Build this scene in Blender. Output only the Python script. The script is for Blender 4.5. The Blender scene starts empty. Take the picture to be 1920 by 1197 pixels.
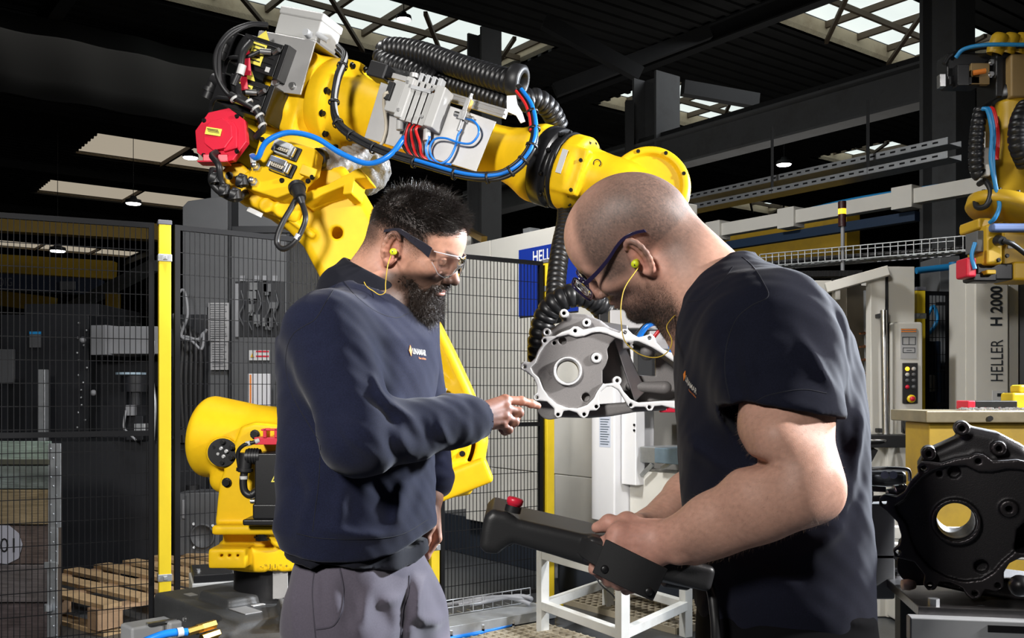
import bpy, bmesh, math, random
import numpy as np
from mathutils import Vector, Matrix, Euler

RND = random.Random(11)
NR = np.random.RandomState(5)
SC = bpy.context.scene
COL = SC.collection
F, CXP, HYP, CZ = 1800.0, 960.0, 737.0, 1.27      # focal length in px, horizon row, eye height

def P(px, py, d):
    """world point standing d metres into the hall, found from where it shows"""
    return np.array([(px - CXP) * d / F, d, CZ + (HYP - py) * d / F])

# ---------------------------------------------------------------- camera, world, lights, exposure
cam = bpy.data.cameras.new('camera'); cam_o = bpy.data.objects.new('camera', cam); COL.objects.link(cam_o)
cam_o.location = (0, 0, CZ); cam_o.rotation_euler = (math.pi / 2, 0, 0)
cam.sensor_width = 36; cam.lens = F * 36 / 1920; cam.shift_y = (HYP - 598.5) / 1920
cam.clip_start = 0.05; cam.clip_end = 200
SC.camera = cam_o
SC.view_settings.view_transform = 'Standard'; SC.view_settings.look = 'None'
SC.view_settings.gamma = 1; SC.view_settings.use_curve_mapping = False
SC.view_settings.exposure = 0.0
W = bpy.data.worlds.new('world'); SC.world = W; W.use_nodes = True
W.node_tree.nodes['Background'].inputs[0].default_value = (0.75, 0.87, 1.0, 1)
W.node_tree.nodes['Background'].inputs[1].default_value = 0.05

def area(name, loc, target, size, power, color=(1, 1, 1), spread=180):
    L = bpy.data.lights.new(name, 'AREA'); L.shape = 'DISK'; L.size = size; L.energy = power; L.color = color
    L.spread = math.radians(spread)
    o = bpy.data.objects.new(name, L); COL.objects.link(o); o.location = loc
    o.rotation_euler = (Vector(target) - Vector(loc)).to_track_quat('-Z', 'Y').to_euler()
    return o
area('key_strobe', (3.5, 1.05, 2.85), (-.2, 2.0, 1.35), .30, 150, (1, .98, .97), 120)
area('rim_strobe', (3.3, 3.9, 2.5), (.3, 1.8, 1.35), .30, 300, (.86, .92, 1), 120)
area('fill_strobe', (-1.4, -.9, 2.7), (-.72, 3.2, 1.55), .6, 42, (1, .97, .93), 76)
area('machine_fill', (-1.3, 3.7, 4.4), (.3, 6.6, 1.3), .6, 90, (1, .99, .97), 110)  # added lamp above the view, brightens the white machine
area('hall_fill', (6, 15, 7.2), (6, 15, 0), 6, 160, (.95, .98, 1))  # added unseen overhead lamp that lifts the dark background
area('hall_fill', (-8, 18, 7.2), (-8, 18, 0), 6, 90, (1, .97, .9))  # second added overhead lamp, lifts the background at left
area('bounce_light', (4, 15, 2.2), (4, 16, 8), 7, 85, (1, .95, .88))  # added unseen uplight, stands in for bounced light on the roof

# ---------------------------------------------------------------- materials
MATS = {}
def mat(name, color, rough=0.5, metal=0.0, bump=0.0, bscale=200.0, var=0.0, vscale=8.0, coat=0.0,
        emit=None, estr=0.0, trans=0.0, alpha=1.0, sheen=0.0, attr=None, ior=1.45, spec=0.5, aniso=None,
        dirt=None, dscale=4.0, damt=0.5, sss=0.0):
    if name in MATS: return MATS[name]
    m = bpy.data.materials.new(name); m.use_nodes = True
    nt = m.node_tree; b = nt.nodes['Principled BSDF']
    c4 = (*color, 1)
    b.inputs['Base Color'].default_value = c4
    b.inputs['Roughness'].default_value = rough; b.inputs['Metallic'].default_value = metal
    b.inputs['IOR'].default_value = ior; b.inputs['Specular IOR Level'].default_value = spec
    if coat: b.inputs['Coat Weight'].default_value = coat; b.inputs['Coat Roughness'].default_value = 0.12
    if trans: b.inputs['Transmission Weight'].default_value = trans
    if alpha < 1: b.inputs['Alpha'].default_value = alpha
    if sheen: b.inputs['Sheen Weight'].default_value = sheen; b.inputs['Sheen Roughness'].default_value = 0.5
    if sss:
        b.inputs['Subsurface Weight'].default_value = sss; b.inputs['Subsurface Radius'].default_value = (1, .35, .2)
        b.inputs['Subsurface Scale'].default_value = 0.006
    if emit: b.inputs['Emission Color'].default_value = (*emit, 1); b.inputs['Emission Strength'].default_value = estr
    tc = nt.nodes.new('ShaderNodeTexCoord')
    src = None
    if attr:
        a = nt.nodes.new('ShaderNodeAttribute'); a.attribute_name = attr; src = a.outputs['Color']
    def mixc(f, c1, c2):
        mx = nt.nodes.new('ShaderNodeMix'); mx.data_type = 'RGBA'
        nt.links.new(f, mx.inputs[0])
        for i, c in ((6, c1), (7, c2)):
            if hasattr(c, 'is_linked'): nt.links.new(c, mx.inputs[i])
            else: mx.inputs[i].default_value = c
        return mx.outputs[2]
    def noise(scale, detail=5, r=0.6, stretch=None):
        n = nt.nodes.new('ShaderNodeTexNoise'); n.inputs['Scale'].default_value = scale
        n.inputs['Detail'].default_value = detail; n.inputs['Roughness'].default_value = r
        v = tc.outputs['Object']
        if stretch:
            mp = nt.nodes.new('ShaderNodeMapping'); mp.inputs['Scale'].default_value = stretch
            nt.links.new(v, mp.inputs[0]); v = mp.outputs[0]
        nt.links.new(v, n.inputs['Vector'])
        return n.outputs['Fac']
    if var:
        f = noise(vscale)
        if src is not None:
            mx = nt.nodes.new('ShaderNodeMix'); mx.data_type = 'RGBA'; mx.blend_type = 'MULTIPLY'; mx.inputs[0].default_value = 1
            cr = nt.nodes.new('ShaderNodeMapRange'); cr.inputs[3].default_value = 1 - var; cr.inputs[4].default_value = 1 + var
            nt.links.new(f, cr.inputs[0]); cr.inputs[1].default_value = .25; cr.inputs[2].default_value = .75
            nt.links.new(src, mx.inputs[6]); nt.links.new(cr.outputs[0], mx.inputs[7]); src = mx.outputs[2]
        else:
            mr = nt.nodes.new('ShaderNodeMapRange'); nt.links.new(f, mr.inputs[0]); mr.inputs[1].default_value = .25; mr.inputs[2].default_value = .75
            lo = tuple(max(0, c * (1 - var)) for c in color) + (1,); hi = tuple(min(1, c * (1 + var)) for c in color) + (1,)
            src = mixc(mr.outputs[0], lo, hi)
    if dirt:
        f = noise(dscale, 8, 0.7)
        mr = nt.nodes.new('ShaderNodeMapRange'); nt.links.new(f, mr.inputs[0]); mr.inputs[1].default_value = .5; mr.inputs[2].default_value = .72
        mr.inputs[4].default_value = damt
        src = mixc(mr.outputs[0], src if src is not None else c4, (*dirt, 1))
    if src is not None: nt.links.new(src, b.inputs['Base Color'])
    if bump:
        f = noise(bscale, 4, .6, aniso)
        bp = nt.nodes.new('ShaderNodeBump'); bp.inputs['Strength'].default_value = min(1, bump); bp.inputs['Distance'].default_value = 0.4 / bscale
        nt.links.new(f, bp.inputs['Height']); nt.links.new(bp.outputs[0], b.inputs['Normal'])
        if coat: nt.links.new(bp.outputs[0], b.inputs['Coat Normal'])
    MATS[name] = m
    return m

# ---------------------------------------------------------------- objects
def tag(o, label=None, cat=None, group=None, kind=None):
    if label: o['label'] = label
    if cat: o['category'] = cat
    if group: o['group'] = group
    if kind: o['kind'] = kind
    return o
def put(o, parent):
    COL.objects.link(o)
    if parent is not None:
        o.parent = parent
        o.matrix_parent_inverse = Matrix.Translation(parent.location).inverted() if parent.type == 'EMPTY' else Matrix.Identity(4)
    return o
def thing(name, label, cat, loc=(0, 0, 0), group=None):
    o = bpy.data.objects.new(name, None); COL.objects.link(o); o.location = Vector(loc); o.empty_display_size = .05
    return tag(o, label, cat, group)

def np_mesh(name, V, Q, smooth=True, col=None):
    """V (n,3), Q (m,4) or (m,3) arrays"""
    me = bpy.data.meshes.new(name); n = len(V); k = Q.shape[1]; m = len(Q)
    me.vertices.add(n); me.vertices.foreach_set('co', np.ascontiguousarray(V, dtype=np.float32).ravel())
    me.loops.add(m * k); me.loops.foreach_set('vertex_index', np.ascontiguousarray(Q, dtype=np.int32).ravel())
    me.polygons.add(m)
    me.polygons.foreach_set('loop_start', np.arange(m, dtype=np.int32) * k)
    me.polygons.foreach_set('use_smooth', np.full(m, smooth, dtype=bool))
    me.update(calc_edges=True)
    if col is not None:
        a = me.color_attributes.new('col', 'FLOAT_COLOR', 'POINT')
        c = np.ones((n, 4), dtype=np.float32); c[:, :3] = col
        a.data.foreach_set('color', c.ravel())
    return me

def nrm(v):
    v = np.asarray(v, float); return v / np.linalg.norm(v)
def basis(ax, hint=(0, 0, 1)):
    a = nrm(ax); h = np.asarray(hint, float)
    if abs(a @ nrm(h)) > .98: h = np.array([1., 0, 0])
    u = nrm(np.cross(h, a)); v = np.cross(a, u)
    return u, v, a

class MB:
    """collects shapes into one mesh"""
    def __init__(s): s.V = []; s.Fc = []; s.S = []; s.n = 0
    def add(s, V, Fs, smooth=False):
        V = np.asarray(V, float); s.V.append(V)
        for f in Fs: s.Fc.append([i + s.n for i in f]); s.S.append(smooth)
        s.n += len(V); return s
    def box(s, c, size, M=None):
        h = np.asarray(size, float) / 2
        v = np.array([[x, y, z] for x in (-1, 1) for y in (-1, 1) for z in (-1, 1)]) * h
        if M is not None: v = v @ np.asarray(M, float)      # rows of M are the box's own axes
        return s.add(v + np.asarray(c, float), [(0, 1, 3, 2), (4, 6, 7, 5), (0, 4, 5, 1), (2, 3, 7, 6), (0, 2, 6, 4), (1, 5, 7, 3)])
    def beam(s, a, b, w, t, up=(0, 0, 1)):
        """box from a to b, w across, t along up"""
        a = np.asarray(a, float); b = np.asarray(b, float); ax = b - a; L = np.linalg.norm(ax)
        u, v, n = basis(ax, up)
        return s.box((a + b) / 2, (w, t, L), np.array([u, v, n]))
    def cyl(s, a, b, r, r2=None, seg=16, smooth=True, cap=True):
        a = np.asarray(a, float); b = np.asarray(b, float); r2 = r if r2 is None else r2
        u, v, n = basis(b - a)
        t = np.arange(seg) * 2 * math.pi / seg; ring = np.cos(t)[:, None] * u + np.sin(t)[:, None] * v
        V = np.vstack([a + ring * r, b + ring * r2])
        fs = [(i, (i + 1) % seg, seg + (i + 1) % seg, seg + i) for i in range(seg)]
        s.add(V, fs, smooth)
        if cap:
            s.add(a + ring * r, [tuple(range(seg - 1, -1, -1))]); s.add(b + ring * r2, [tuple(range(seg))])
        return s
    def hexbolt(s, p, n, r, h, seg=6):
        p = np.asarray(p, float); n = nrm(n); return s.cyl(p, p + n * h, r, seg=seg, smooth=False)
    def lathe(s, p, ax, prof, seg=24, smooth=True, hint=(0, 0, 1), arc=None):
        """prof: list of (r, z) along axis ax from p"""
        u, v, n = basis(ax, hint); p = np.asarray(p, float)
        t0, t1 = arc or (0, 2 * math.pi)
        k = seg if arc is None else seg + 1
        t = t0 + np.arange(k) * (t1 - t0) / seg
        ring = np.cos(t)[:, None] * u + np.sin(t)[:, None] * v
        V = np.vstack([p + n * z + ring * r for r, z in prof])
        fs = []
        for j in range(len(prof) - 1):
            for i in range(seg):
                i2 = (i + 1) % k
                fs.append((j * k + i, j * k + i2, (j + 1) * k + i2, (j + 1) * k + i))
        return s.add(V, fs, smooth)
    def tube(s, pts, r, seg=8, cap=True, closed=False):
        pts = np.asarray(pts, float); n = len(pts)
        rr = np.full(n, r, float) if np.isscalar(r) else np.asarray(r, float)
        T = np.gradient(pts, axis=0); T /= np.linalg.norm(T, axis=1)[:, None] + 1e-12
        u, v, _ = basis(T[0]); V = []
        t = np.arange(seg) * 2 * math.pi / seg
        for i in range(n):
            u = u - T[i] * (u @ T[i]); u /= np.linalg.norm(u) + 1e-12; v = np.cross(T[i], u)
            V.append(pts[i] + (np.cos(t)[:, None] * u + np.sin(t)[:, None] * v) * rr[i])
        fs = [(j * seg + i, j * seg + (i + 1) % seg, (j + 1) * seg + (i + 1) % seg, (j + 1) * seg + i)
              for j in range(n - 1) for i in range(seg)]
        s.add(np.vstack(V), fs, True)
        if cap:
            s.add(V[0], [tuple(range(seg - 1, -1, -1))]); s.add(V[-1], [tuple(range(seg))])
        return s
    def prism(s, poly, o, u, v, n, t, smooth=False):
        """2-D polygon (list of (x,y)) in plane u,v at o, thickness t along n"""
        o = np.asarray(o, float); u = np.asarray(u, float); v = np.asarray(v, float); n = np.asarray(n, float)
        pl = np.asarray(poly, float); k = len(pl)
        a = o + pl[:, :1] * u + pl[:, 1:] * v; V = np.vstack([a, a + n * t])
        s.add(V, [tuple(range(k - 1, -1, -1)), tuple(range(k, 2 * k))] + [(i, (i + 1) % k, k + (i + 1) % k, k + i) for i in range(k)], smooth)
        return s
    def ball(s, c, r, M=None, nu=12, nv=8):
        r = np.broadcast_to(np.asarray(r, float), (3,)); V = []
        for j in range(nv + 1):
            ph = math.pi * j / nv
            for i in range(nu):
                th = 2 * math.pi * i / nu
                V.append((math.sin(ph) * math.cos(th), math.sin(ph) * math.sin(th), math.cos(ph)))
        V = np.array(V) * r
        if M is not None: V = V @ np.asarray(M, float)
        return s.add(V + np.asarray(c, float), [(j * nu + i, (j + 1) * nu + i, (j + 1) * nu + (i + 1) % nu, j * nu + (i + 1) % nu) for j in range(nv) for i in range(nu)], True)
    def mesh(s, name):
        me = bpy.data.meshes.new(name)
        me.from_pydata(np.vstack(s.V).tolist(), [], s.Fc)
        me.polygons.foreach_set('use_smooth', np.array(s.S, dtype=bool)); me.update()
        return me
    def build(s, name, m, parent=None, bevel=0.0, seg=2, label=None, cat=None, kind=None, group=None, weld=False):
        me = s.mesh(name)
        if bevel or weld:
            bm = bmesh.new(); bm.from_mesh(me)
            bmesh.ops.remove_doubles(bm, verts=bm.verts, dist=1e-5)
            bmesh.ops.recalc_face_normals(bm, faces=bm.faces); bm.to_mesh(me); bm.free()
        me.materials.append(m)
        o = bpy.data.objects.new(name, me); put(o, parent)
        if bevel:
            bv = o.modifiers.new('edge', 'BEVEL'); bv.width = bevel; bv.segments = seg; bv.limit_method = 'ANGLE'; bv.angle_limit = math.radians(35)
            me.polygons.foreach_set('use_smooth', np.ones(len(me.polygons), dtype=bool))
            bv.harden_normals = True
        return tag(o, label, cat, group, kind)

def inst(me, name, parent, loc, R=None, scale=1.0, m=None):
    """one more object on shared mesh data"""
    o = bpy.data.objects.new(name, me); COL.objects.link(o)
    M = Matrix.Translation(Vector(loc))
    if R is not None: M = M @ Matrix(np.asarray(R, float).T.tolist()).to_4x4()      # R rows = own axes in the world
    M = M @ (Matrix.Scale(scale, 4) if np.isscalar(scale) else Matrix.Diagonal((*scale, 1)))
    if parent is not None:
        o.parent = parent
        o.matrix_parent_inverse = Matrix.Translation(parent.location).inverted() if parent.type == 'EMPTY' else Matrix.Identity(4)
    o.matrix_basis = M
    return o

def spline(pts, n=40):
    """Catmull-Rom through pts"""
    p = np.asarray(pts, float); k = len(p)
    if k == 2: return p[0] + np.linspace(0, 1, n)[:, None] * (p[1] - p[0])
    q = np.vstack([2 * p[0] - p[1], p, 2 * p[-1] - p[-2]]); t = np.linspace(0, k - 1 - 1e-9, n); i = t.astype(int); f = (t - i)[:, None]
    a, b, c, d = q[i], q[i + 1], q[i + 2], q[i + 3]
    return .5 * (2 * b + (c - a) * f + (2 * a - 5 * b + 4 * c - d) * f ** 2 + (3 * b - a - 3 * c + d) * f ** 3)

def text(body, o, u, v, height, m, parent, name='lettering', width=None, depth=0.0006, bold=0.0, align='CENTER'):
    """lettering laid on a surface: o centre, u reading direction, v up"""
    c = bpy.data.curves.new(name, 'FONT'); c.body = body; c.align_x = align; c.align_y = 'CENTER'; c.size = 1; c.offset = bold
    c.resolution_u = 3
    tmp = bpy.data.objects.new(name, c); COL.objects.link(tmp)
    dg = bpy.context.evaluated_depsgraph_get(); me = bpy.data.meshes.new_from_object(tmp.evaluated_get(dg)); bpy.data.objects.remove(tmp)
    V = np.array([x.co[:] for x in me.vertices])
    if len(V) == 0: return None
    mn, mx = V.min(0), V.max(0); h0 = mx[1] - mn[1]; sc = height / h0; sx = sc if width is None else width / (mx[0] - mn[0])
    cx = (mn[0] + mx[0]) / 2 if align == 'CENTER' else mn[0]; cy = (mn[1] + mx[1]) / 2
    u = nrm(u); v = nrm(v); n = np.cross(u, v); o = np.asarray(o, float)
    Wd = o + ((V[:, :1] - cx) * sx) * u + ((V[:, 1:2] - cy) * sc) * v + n * depth
    me.vertices.foreach_set('co', Wd.astype(np.float32).ravel()); me.update()
    me.materials.clear(); me.materials.append(m)
    ob = bpy.data.objects.new(name, me); put(ob, parent); return ob

# ---------------------------------------------------------------- implicit surfaces -> one continuous mesh
class SDF:
    def __init__(s): s.ops = []; s.o = np.zeros(3); s.A = np.eye(3); s.sc = 1.0
    def frame(s, o=(0, 0, 0), A=None, sc=1.0):
        s.o = np.asarray(o, float); s.A = np.eye(3) if A is None else np.asarray(A, float); s.sc = sc; return s
    def w(s, p): return s.o + (np.asarray(p, float) * s.sc) @ s.A
    def _op(s, fn, c, r, k, mode): s.ops.append((fn, np.asarray(c, float), r, k * s.sc if mode != 'd' else 0, mode)); return s
    def ell(s, c, r, k=0.0, mode='u', M=None):
        c = s.w(c); r = np.broadcast_to(np.asarray(r, float), (3,)) * s.sc; A = s.A if M is None else np.asarray(M, float) @ s.A
        def fn(p):
            q = (p - c) @ A.T; k0 = np.sqrt(((q / r) ** 2).sum(-1)); k1 = np.sqrt(((q / r ** 2) ** 2).sum(-1)) + 1e-9
            return k0 * (k0 - 1) / k1
        return s._op(fn, c, r.max(), k, mode)
    def cone(s, a, b, ra, rb=None, k=0.0, mode='u', wob=None):
        a = s.w(a); b = s.w(b); ra = ra * s.sc; rb = ra if rb is None else rb * s.sc; ab = b - a; L2 = ab @ ab + 1e-12
        def fn(p):
            q = p - a; t = np.clip((q @ ab) / L2, 0, 1); d = np.sqrt(((q - t[..., None] * ab) ** 2).sum(-1)) - (ra + (rb - ra) * t)
            if wob is not None: d = d + wob(p, t)
            return d
        return s._op(fn, (a + b) / 2, math.sqrt(L2) / 2 + max(ra, rb), k, mode)
    def box(s, c, half, k=0.0, mode='u', M=None, rnd=0.0):
        c = s.w(c); h = np.asarray(half, float) * s.sc; rd = rnd * s.sc; A = s.A if M is None else np.asarray(M, float) @ s.A
        def fn(p):
            q = np.abs((p - c) @ A.T) - (h - rd); return np.sqrt((np.maximum(q, 0) ** 2).sum(-1)) + np.minimum(q.max(-1), 0) - rd
        return s._op(fn, c, np.linalg.norm(h), k, mode)
    def cyl(s, a, b, r, k=0.0, mode='u', rnd=0.0, hole=0.0, r2=None):
        a = s.w(a); b = s.w(b); r = r * s.sc; rd = rnd * s.sc; hl = hole * s.sc; r2 = r if r2 is None else r2 * s.sc
        ax = b - a; L = np.linalg.norm(ax); ax = ax / L; c = (a + b) / 2
        def fn(p):
            q = p - c; z = q @ ax; rho = np.sqrt(np.maximum((q * q).sum(-1) - z * z, 0))
            R = r + (r2 - r) * (np.clip(z / L, -.5, .5) + .5)
            dr = rho - R
            if hl: dr = np.maximum(dr, hl - rho)
            x = dr + rd; y = np.abs(z) - L / 2 + rd
            return np.sqrt(np.maximum(x, 0) ** 2 + np.maximum(y, 0) ** 2) + np.minimum(np.maximum(x, y), 0) - rd
        return s._op(fn, c, math.hypot(L / 2, max(r, r2)), k, mode)
    def loft(s, st, k=0.0, mode='u', L=(1, 0, 0), D=(0, 1, 0), pw=2.0, wob=None):
        """st rows: z, cx, cy, a, b  (a along L, b along D) - a body of changing oval section"""
        st = np.asarray(sorted(st), float); L = np.asarray(L, float); D = np.asarray(D, float)
        z0, z1 = st[0, 0], st[-1, 0]
        def fn(p):
            z = np.clip(p[..., 2], z0, z1)
            cx, cy, a, b = [np.interp(z, st[:, 0], st[:, i]) for i in (1, 2, 3, 4)]
            x = p[..., 0] - cx; y = p[..., 1] - cy; u = np.abs(x * L[0] + y * L[1]); v = np.abs(x * D[0] + y * D[1])
            k0 = ((u / a) ** pw + (v / b) ** pw) ** (1 / pw) + 1e-9
            g = np.sqrt((u / a ** 2) ** 2 + (v / b ** 2) ** 2) / k0 + 1e-6
            d = np.minimum((k0 - 1) / g, (k0 - 1) * np.maximum(a, b))
            d = np.where(k0 < .3, (k0 - 1) * np.minimum(a, b), d)
            if wob is not None: d = d + wob(p)
            e = np.maximum(z0 - p[..., 2], p[..., 2] - z1)
            return np.maximum(d, e)
        c = np.array([st[:, 1].mean(), st[:, 2].mean(), (z0 + z1) / 2])
        return s._op(fn, c, math.hypot((z1 - z0) / 2, st[:, 3:].max() + .1), k, mode)
    def ext(s, poly, o, u, v, n, t, k=0.0, mode='u', grow=0.0, rnd=0.0):
        """extruded polygon"""
        u, v, n = [np.asarray(x, float) for x in (u, v, n)]; o = np.asarray(o, float); pl = np.asarray(poly, float); m = len(pl)
        pad = .04; lo2 = pl.min(0) - pad; hi2 = pl.max(0) + pad; nx, ny = 420, 420; st = (hi2 - lo2) / (nx - 1)
        gx, gy = np.meshgrid(lo2[0] + np.arange(nx) * st[0], lo2[1] + np.arange(ny) * st[1], indexing='ij')
        d = np.full(gx.shape, 1e9); sg = np.ones(gx.shape)
        for i in range(m):                                   # distance to the outline, tabulated once
            a = pl[i]; b = pl[i - 1]; e = b - a; wx = gx - a[0]; wy = gy - a[1]
            tt = np.clip((wx * e[0] + wy * e[1]) / (e @ e + 1e-12), 0, 1)
            d = np.minimum(d, (wx - e[0] * tt) ** 2 + (wy - e[1] * tt) ** 2)
            c1 = gy >= a[1]; c2 = gy < b[1]; c3 = e[0] * wy > e[1] * wx
            sg = np.where((c1 & c2 & c3) | (~c1 & ~c2 & ~c3), -sg, sg)
        tab = sg * np.sqrt(d) - grow
        def fn(p):
            q = p - o; x = (q @ u - lo2[0]) / st[0]; y = (q @ v - lo2[1]) / st[1]; z = q @ n
            xc = np.clip(x, 0, nx - 1.001); yc = np.clip(y, 0, ny - 1.001); i = xc.astype(int); j = yc.astype(int); fx = xc - i; fy = yc - j
            d = (tab[i, j] * (1 - fx) + tab[i + 1, j] * fx) * (1 - fy) + (tab[i, j + 1] * (1 - fx) + tab[i + 1, j + 1] * fx) * fy
            d = d + np.hypot((x - xc) * st[0], (y - yc) * st[1])
            X = d + rnd; Y = np.abs(z - t / 2) - abs(t) / 2 + rnd
            return np.sqrt(np.maximum(X, 0) ** 2 + np.maximum(Y, 0) ** 2) + np.minimum(np.maximum(X, Y), 0) - rnd
        c2 = (pl.max(0) + pl.min(0)) / 2; c = o + u * c2[0] + v * c2[1] + n * t / 2
        return s._op(fn, c, math.hypot(np.linalg.norm(pl - c2, axis=1).max() + grow, t / 2), k, mode)
    def fn(s, f, c, r, k=0.0, mode='u'): return s._op(f, s.w(c), r, k, mode)
    @staticmethod
    def _apply(D, d, k, mode):
        if mode == 'd': return D + d
        if mode == 's': d = -d; sgn = 1
        if mode == 'u':
            if k <= 0: return np.minimum(D, d)
            h = np.clip(.5 + .5 * (d - D) / k, 0, 1); return d + (D - d) * h - k * h * (1 - h)
        if k <= 0: return np.maximum(D, d)
        h = np.clip(.5 - .5 * (d - D) / k, 0, 1); return d + (D - d) * h + k * h * (1 - h)
    def polygonize(s, h, B=10, slack=2.2):
        lo = np.min([c - r for f, c, r, k, m in s.ops if m == 'u'], axis=0) - 3 * h
        hi = np.max([c + r for f, c, r, k, m in s.ops if m == 'u'], axis=0) + 3 * h
        nb = np.ceil((hi - lo) / (h * B)).astype(int); bs = B * h; diag = bs * .87
        I = np.stack(np.meshgrid(*[np.arange(n) for n in nb], indexing='ij'), -1).reshape(-1, 3)
        cen = lo + (I + .5) * bs
        near = np.zeros(len(I), bool)
        for f, c, r, k, m in s.ops:
            if m == 'u': near |= ((cen - c) ** 2).sum(1) < (r + diag + k + .01) ** 2
        I = I[near]; cen = cen[near]
        D = np.full(len(I), 1e3); dd = []
        for f, c, r, k, m in s.ops:
            sel = np.nonzero(((cen - c) ** 2).sum(1) < (r * 1.2 + diag + 2 * k + .03) ** 2)[0]
            d = np.full(len(I), 1e3)
            if len(sel):
                d[sel] = f(cen[sel]); D[sel] = s._apply(D[sel], d[sel], k, m)
            dd.append(d)
        act = np.abs(D) < diag * slack + h
        I = I[act]; cen = cen[act]; nA = len(I)
        g = np.stack(np.meshgrid(*[np.arange(B + 1)] * 3, indexing='ij'), -1)
        off = (g * h).reshape(-1, 3)
        base = lo + I * bs
        V = np.full((nA, (B + 1) ** 3), 1e3, dtype=np.float64)
        for (f, c, r, k, m), d in zip(s.ops, dd):
            da = d[act]
            Da = D[act] * (1 if m == 'u' else -1)
            sel = np.nonzero((da < np.maximum(Da, 0) + 2.6 * diag + 2 * k + h) if m != 'd' else (((cen - c) ** 2).sum(1) < (r + diag) ** 2))[0]
            for ch in range(0, len(sel), 400):
                q = sel[ch:ch + 400]; p = base[q][:, None, :] + off[None]
                V[q] = s._apply(V[q], f(p), k, m)
        V = V.reshape(nA, B + 1, B + 1, B + 1)
        # surface cells
        ins = V < 0
        cs = [(a, b, c) for a in (0, 1) for b in (0, 1) for c in (0, 1)]
        cnt = sum(ins[:, a:B + a, b:B + b, c:B + c].astype(np.int8) for a, b, c in cs)
        bi, ci, cj, ck = np.nonzero((cnt > 0) & (cnt < 8))
        val = np.stack([V[bi, ci + a, cj + b, ck + c] for a, b, c in cs], 1)
        pos = np.zeros((len(bi), 3)); num = np.zeros(len(bi)); ca = np.array(cs, float)
        for i in range(8):
            for j in range(i + 1, 8):
                if np.abs(ca[i] - ca[j]).sum() != 1: continue
                x = (val[:, i] < 0) != (val[:, j] < 0)
                t = np.where(x, val[:, i] / (val[:, i] - val[:, j] + 1e-30), 0)
                pos += np.where(x[:, None], ca[i] + t[:, None] * (ca[j] - ca[i]), 0); num += x
        pos /= num[:, None]
        gc = I[bi] * B + np.stack([ci, cj, ck], 1)
        N = nb * B + 2
        key = (gc[:, 0] * N[1] + gc[:, 1]) * N[2] + gc[:, 2]
        od = np.argsort(key); key = key[od]; P3 = (lo + (gc + pos) * h)[od]
        def look(c):
            kk = (c[:, 0] * N[1] + c[:, 1]) * N[2] + c[:, 2]; i = np.clip(np.searchsorted(key, kk), 0, len(key) - 1)
            return np.where(key[i] == kk, i, -1)
        Q = []
        for ax in range(3):
            s0 = [slice(0, B)] * 3; s1 = [slice(0, B)] * 3; s1[ax] = slice(1, B + 1)
            A0 = ins[(slice(None), *s0)]; A1 = ins[(slice(None), *s1)]
            b_, i_, j_, k_ = np.nonzero(A0 != A1)
            flip = A0[b_, i_, j_, k_]
            c = I[b_] * B + np.stack([i_, j_, k_], 1)
            e1 = np.zeros(3, int); e2 = np.zeros(3, int); e1[(ax + 1) % 3] = 1; e2[(ax + 2) % 3] = 1
            q = np.stack([look(c - e1 - e2), look(c - e2), look(c), look(c - e1)], 1)
            q = np.where(flip[:, None], q, q[:, ::-1])
            Q.append(q[(q >= 0).all(1)])
        return P3, np.vstack(Q)
    def build(s, name, h, m, parent=None, col=None, smooth_it=1, label=None, cat=None, kind=None, slack=2.2, deci=None):
        V, Q = s.polygonize(h, slack=slack)
        for _ in range(smooth_it):           # one relaxing pass against stair steps
            acc = np.zeros_like(V); n = np.zeros(len(V))
            for a in range(4):
                i, j = Q[:, a], Q[:, (a + 1) % 4]
                for c in range(3): acc[:, c] += np.bincount(i, V[j, c], len(V)) + np.bincount(j, V[i, c], len(V))
                n += np.bincount(i, minlength=len(V)) + np.bincount(j, minlength=len(V))
            V = V + .5 * (acc / np.maximum(n, 1)[:, None] - V)
        me = np_mesh(name, V, Q, True, None if col is None else col(V))
        me.materials.append(m)
        o = bpy.data.objects.new(name, me); put(o, parent)
        return tag(o, label, cat, None, kind)
def sstep(a, b, x):
    t = np.clip((x - a) / (b - a), 0, 1); return t * t * (3 - 2 * t)
def gauss(q, c, r): return np.exp(-(((q - np.asarray(c)) / np.asarray(r)) ** 2).sum(-1))

# cloth folds: ridges that run round a limb near a joint, and long drags elsewhere
def folds(c, ax, amp, wl, reach, tilt=0.0, ph=0.0, sharp=1.0):
    c = np.asarray(c, float); u, v, n = basis(ax)
    def f(p):
        q = p - c; z = q @ n; x = q @ u; y = q @ v; r2 = (q * q).sum(-1)
        w = np.exp(-r2 / reach ** 2)
        s_ = np.sin(2 * math.pi * (z + tilt * x + .25 * wl * np.sin(y * 23 + ph)) / wl + ph)
        s_ = np.where(s_ > 0, s_ ** sharp if sharp == 1 else np.abs(s_) ** sharp, -np.abs(s_) ** .8)
        return -amp * w * s_
    return f, c, reach * 2.2
def ridge(a, b, r, amp):
    """one cloth fold from a to b, on the side of the garment that faces the hall's front"""
    a = np.asarray(a, float); b = np.asarray(b, float); ym = (a[1] + b[1]) / 2; amp = amp * (1.25 if amp > 0 else .9); r = r * .8
    ax, az = a[0], a[2]; ex, ez = b[0] - ax, b[2] - az; L2 = ex * ex + ez * ez + 1e-9
    def f(p):
        wx = p[..., 0] - ax; wz = p[..., 2] - az; t = np.clip((wx * ex + wz * ez) / L2, 0, 1)
        d2 = (wx - ex * t) ** 2 + (wz - ez * t) ** 2
        return -amp * np.exp(-d2 / r ** 2) * np.sin(math.pi * np.clip(t, .02, .98)) ** .7 * np.exp(-((p[..., 1] - ym) / .11) ** 4)
    return f, (a + b) / 2, math.sqrt(L2) / 2 + .16
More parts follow.
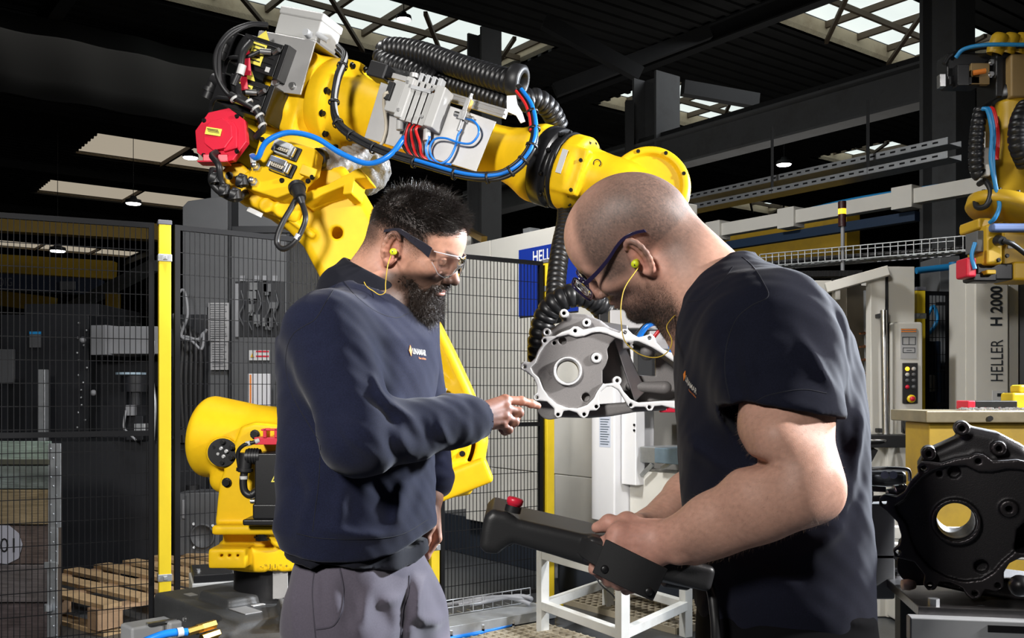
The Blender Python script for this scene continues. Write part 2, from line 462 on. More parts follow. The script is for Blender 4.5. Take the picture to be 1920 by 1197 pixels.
def lumps(amp, sc, ph=0.0, str_=(1, 1, 1)):
    k = np.array(str_) * sc
    def f(p):
        x, y, z = p[..., 0] * k[0] + ph, p[..., 1] * k[1] + 1.7 * ph, p[..., 2] * k[2] - ph
        return amp * (np.sin(x + 1.3 * np.sin(y * .8 + z * .6)) * np.cos(z + 1.1 * np.sin(x * .7)) + .5 * np.sin(1.9 * y + 2.1 * z + x))
    return f

def mesh_arrays(o):
    me = o.data; n = len(me.vertices); V = np.empty(n * 3, np.float32); me.vertices.foreach_get('co', V)
    N = np.empty(n * 3, np.float32); me.vertices.foreach_get('normal', N)
    return V.reshape(-1, 3).astype(float), N.reshape(-1, 3).astype(float)

m_orange_print = mat('orange_print', (.75, .22, .03), rough=.7)
m_white_print = mat('pale_print', (.55, .53, .48), rough=.7)

from mathutils.bvhtree import BVHTree
def seam(o, lines, m, parent, name='seam', r=.0011, sink=.0004):
    """stitched lines that lie on a garment"""
    bvh = BVHTree.FromObject(o, bpy.context.evaluated_depsgraph_get()); mb = MB(); eye = Vector((0, 0, CZ))
    for ln in lines:
        px = np.asarray(ln, float); c = spline(np.c_[px, np.zeros(len(px))], max(12, 6 * len(px))); pts = []
        for x, y, _ in c:
            h = bvh.ray_cast(eye, Vector(P(x, y, 1.0)) - eye)
            if h[0] is not None: pts.append(np.array(h[0]) - np.array(h[1]) * sink)
        if len(pts) > 3: mb.tube(np.array(pts), r, 6)
    return mb.build(name, m, parent, kind='stuff') if mb.n else None
def zcurve(pts, d):
    """height over x of a hem, from where it shows"""
    q = np.array([P(x, y, d) for x, y in pts]); return lambda x: np.interp(x, q[:, 0], q[:, 2])
m_yel = mat('robot_yellow', (.76, .47, .010), rough=.46, bump=.10, bscale=260, spec=.16, var=.05, vscale=30)
m_black = mat('satin_black', (.010, .010, .011), rough=.35, bump=.1, bscale=300)
m_blackm = mat('black_moulding', (.012, .012, .013), rough=.45)
m_hose = mat('hose_black', (.010, .010, .011), rough=.38)
m_red = mat('signal_red_paint', (.62, .018, .045), rough=.35, bump=.1, bscale=300)
m_steel = mat('zinc_steel', (.62, .62, .62), rough=.32, metal=1.0, bump=.08, bscale=120, var=.08, vscale=25)
m_alu = mat('sheet_aluminium', (.46, .455, .45), rough=.45, metal=.6, bump=.06, bscale=180, var=.06, vscale=14)
m_bolt = mat('black_oxide', (.018, .018, .018), rough=.32, metal=.6)
m_white = mat('pale_plastic', (.42, .42, .41), rough=.4)
m_grey = mat('grey_moulding', (.42, .43, .44), rough=.45)
m_blue = mat('blue_hose', (.010, .17, .62), rough=.28)
m_redhose = mat('red_hose', (.60, .02, .02), rough=.3)
m_beige = mat('beige_cable', (.50, .45, .36), rough=.45)
m_lab_y = mat('yellow_label', (.75, .66, .10), rough=.45)
m_lab_w = mat('white_label', (.52, .52, .51), rough=.5)
m_print = mat('black_print', (.012, .012, .012), rough=.6)
m_cast = mat('dark_grey_cast_paint', (.050, .051, .052), rough=.5, bump=.35, bscale=140, var=.12, vscale=20)
m_brass = mat('brass', (.60, .38, .10), rough=.3, metal=1.0)
m_pvc = mat('clear_wrap', (.24, .235, .23), rough=.3, bump=.8, bscale=34)

bolt_mesh = MB().cyl((0, 0, 0), (0, 0, .010), .0085, seg=12, smooth=False).cyl((0, 0, -.0005), (0, 0, .002), .0115, seg=12, smooth=False).mesh('bolt')
bolt_mesh.materials.append(m_bolt)
bolt_mesh_y = MB().cyl((0, 0, 0), (0, 0, .010), .0085, seg=12, smooth=False).cyl((0, 0, -.0005), (0, 0, .002), .0115, seg=12, smooth=False).mesh('bolt')
bolt_mesh_y.materials.append(m_steel)
def bolt(p, n, parent, s=1.0, steel=False):
    u, v, w = basis(n); return inst(bolt_mesh_y if steel else bolt_mesh, 'bolt', parent, p, np.array([u, v, w]), s)
def cable(pts, r, m, parent, name='cable', n=40, seg=8, **kw):
    return MB().tube(spline(pts, n), r, seg).build(name, m, parent, **kw)
def hose(pts, r, m, parent, name='corrugated_hose', pitch=.022, seg=18, **kw):
    """ribbed conduit: every rib a bulge of the one tube"""
    c = spline(pts, 400); L = np.r_[0, np.cumsum(np.linalg.norm(np.diff(c, axis=0), axis=1))]
    k = int(L[-1] / pitch); prof = [(0, .86), (.06, .86), (.12, .97), (.40, 1.0), (.82, .99), (.92, .86)]
    ss = np.array([(i + a) * pitch for i in range(k) for a, _ in prof]); rr = np.array([b * r for i in range(k) for _, b in prof])
    pts2 = np.stack([np.interp(ss, L, c[:, i]) for i in range(3)], 1)
    return MB().tube(pts2, rr, seg).build(name, m, parent, **kw)

# ================================================================ the hall
GA = math.radians(37)
E1 = np.array([math.cos(GA), math.sin(GA), 0]); E2 = np.array([-math.sin(GA), math.cos(GA), 0]); EZ = np.array([0, 0, 1.])
MG = np.array([E1, E2, EZ])
def G(a, b, z=0.0): return E1 * a + E2 * b + EZ * z
def hit(px, py, Q, n):
    o = np.array([0, 0, CZ]); r = P(px, py, 1.0) - o; return o + r * (((np.asarray(Q) - o) @ n) / (r @ n))
m_floor = mat('floor_paint', (.060, .064, .068), rough=.32, var=.2, vscale=3, bump=.15, bscale=60, dirt=(.03, .03, .03), dscale=5, damt=.5)
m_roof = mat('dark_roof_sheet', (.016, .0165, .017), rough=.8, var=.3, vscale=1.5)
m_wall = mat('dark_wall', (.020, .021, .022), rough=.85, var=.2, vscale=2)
m_cream = mat('cream_curb', (.50, .42, .30), rough=.8, var=.15, vscale=2, dirt=(.20, .13, .07), dscale=1.2, damt=.5)
m_sky = mat('skylight_glazing', (.8, .84, .82), rough=.6, emit=(.84, .93, .90), estr=.92, var=.1, vscale=1)
m_skyd = mat('grimy_glazing', (.5, .45, .37), rough=.7, emit=(.60, .52, .40), estr=.62, var=.2, vscale=.8)
m_bar = mat('brown_glazing_bar', (.10, .075, .05), rough=.7)
m_steelgrey = mat('grey_steel_paint', (.125, .13, .135), rough=.55, var=.12, vscale=2, dirt=(.05, .045, .04), dscale=2, damt=.5)
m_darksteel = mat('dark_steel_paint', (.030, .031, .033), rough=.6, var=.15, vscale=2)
m_galv = mat('galvanised', (.50, .52, .54), rough=.45, metal=.8, var=.12, vscale=20)
m_fence = mat('black_powder_coat', (.006, .006, .007), rough=.5, spec=.2)
m_post = mat('post_yellow', (.80, .58, .025), rough=.38, var=.05, vscale=12, bump=.08, bscale=150)
m_wht = mat('machine_white', (.60, .585, .54), rough=.42, var=.06, vscale=3, bump=.06, bscale=200)
m_wht2 = mat('machine_bright_white', (.74, .74, .76), rough=.38, var=.04, vscale=3)
m_navy = mat('plinth_navy', (.016, .021, .030), rough=.5, var=.15, vscale=6)
m_mgrey = mat('machine_mid_grey', (.085, .088, .094), rough=.5, var=.1, vscale=4, bump=.08, bscale=200)
m_mdark = mat('machine_dark', (.010, .011, .014), rough=.5, var=.2, vscale=5)
m_lgrey = mat('cover_grey', (.22, .225, .24), rough=.5, var=.08, vscale=5)
m_craneyel = mat('crane_yellow', (.42, .26, .02), rough=.5, var=.15, vscale=2, dirt=(.1, .07, .03), dscale=2, damt=.5)
m_blueplate = mat('logo_blue', (.010, .035, .30), rough=.4)
m_inner = mat('oily_steel', (.16, .13, .09), rough=.4, metal=.5, var=.3, vscale=6, dirt=(.05, .035, .02), dscale=3, damt=.7)
m_txt_w = mat('white_lettering', (.80, .80, .80), rough=.5)
m_txt_k = mat('dark_lettering', (.02, .024, .03), rough=.5)
m_txt_slate = mat('slate_lettering', (.05, .075, .10), rough=.5)
m_pipe = mat('navy_pipe', (.015, .030, .060), rough=.4)
m_bluepipe = mat('blue_pipe', (.02, .22, .50), rough=.35)

def struct(o): o['kind'] = 'structure'; return o
RH = 8.0
ops = [(5.0, 11.9, 14.4, 16.7), (15.0, 19.2, 14.4, 16.7), (23.4, 26.2, 14.4, 16.7), (13.7, 18.9, 9.0, 11.0), (6.4, 11.2, 26.2, 28.9), (6.6, 12.2, 32.8, 35.3), (4.5, 14.0, 47.4, 49.6), (26.6, 29.4, 21.6, 23.0)]
ae = sorted({-14, 46} | {o[0] for o in ops} | {o[1] for o in ops}); be = sorted({-30, 56} | {o[2] for o in ops} | {o[3] for o in ops})
rf = MB()
for i in range(len(be) - 1):
    run = None
    for j in range(len(ae) - 1):
        ca, cb = (ae[j] + ae[j + 1]) / 2, (be[i] + be[i + 1]) / 2
        op = any(o[0] < ca < o[1] and o[2] < cb < o[3] for o in ops)
        if not op: run = run if run is not None else ae[j]
        if (op or j == len(ae) - 2) and run is not None:
            a1 = ae[j] if op else ae[j + 1]
            rf.box(G((run + a1) / 2, cb, RH + .05), (a1 - run, be[i + 1] - be[i], .10), MG); run = None
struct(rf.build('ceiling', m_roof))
rb_ = MB()
for b_ in np.arange(4, 40, .33):                      # ribs of the roof sheets
    segs = [(2, 30)]
    for o in ops:
        if o[2] - .05 < b_ < o[3] + .05: segs = [s_ for a0, a1 in segs for s_ in ((a0, min(a1, o[0])), (max(a0, o[1]), a1)) if s_[1] > s_[0] + .1]
    for a0, a1 in segs: rb_.box(G((a0 + a1) / 2, b_, RH - .02), (a1 - a0, .10, .05), MG)
struct(rb_.build('trim_1', m_roof))
for i, (a0, a1, b0, b1) in enumerate(ops):
    w = struct(bpy.data.objects.new('window_%d' % (i + 1), None)); COL.objects.link(w); w.location = G((a0 + a1) / 2, (b0 + b1) / 2, RH)
    far = b0 > 25; cb = MB(); hh = .07 if far else .34
    for (a, b_, sa, sb) in (((a0 + a1) / 2, b0 - .04, a1 - a0 + .16, .08), ((a0 + a1) / 2, b1 + .04, a1 - a0 + .16, .08), (a0 - .04, (b0 + b1) / 2, .08, b1 - b0), (a1 + .04, (b0 + b1) / 2, .08, b1 - b0)):
        cb.box(G(a, b_, RH + hh / 2), (sa, sb, hh), MG)
    cb.build('curb', m_cream, w)
    n = max(2, int(round((a1 - a0) / (2.4 if far else 1.0))))
    for k in range(n):
        c0, c1 = a0 + (a1 - a0) * k / n, a0 + (a1 - a0) * (k + 1) / n
        MB().box(G((c0 + c1) / 2, (b0 + b1) / 2, RH + hh + .03), (c1 - c0 - .02, b1 - b0, .02), MG).build('pane', m_skyd if far else m_sky, w)
        MB().box(G(c1, (b0 + b1) / 2, RH + hh - .06), (.07, b1 - b0 + .1, .12), MG).build('glazing_bar', m_bar, w)
    if not far: MB().box(G((a0 + a1) / 2, (b0 + b1) / 2, RH + .1), (a1 - a0, .06, .10), MG).build('crossbar', m_bar, w)
    for k in range(0, 0 if far else n, 2):
        MB().beam(G(a0 + (a1 - a0) * k / n, b0, RH - .05), G(a0 + (a1 - a0) * min(n, k + 2) / n, b1, RH - .05), .07, .07).build('brace', m_bar, w)
fl = struct(MB().box(G(16, 13, -.05), (60, 86, .10), MG).build('floor', m_floor))
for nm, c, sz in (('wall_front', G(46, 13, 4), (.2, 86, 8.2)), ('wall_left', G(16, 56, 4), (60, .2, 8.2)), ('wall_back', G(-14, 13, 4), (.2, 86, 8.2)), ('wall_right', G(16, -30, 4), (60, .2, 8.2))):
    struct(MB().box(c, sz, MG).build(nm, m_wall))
# roof beams: rafters across the bays, and the haunched frames
def ibeam(mb, a, b_, w, h, up=(0, 0, 1)):
    a, b_ = np.asarray(a, float), np.asarray(b_, float); upv = np.asarray(up, float)
    mb.beam(a + upv * (h / 2 - .015), b_ + upv * (h / 2 - .015), w, .03, up).beam(a - upv * (h / 2 - .015), b_ - upv * (h / 2 - .015), w, .03, up).beam(a, b_, .03, h - .06, up); return mb
def struct_mb(mb, nm, m): return struct(mb.build(nm, m))
ti = 2
for b_ in (18.6, 24.0, 30.6, 38.0):
    struct_mb(ibeam(MB(), G(0, b_, 7.84), G(34, b_, 7.84), .20, .26), 'trim_%d' % ti, m_darksteel); ti += 1
for a in (3.6, 13.4):
    struct_mb(ibeam(MB(), G(a, 3, 7.78), G(a, 50, 7.78), .22, .36), 'trim_%d' % ti, m_darksteel); ti += 1
# columns
C2 = np.array([(1776 - 960) * 10.4 / F, 10.4, 0]); C1 = np.array([(1230 - 960) * 14.4 / F, 14.4, 0])
for nm, c, w, h in (('column', C2, .40, RH), ('column', C1, .50, 6.0), ('column', G(9.1, 19.5), .5, RH), ('column', P(908, 400, 13.4) * [1, 1, 0], .34, 6.3)):
    mb = MB()
    for s_ in (-1, 1): mb.box(c + E2 * s_ * w * .46 + EZ * h / 2, (w, .04, h), MG)
    mb.box(c + EZ * h / 2, (.03, w * .9, h), MG).box(c + EZ * .02, (w * 1.2, w * 1.2, .04), MG)
    struct(mb.build(nm, m_steelgrey))
struct(MB().beam(P(1180, 560, 14.2), P(1180, 190, 14.2), .12, .12).build('column', m_darksteel))
for x0, y0, x1, y1, d_ in ((1020, 40, 1200, 140, 15.0), (1040, 170, 1330, 60, 16), (1280, 165, 1420, 190, 15.2)):
    struct(MB().beam(P(x0, y0, d_), P(x1, y1, d_ + .3), .16, .22).build('trim_%d' % ti, m_darksteel)); ti += 1
# crane runway beam along the right-hand bay
def along(px, py, d, px2): # a level line running in the E2 direction through a point, out to column px2
    p = P(px, py, d); k = (px2 - CXP) / F; t = (k * p[1] - p[0]) / (E2[0] - k * E2[1]); return p + E2 * t
ra, rb2 = along(1500, 222, 12.2, 1760), along(1500, 222, 12.2, 870)
struct(ibeam(MB(), ra, rb2, .30, .46).build('trim_%d' % ti, m_steelgrey)); ti += 1
struct(MB().beam(ra + EZ * .30, rb2 + EZ * .30, .06, .07).build('trim_%d' % ti, m_darksteel)); ti += 1
for k in range(9):
    p = ra + (rb2 - ra) * (k + .5) / 9 + EZ * .25; struct(MB().box(p, (.12, .10, .08), MG).build('trim_%d' % ti, m_darksteel)); ti += 1
def line_thing(name, label, cat, px, py, d, x0, x1, w, h, m, **kw):
    a, b_ = along(px, py, d, x0), along(px, py, d, x1)
    o = MB().beam(a, b_, w, h).build(name, m); return tag(o, label, cat, **kw), a, b_
o_, wa, wb_ = line_thing('service_beam', 'long white square service beam below the cable trays', 'beam', 1580, 393, 7.4, 1875, 1250, .09, .105, m_wht)
for k in (.22, .55, .80): MB().box(wa + (wb_ - wa) * k, (.14, .16, .16), MG).build('joint_box', m_wht, o_)
line_thing('pipe_run', 'dark blue pipe slung under the white service beam', 'pipe', 1500, 440, 7.8, 1720, 1320, .07, .07, m_pipe)
line_thing('crane_girder', 'wide yellow crane girder behind the bald man', 'girder', 1420, 462, 9.5, 1600, 1280, .2, .42, m_craneyel)
tag(MB().beam(P(-80, 414, 11.0), P(296, 437, 12.0), .2, .20).build('crane_girder', m_craneyel), 'yellow crane girder along the top of the left fence panel', 'girder')
for k, (a, d_) in enumerate(((375, 8.2), (352, 8.35))):
    t = thing('cable_tray', 'perforated steel cable tray, %s of the two under the runway beam' % ('lower' if k == 0 else 'upper'), 'cable tray', along(1550, a - 20, d_, 1550))
    a_, b_ = along(1550, a - 28, d_, 1790), along(1550, a - 28, d_, 1290)
    MB().beam(a_, b_, .20, .006).beam(a_ + E1 * -.1 + EZ * .025, b_ + E1 * -.1 + EZ * .025, .004, .05).beam(a_ + E1 * .1 + EZ * .025, b_ + E1 * .1 + EZ * .025, .004, .05).build('tray', m_galv, t)
    L_ = np.linalg.norm(b_ - a_); sl = MB()
    for q in np.arange(.1, L_, .09): sl.box(a_ + (b_ - a_) * q / L_ - E1 * .103 + EZ * .025, (.002, .045, .014), MG)
    sl.build('slots', m_fence, t, kind='stuff')
    for q in (.25, .6): MB().beam(a_ + (b_ - a_) * q - E1 * .09, a_ + (b_ - a_) * q - E1 * .09 + EZ * .5, .02, .02).build('hanger', m_darksteel, t)
wire = MB()
t = thing('blue_cable', 'blue cable run hanging below the cable trays', 'cable', along(1500, 395, 8, 1500))
MB().tube(spline([along(1500, 395, 8.0, 1760) , along(1500, 392, 8.0, 1600), along(1500, 398, 8.0, 1450), along(1500, 395, 8.0, 1290)], 30), .014, 6).build('cable', m_bluepipe, t)
# wall screen under the roof at the left
t = thing('fabric_screen', 'dark fabric screen hung below the roof at top left', 'screen', P(200, 160, 15.5))
n_ = 40; Vf = []; s0_, s1_ = P(-160, 70, 14.2), P(520, 70, 14.2)
p0 = P(-120, 140, 15.0); dirn = E1
for i in range(n_ + 1):
    q = p0 + dirn * (i / n_) * 6.4
    for z in (0, .25, .5, .75, 1): Vf.append(q + EZ * (-.1 + z * 1.35) + E2 * (.05 * math.sin(i * .8 + 2 * z) + .04 * math.sin(i * .31)))
me = np_mesh('screen_cloth', np.array(Vf), np.array([[i * 5 + j, i * 5 + j + 1, i * 5 + 6 + j, i * 5 + 5 + j] for i in range(n_) for j in range(4)]), True); me.materials.append(mat('screen_cloth', (.018, .018, .018), rough=.9))
o = bpy.data.objects.new('screen_cloth', me); put(o, t); sd = o.modifiers.new('thick', 'SOLIDIFY'); sd.thickness = .01
# high-bay lamps
m_lampglow = mat('lamp_glow', (1, 1, 1), emit=(1, .98, .92), estr=14)
for px, py, lb in ((757, 33, 'round high-bay lamp under the skylight above the robot forearm'), (357, 292, 'round high-bay lamp beside the red motor cover'), (250, 378, 'round high-bay lamp above the left fence panel'),
                   (1470, 305, 'round high-bay lamp above the bald man\'s back'), (1812, 325, 'small high-bay lamp beside the far robot'), (108, 467, 'high-bay lamp seen through the left fence mesh')):
    d = min(6.2 * F / (HYP - py), 24); c = P(px, py, d); s_ = d / 18
    t = thing('high_bay_lamp', lb, 'lamp', c, 'high-bay lamps')
    MB().lathe(c, EZ, [(0, .10 * s_), (.05 * s_, .10 * s_), (.07 * s_, .05 * s_), (.14 * s_, .03 * s_), (.15 * s_, -.03 * s_), (.14 * s_, -.04 * s_)], 24).build('housing', m_darksteel, t)
    MB().lathe(c - EZ * .035 * s_, -EZ, [(.135 * s_, 0), (.12 * s_, .02 * s_), (0, .03 * s_)], 24).build('diffuser', m_lampglow, t)
    MB().cyl(c + EZ * .10 * s_, c * [1, 1, 0] + EZ * (RH + .02), .008, seg=6).build('stem', m_darksteel, t)

# ---------------------------------------------------------------- safety fence
FP = [np.array([(308.5 - 960) * 4.43 / F, 4.43, 0]), np.array([(812 - 960) * 5.29 / F, 5.29, 0]), np.array([(1028 - 960) * 5.73 / F, 5.73, 0])]
FH = 2.05
def post(p, label, dirn, h=2.045):
    u = nrm(dirn); v = np.cross(EZ, u); M = np.array([u, v, EZ])
    t = thing('fence_post', label, 'post', p, 'yellow fence posts')
    MB().box(p + EZ * (h / 2), (.054, .054, h), M).build('post', m_post, t, bevel=.004)
    MB().box(p + EZ * (h + .008), (.062, .062, .022), M).build('cap', mat('cap_grey', (.12, .12, .14), rough=.5), t, bevel=.004)
    for z in (h - .155, .42):
        c = MB().box(p + EZ * z, (.062, .062, .034), M).box(p + EZ * z - v * .034, (.018, .012, .020), M).build('clamp', m_galv, t, bevel=.003)
        MB().cyl(p + EZ * z - v * .04, p + EZ * z - v * .048, .006, seg=10).build('bolt', m_galv, c)
    MB().box(p + EZ * .005, (.13, .13, .010), M).build('foot_plate', m_post, t)
def panel(p0, p1, label, h=FH, z0=.10, mid=1.085, pitch=.0235, hp=.102, group='black mesh fence panels'):
    p0, p1 = np.asarray(p0, float), np.asarray(p1, float); u = nrm(p1 - p0); L = np.linalg.norm(p1 - p0); v = np.cross(EZ, u); M = np.array([u, v, EZ])
    t = thing('mesh_fence', label, 'fence', (p0 + p1) / 2, group)
    w = .024
    fr = MB()
    for z in (z0, h - w / 2, mid): fr.box((p0 + p1) / 2 + EZ * z, (L, .02, w), M)
    for q in (w / 2, L - w / 2): fr.box(p0 + u * q + EZ * (z0 + h) / 2, (w, .021, h - z0), M)
    fr.build('frame', m_fence, t)
    ms = MB(); r = .0016
    for q in np.arange(w, L - w, pitch): ms.box(p0 + u * q + EZ * (z0 + h) / 2 - v * .003, (r * 2, r * 2, h - z0), M)
    for z in np.arange(z0 + .09, h - .03, hp): ms.box((p0 + p1) / 2 + EZ * z + v * .001, (L, r * 2, r * 2.2), M)
    ms.build('wire_mesh', m_fence, t, kind='stuff')
    return t
d12 = nrm(FP[1] - FP[0]); d23 = nrm(FP[2] - FP[1]); d01 = nrm(np.array([.593, .27, 0]))
post(FP[0], 'yellow fence post left of the robot base', d01); post(FP[1], 'yellow fence post half hidden behind the robot arm', d12); post(FP[2], 'yellow fence post under the silver casting', d23)
panel(FP[0] - d01 * 1.30, FP[0] - d01 * .045, 'black mesh fence panel left of the yellow post, in front of the wooden crate')
panel(FP[0] + d12 * .045, FP[1] - d12 * .045, 'black mesh fence panel behind the robot, before the grey machine')
panel(FP[1] + d23 * .045, FP[2] - d23 * .045, 'narrow black mesh fence panel between the robot arm and the pointing hand')
# ================================================================ machines, fixtures and goods standing about
def bx(mb, px0, py0, px1, py1, d, depth, rot=0.0):
    """box whose front face stands d metres off and spans those columns and rows"""
    a, b_ = P(px0, py0, d), P(px1, py1, d); w, h = abs(b_[0] - a[0]), abs(a[2] - b_[2]); c = (a + b_) / 2
    ca, sa = math.cos(rot), math.sin(rot); M = np.array([[ca, sa, 0], [-sa, ca, 0], [0, 0, 1]])
    return mb.box(c + M[1] * depth / 2, (w / max(.3, ca), depth, h), M)
def bpart(name, m, par, px0, py0, px1, py1, d, depth, rot=0.0, bevel=.004, **kw):
    return bx(MB(), px0, py0, px1, py1, d, depth, rot).build(name, m, par, bevel=bevel, **kw)
FLZ = lambda d: HYP + CZ * F / d           # row where the floor shows at depth d

# ---------------- machining centre in the middle
HQ = P(1085, 900, 6.3); HN = -E1; HU = -E2          # its front runs along E2, nearer to the right
MC = thing('machining_centre', 'large white machining centre with a blue logo plate, behind the casting', 'machine', (HQ[0], HQ[1] + .6, 0))
def hp(px, py, out=0.0): return hit(px, py, HQ, HN) + HN * out
def hbox(mb, px0, px1, z0, z1, out, depth):
    a, b_ = hp(px0, 700), hp(px1, 700); L = (b_ - a) @ HU
    c = (a + b_) / 2; c = np.array([c[0], c[1], (z0 + z1) / 2]) + HN * (out - depth / 2)
    return mb.box(c, (abs(L), depth, abs(z1 - z0)), np.array([HU, -HN, EZ]))
def hpart(nm, m, px0, px1, z0, z1, out, depth, bevel=.006, par=MC, **kw): return hbox(MB(), px0, px1, z0, z1, out, depth).build(nm, m, par, bevel=bevel, **kw)
zt = hp(945, 445)[2]; zs = hp(1085, 894)[2]; zb_ = hp(1060, 983)[2]; zo = hp(1190, 768)[2]
hpart('upper_panel', m_wht, 872, 919.3, zs, zt, 0, 1.0); hpart('upper_panel', m_wht, 920.3, 1129, zs + .001, zt, 0, 1.0)
hpart('lower_panel', m_wht, 872, 1038, .30, zs - .002, -.004, .9); hpart('lower_panel', m_wht, 1040, 1129, zb_, zs - .002, 0, .9)
hpart('upper_panel', m_wht, 1130, 1262, zo, zt, -.01, .2)
hpart('plinth', m_navy, 800, 1262, 0, .30, -.10, .5)
hpart('name_pillar', m_wht2, 1130, 1174, hp(1150, 976)[2], zt - .05, .10, .35, .012)
hpart('sliding_door', m_wht2, 1176, 1203, hp(1190, 909)[2], zo + .5, .05, .08, .006)
dp = MB().cyl(hp(1201, 797, .052), hp(1201, 797, .056), .008, seg=10).cyl(hp(1201, 807, .052), hp(1201, 807, .056), .008, seg=10).build('door_screws', m_fence, MC, kind='stuff')
hpart('lower_panel', m_wht, 1176, 1275, hp(1200, 972)[2], hp(1220, 885)[2], -.02, .2)
hpart('work_chamber', m_inner, 1204, 1282, hp(1220, 885)[2], zo, -.75, .1)
for a, b_, mm in ((1204, 1213, m_inner), (1224, 1232, m_inner), (1246, 1250, m_wht), (1258, 1275, m_wht)): hpart('chamber_panel', mm, a, b_, hp(1220, 838)[2], zo, -.55, .10)
hpart('chip_tray', m_galv, 1206, 1240, hp(1220, 868)[2], hp(1220, 838)[2], .03, .3); hpart('chip_tray', mat('tray_blue_grey', (.16, .22, .27), rough=.4, metal=.3, var=.2, vscale=10), 1240, 1300, hp(1220, 866)[2], hp(1220, 838)[2], .06, .3)
MB().beam(hp(1207, 892, .02), hp(1228, 870, .02), .02, .02).beam(hp(1246, 878, .02), hp(1272, 862, .02), .02, .02).build('tray_stays', m_galv, MC, kind='stuff')
lg = hpart('logo_plate', m_blueplate, 975, 1085, hp(1030, 589)[2] - .0, hp(1030, 459)[2], .012, .012, .001, label='blue logo plate with white lettering')
lo = hp(1027, 478, .0125); text('HELLER', lo, HU, EZ, .080, m_txt_w, lg, width=.295, bold=.02)
vt = hp(1150, 500, .1005); text('HELLER H 2000', hp(1151, 506, .1005), EZ, -HU, .088, m_txt_slate, MC, width=.66, bold=.004)
sh = hbox(MB(), 1146, 1167, hp(1156, 838)[2], hp(1156, 775)[2], .101, .002).build('data_sheet', mat('sheet_blue_white', (.52, .56, .66), rough=.5), MC)
sl = MB()
for k in range(11): hbox(sl, 1148, 1165 - (k % 3) * 2, hp(1156, 787 + 4.6 * k)[2], hp(1156, 785.6 + 4.6 * k)[2], .102, .001)
sl.build('print_lines', m_txt_slate, sh, kind='stuff')
pz = hp(960, 440)[2] + .06
tb = MB(); pa, pb = hp(936, 437, -.3) , hp(1015, 425, -.3)
pa[2] = pb[2] = zt + .05; tb.tube([pa, pb], .022, 10); tb.box(pa, (.10, .08, .10), MG).box(pb, (.08, .08, .10), MG).box(pa - EZ * .04, (.16, .10, .04), MG)
tb.build('top_pipe', m_galv, MC)
tl = MB(); c = P(700, 600, 8.6); bx(tl, 527, 440, 884, 960, 8.7, .8)
tl.build('side_cabinet', m_wht, MC, bevel=.008)
for px in (596, 660, 719, 780, 840): bpart('cabinet_seam', m_lgrey, MC, px, 445, px + 1.0, 955, 8.695, .004, bevel=0)
bpart('cabinet_plinth', m_navy, MC, 527, 960, 884, FLZ(8.7), 8.75, .6)
tag(MB().beam(P(868, 428, 8.45), P(908, 449, 7.9), .05, .05).build('yellow_pipe', m_brass), 'slanting brass-coloured pipe between the bearded man\'s forehead and the white machine', 'pipe')
cb_ = thing('navy_cabinet', 'low navy steel cabinet behind the white stand', 'cabinet', P(1085, 1000, 6.0) * [1, 1, 0])
bpart('body', m_navy, cb_, 1048, 1032, 1126, FLZ(5.95) - 12, 5.9, .4)
bpart('side_edge', m_lgrey, cb_, 1040, 1040, 1046, 1085, 5.88, .05)
# black cabinets and cables behind the castings
eq = thing('equipment_rack', 'dark equipment rack with cables behind the bald man\'s chin', 'rack', P(1230, 600, 5.3) * [1, 1, 0])
bpart('body', m_mdark, eq, 1196, 585, 1236, 760, 5.2, .2); bpart('side_plate', m_galv, eq, 1236, 570, 1262, 700, 5.15, .1)
cable([P(1262, 600, 5.3), P(1272, 582, 5.3), P(1284, 590, 5.3), P(1280, 620, 5.3)], .012, m_blackm, eq)

# ---------------- grey machine behind the second fence panel
GM = thing('grey_machine', 'tall grey machine tool behind the fence, with a valve window and a paper folder', 'machine', P(440, 900, 7.2) * [1, 1, 0])
mb = MB(); a = [P(342, 388, 7.0), P(352, 377, 7.0), P(427, 366, 7.0), P(427, 900, 7.0), P(342, 900, 7.0)]
MB().prism([(p[0], p[2]) for p in a], (0, 7.0, 0), np.array([1., 0, 0]), EZ, np.array([0, 1., 0]), .9).build('left_panel', m_mgrey, GM, bevel=.006)
bpart('left_panel', m_mgrey, GM, 342, 575, 388, 900, 6.97, .3); bpart('right_panel', m_mgrey, GM, 434, 437, 542, 900, 6.95, .9)
bpart('upper_panel', m_mgrey, GM, 436, 350, 545, 427, 7.2, .8); bpart('corner_post', m_mdark, GM, 427, 366, 434, 900, 7.02, .3); bpart('edge_post', m_mdark, GM, 537, 430, 543, 800, 6.94, .05)
bpart('roof_shade', m_mdark, GM, 434, 424, 545, 437, 6.93, .7); bpart('roof_box', m_mgrey, GM, 395, 352, 440, 372, 7.3, .5)
bpart('lower_panel', m_mdark, GM, 342, 900, 545, FLZ(7) - 1, 7.0, .8)
wn_ = bpart('valve_window', m_mdark, GM, 441, 528, 533, 632, 6.945, .02, bevel=.002); bpart('window_jamb', m_lgrey, wn_, 441, 532, 447, 632, 6.93, .02, bevel=.001)
rv = random.Random(3)
for k in range(9):
    x, y = 455 + rv.random() * 70, 535 + rv.random() * 80
    MB().box(P(x, y, 6.92), (.03 + .03 * rv.random(), .03, .04 + .03 * rv.random())).cyl(P(x, y + 4, 6.915), P(x, y + 14, 6.915), .010, seg=8).build('valve', m_mgrey if k % 2 else m_steelgrey, wn_)
for k in range(5):
    x, y = 452 + 16 * k, 545 + 8 * (k % 2); cable([P(x, y, 6.91), P(x + 5, y + 25, 6.90), P(x - 3, y + 45, 6.905), P(x + 4, y + 66, 6.91)], .005, m_mgrey, wn_, n=16, seg=6)
for px in (450, 477, 492, 511): bpart('tag_plate', m_lgrey, GM, px, 517, px + 9, 527, 6.93, .01, bevel=0)
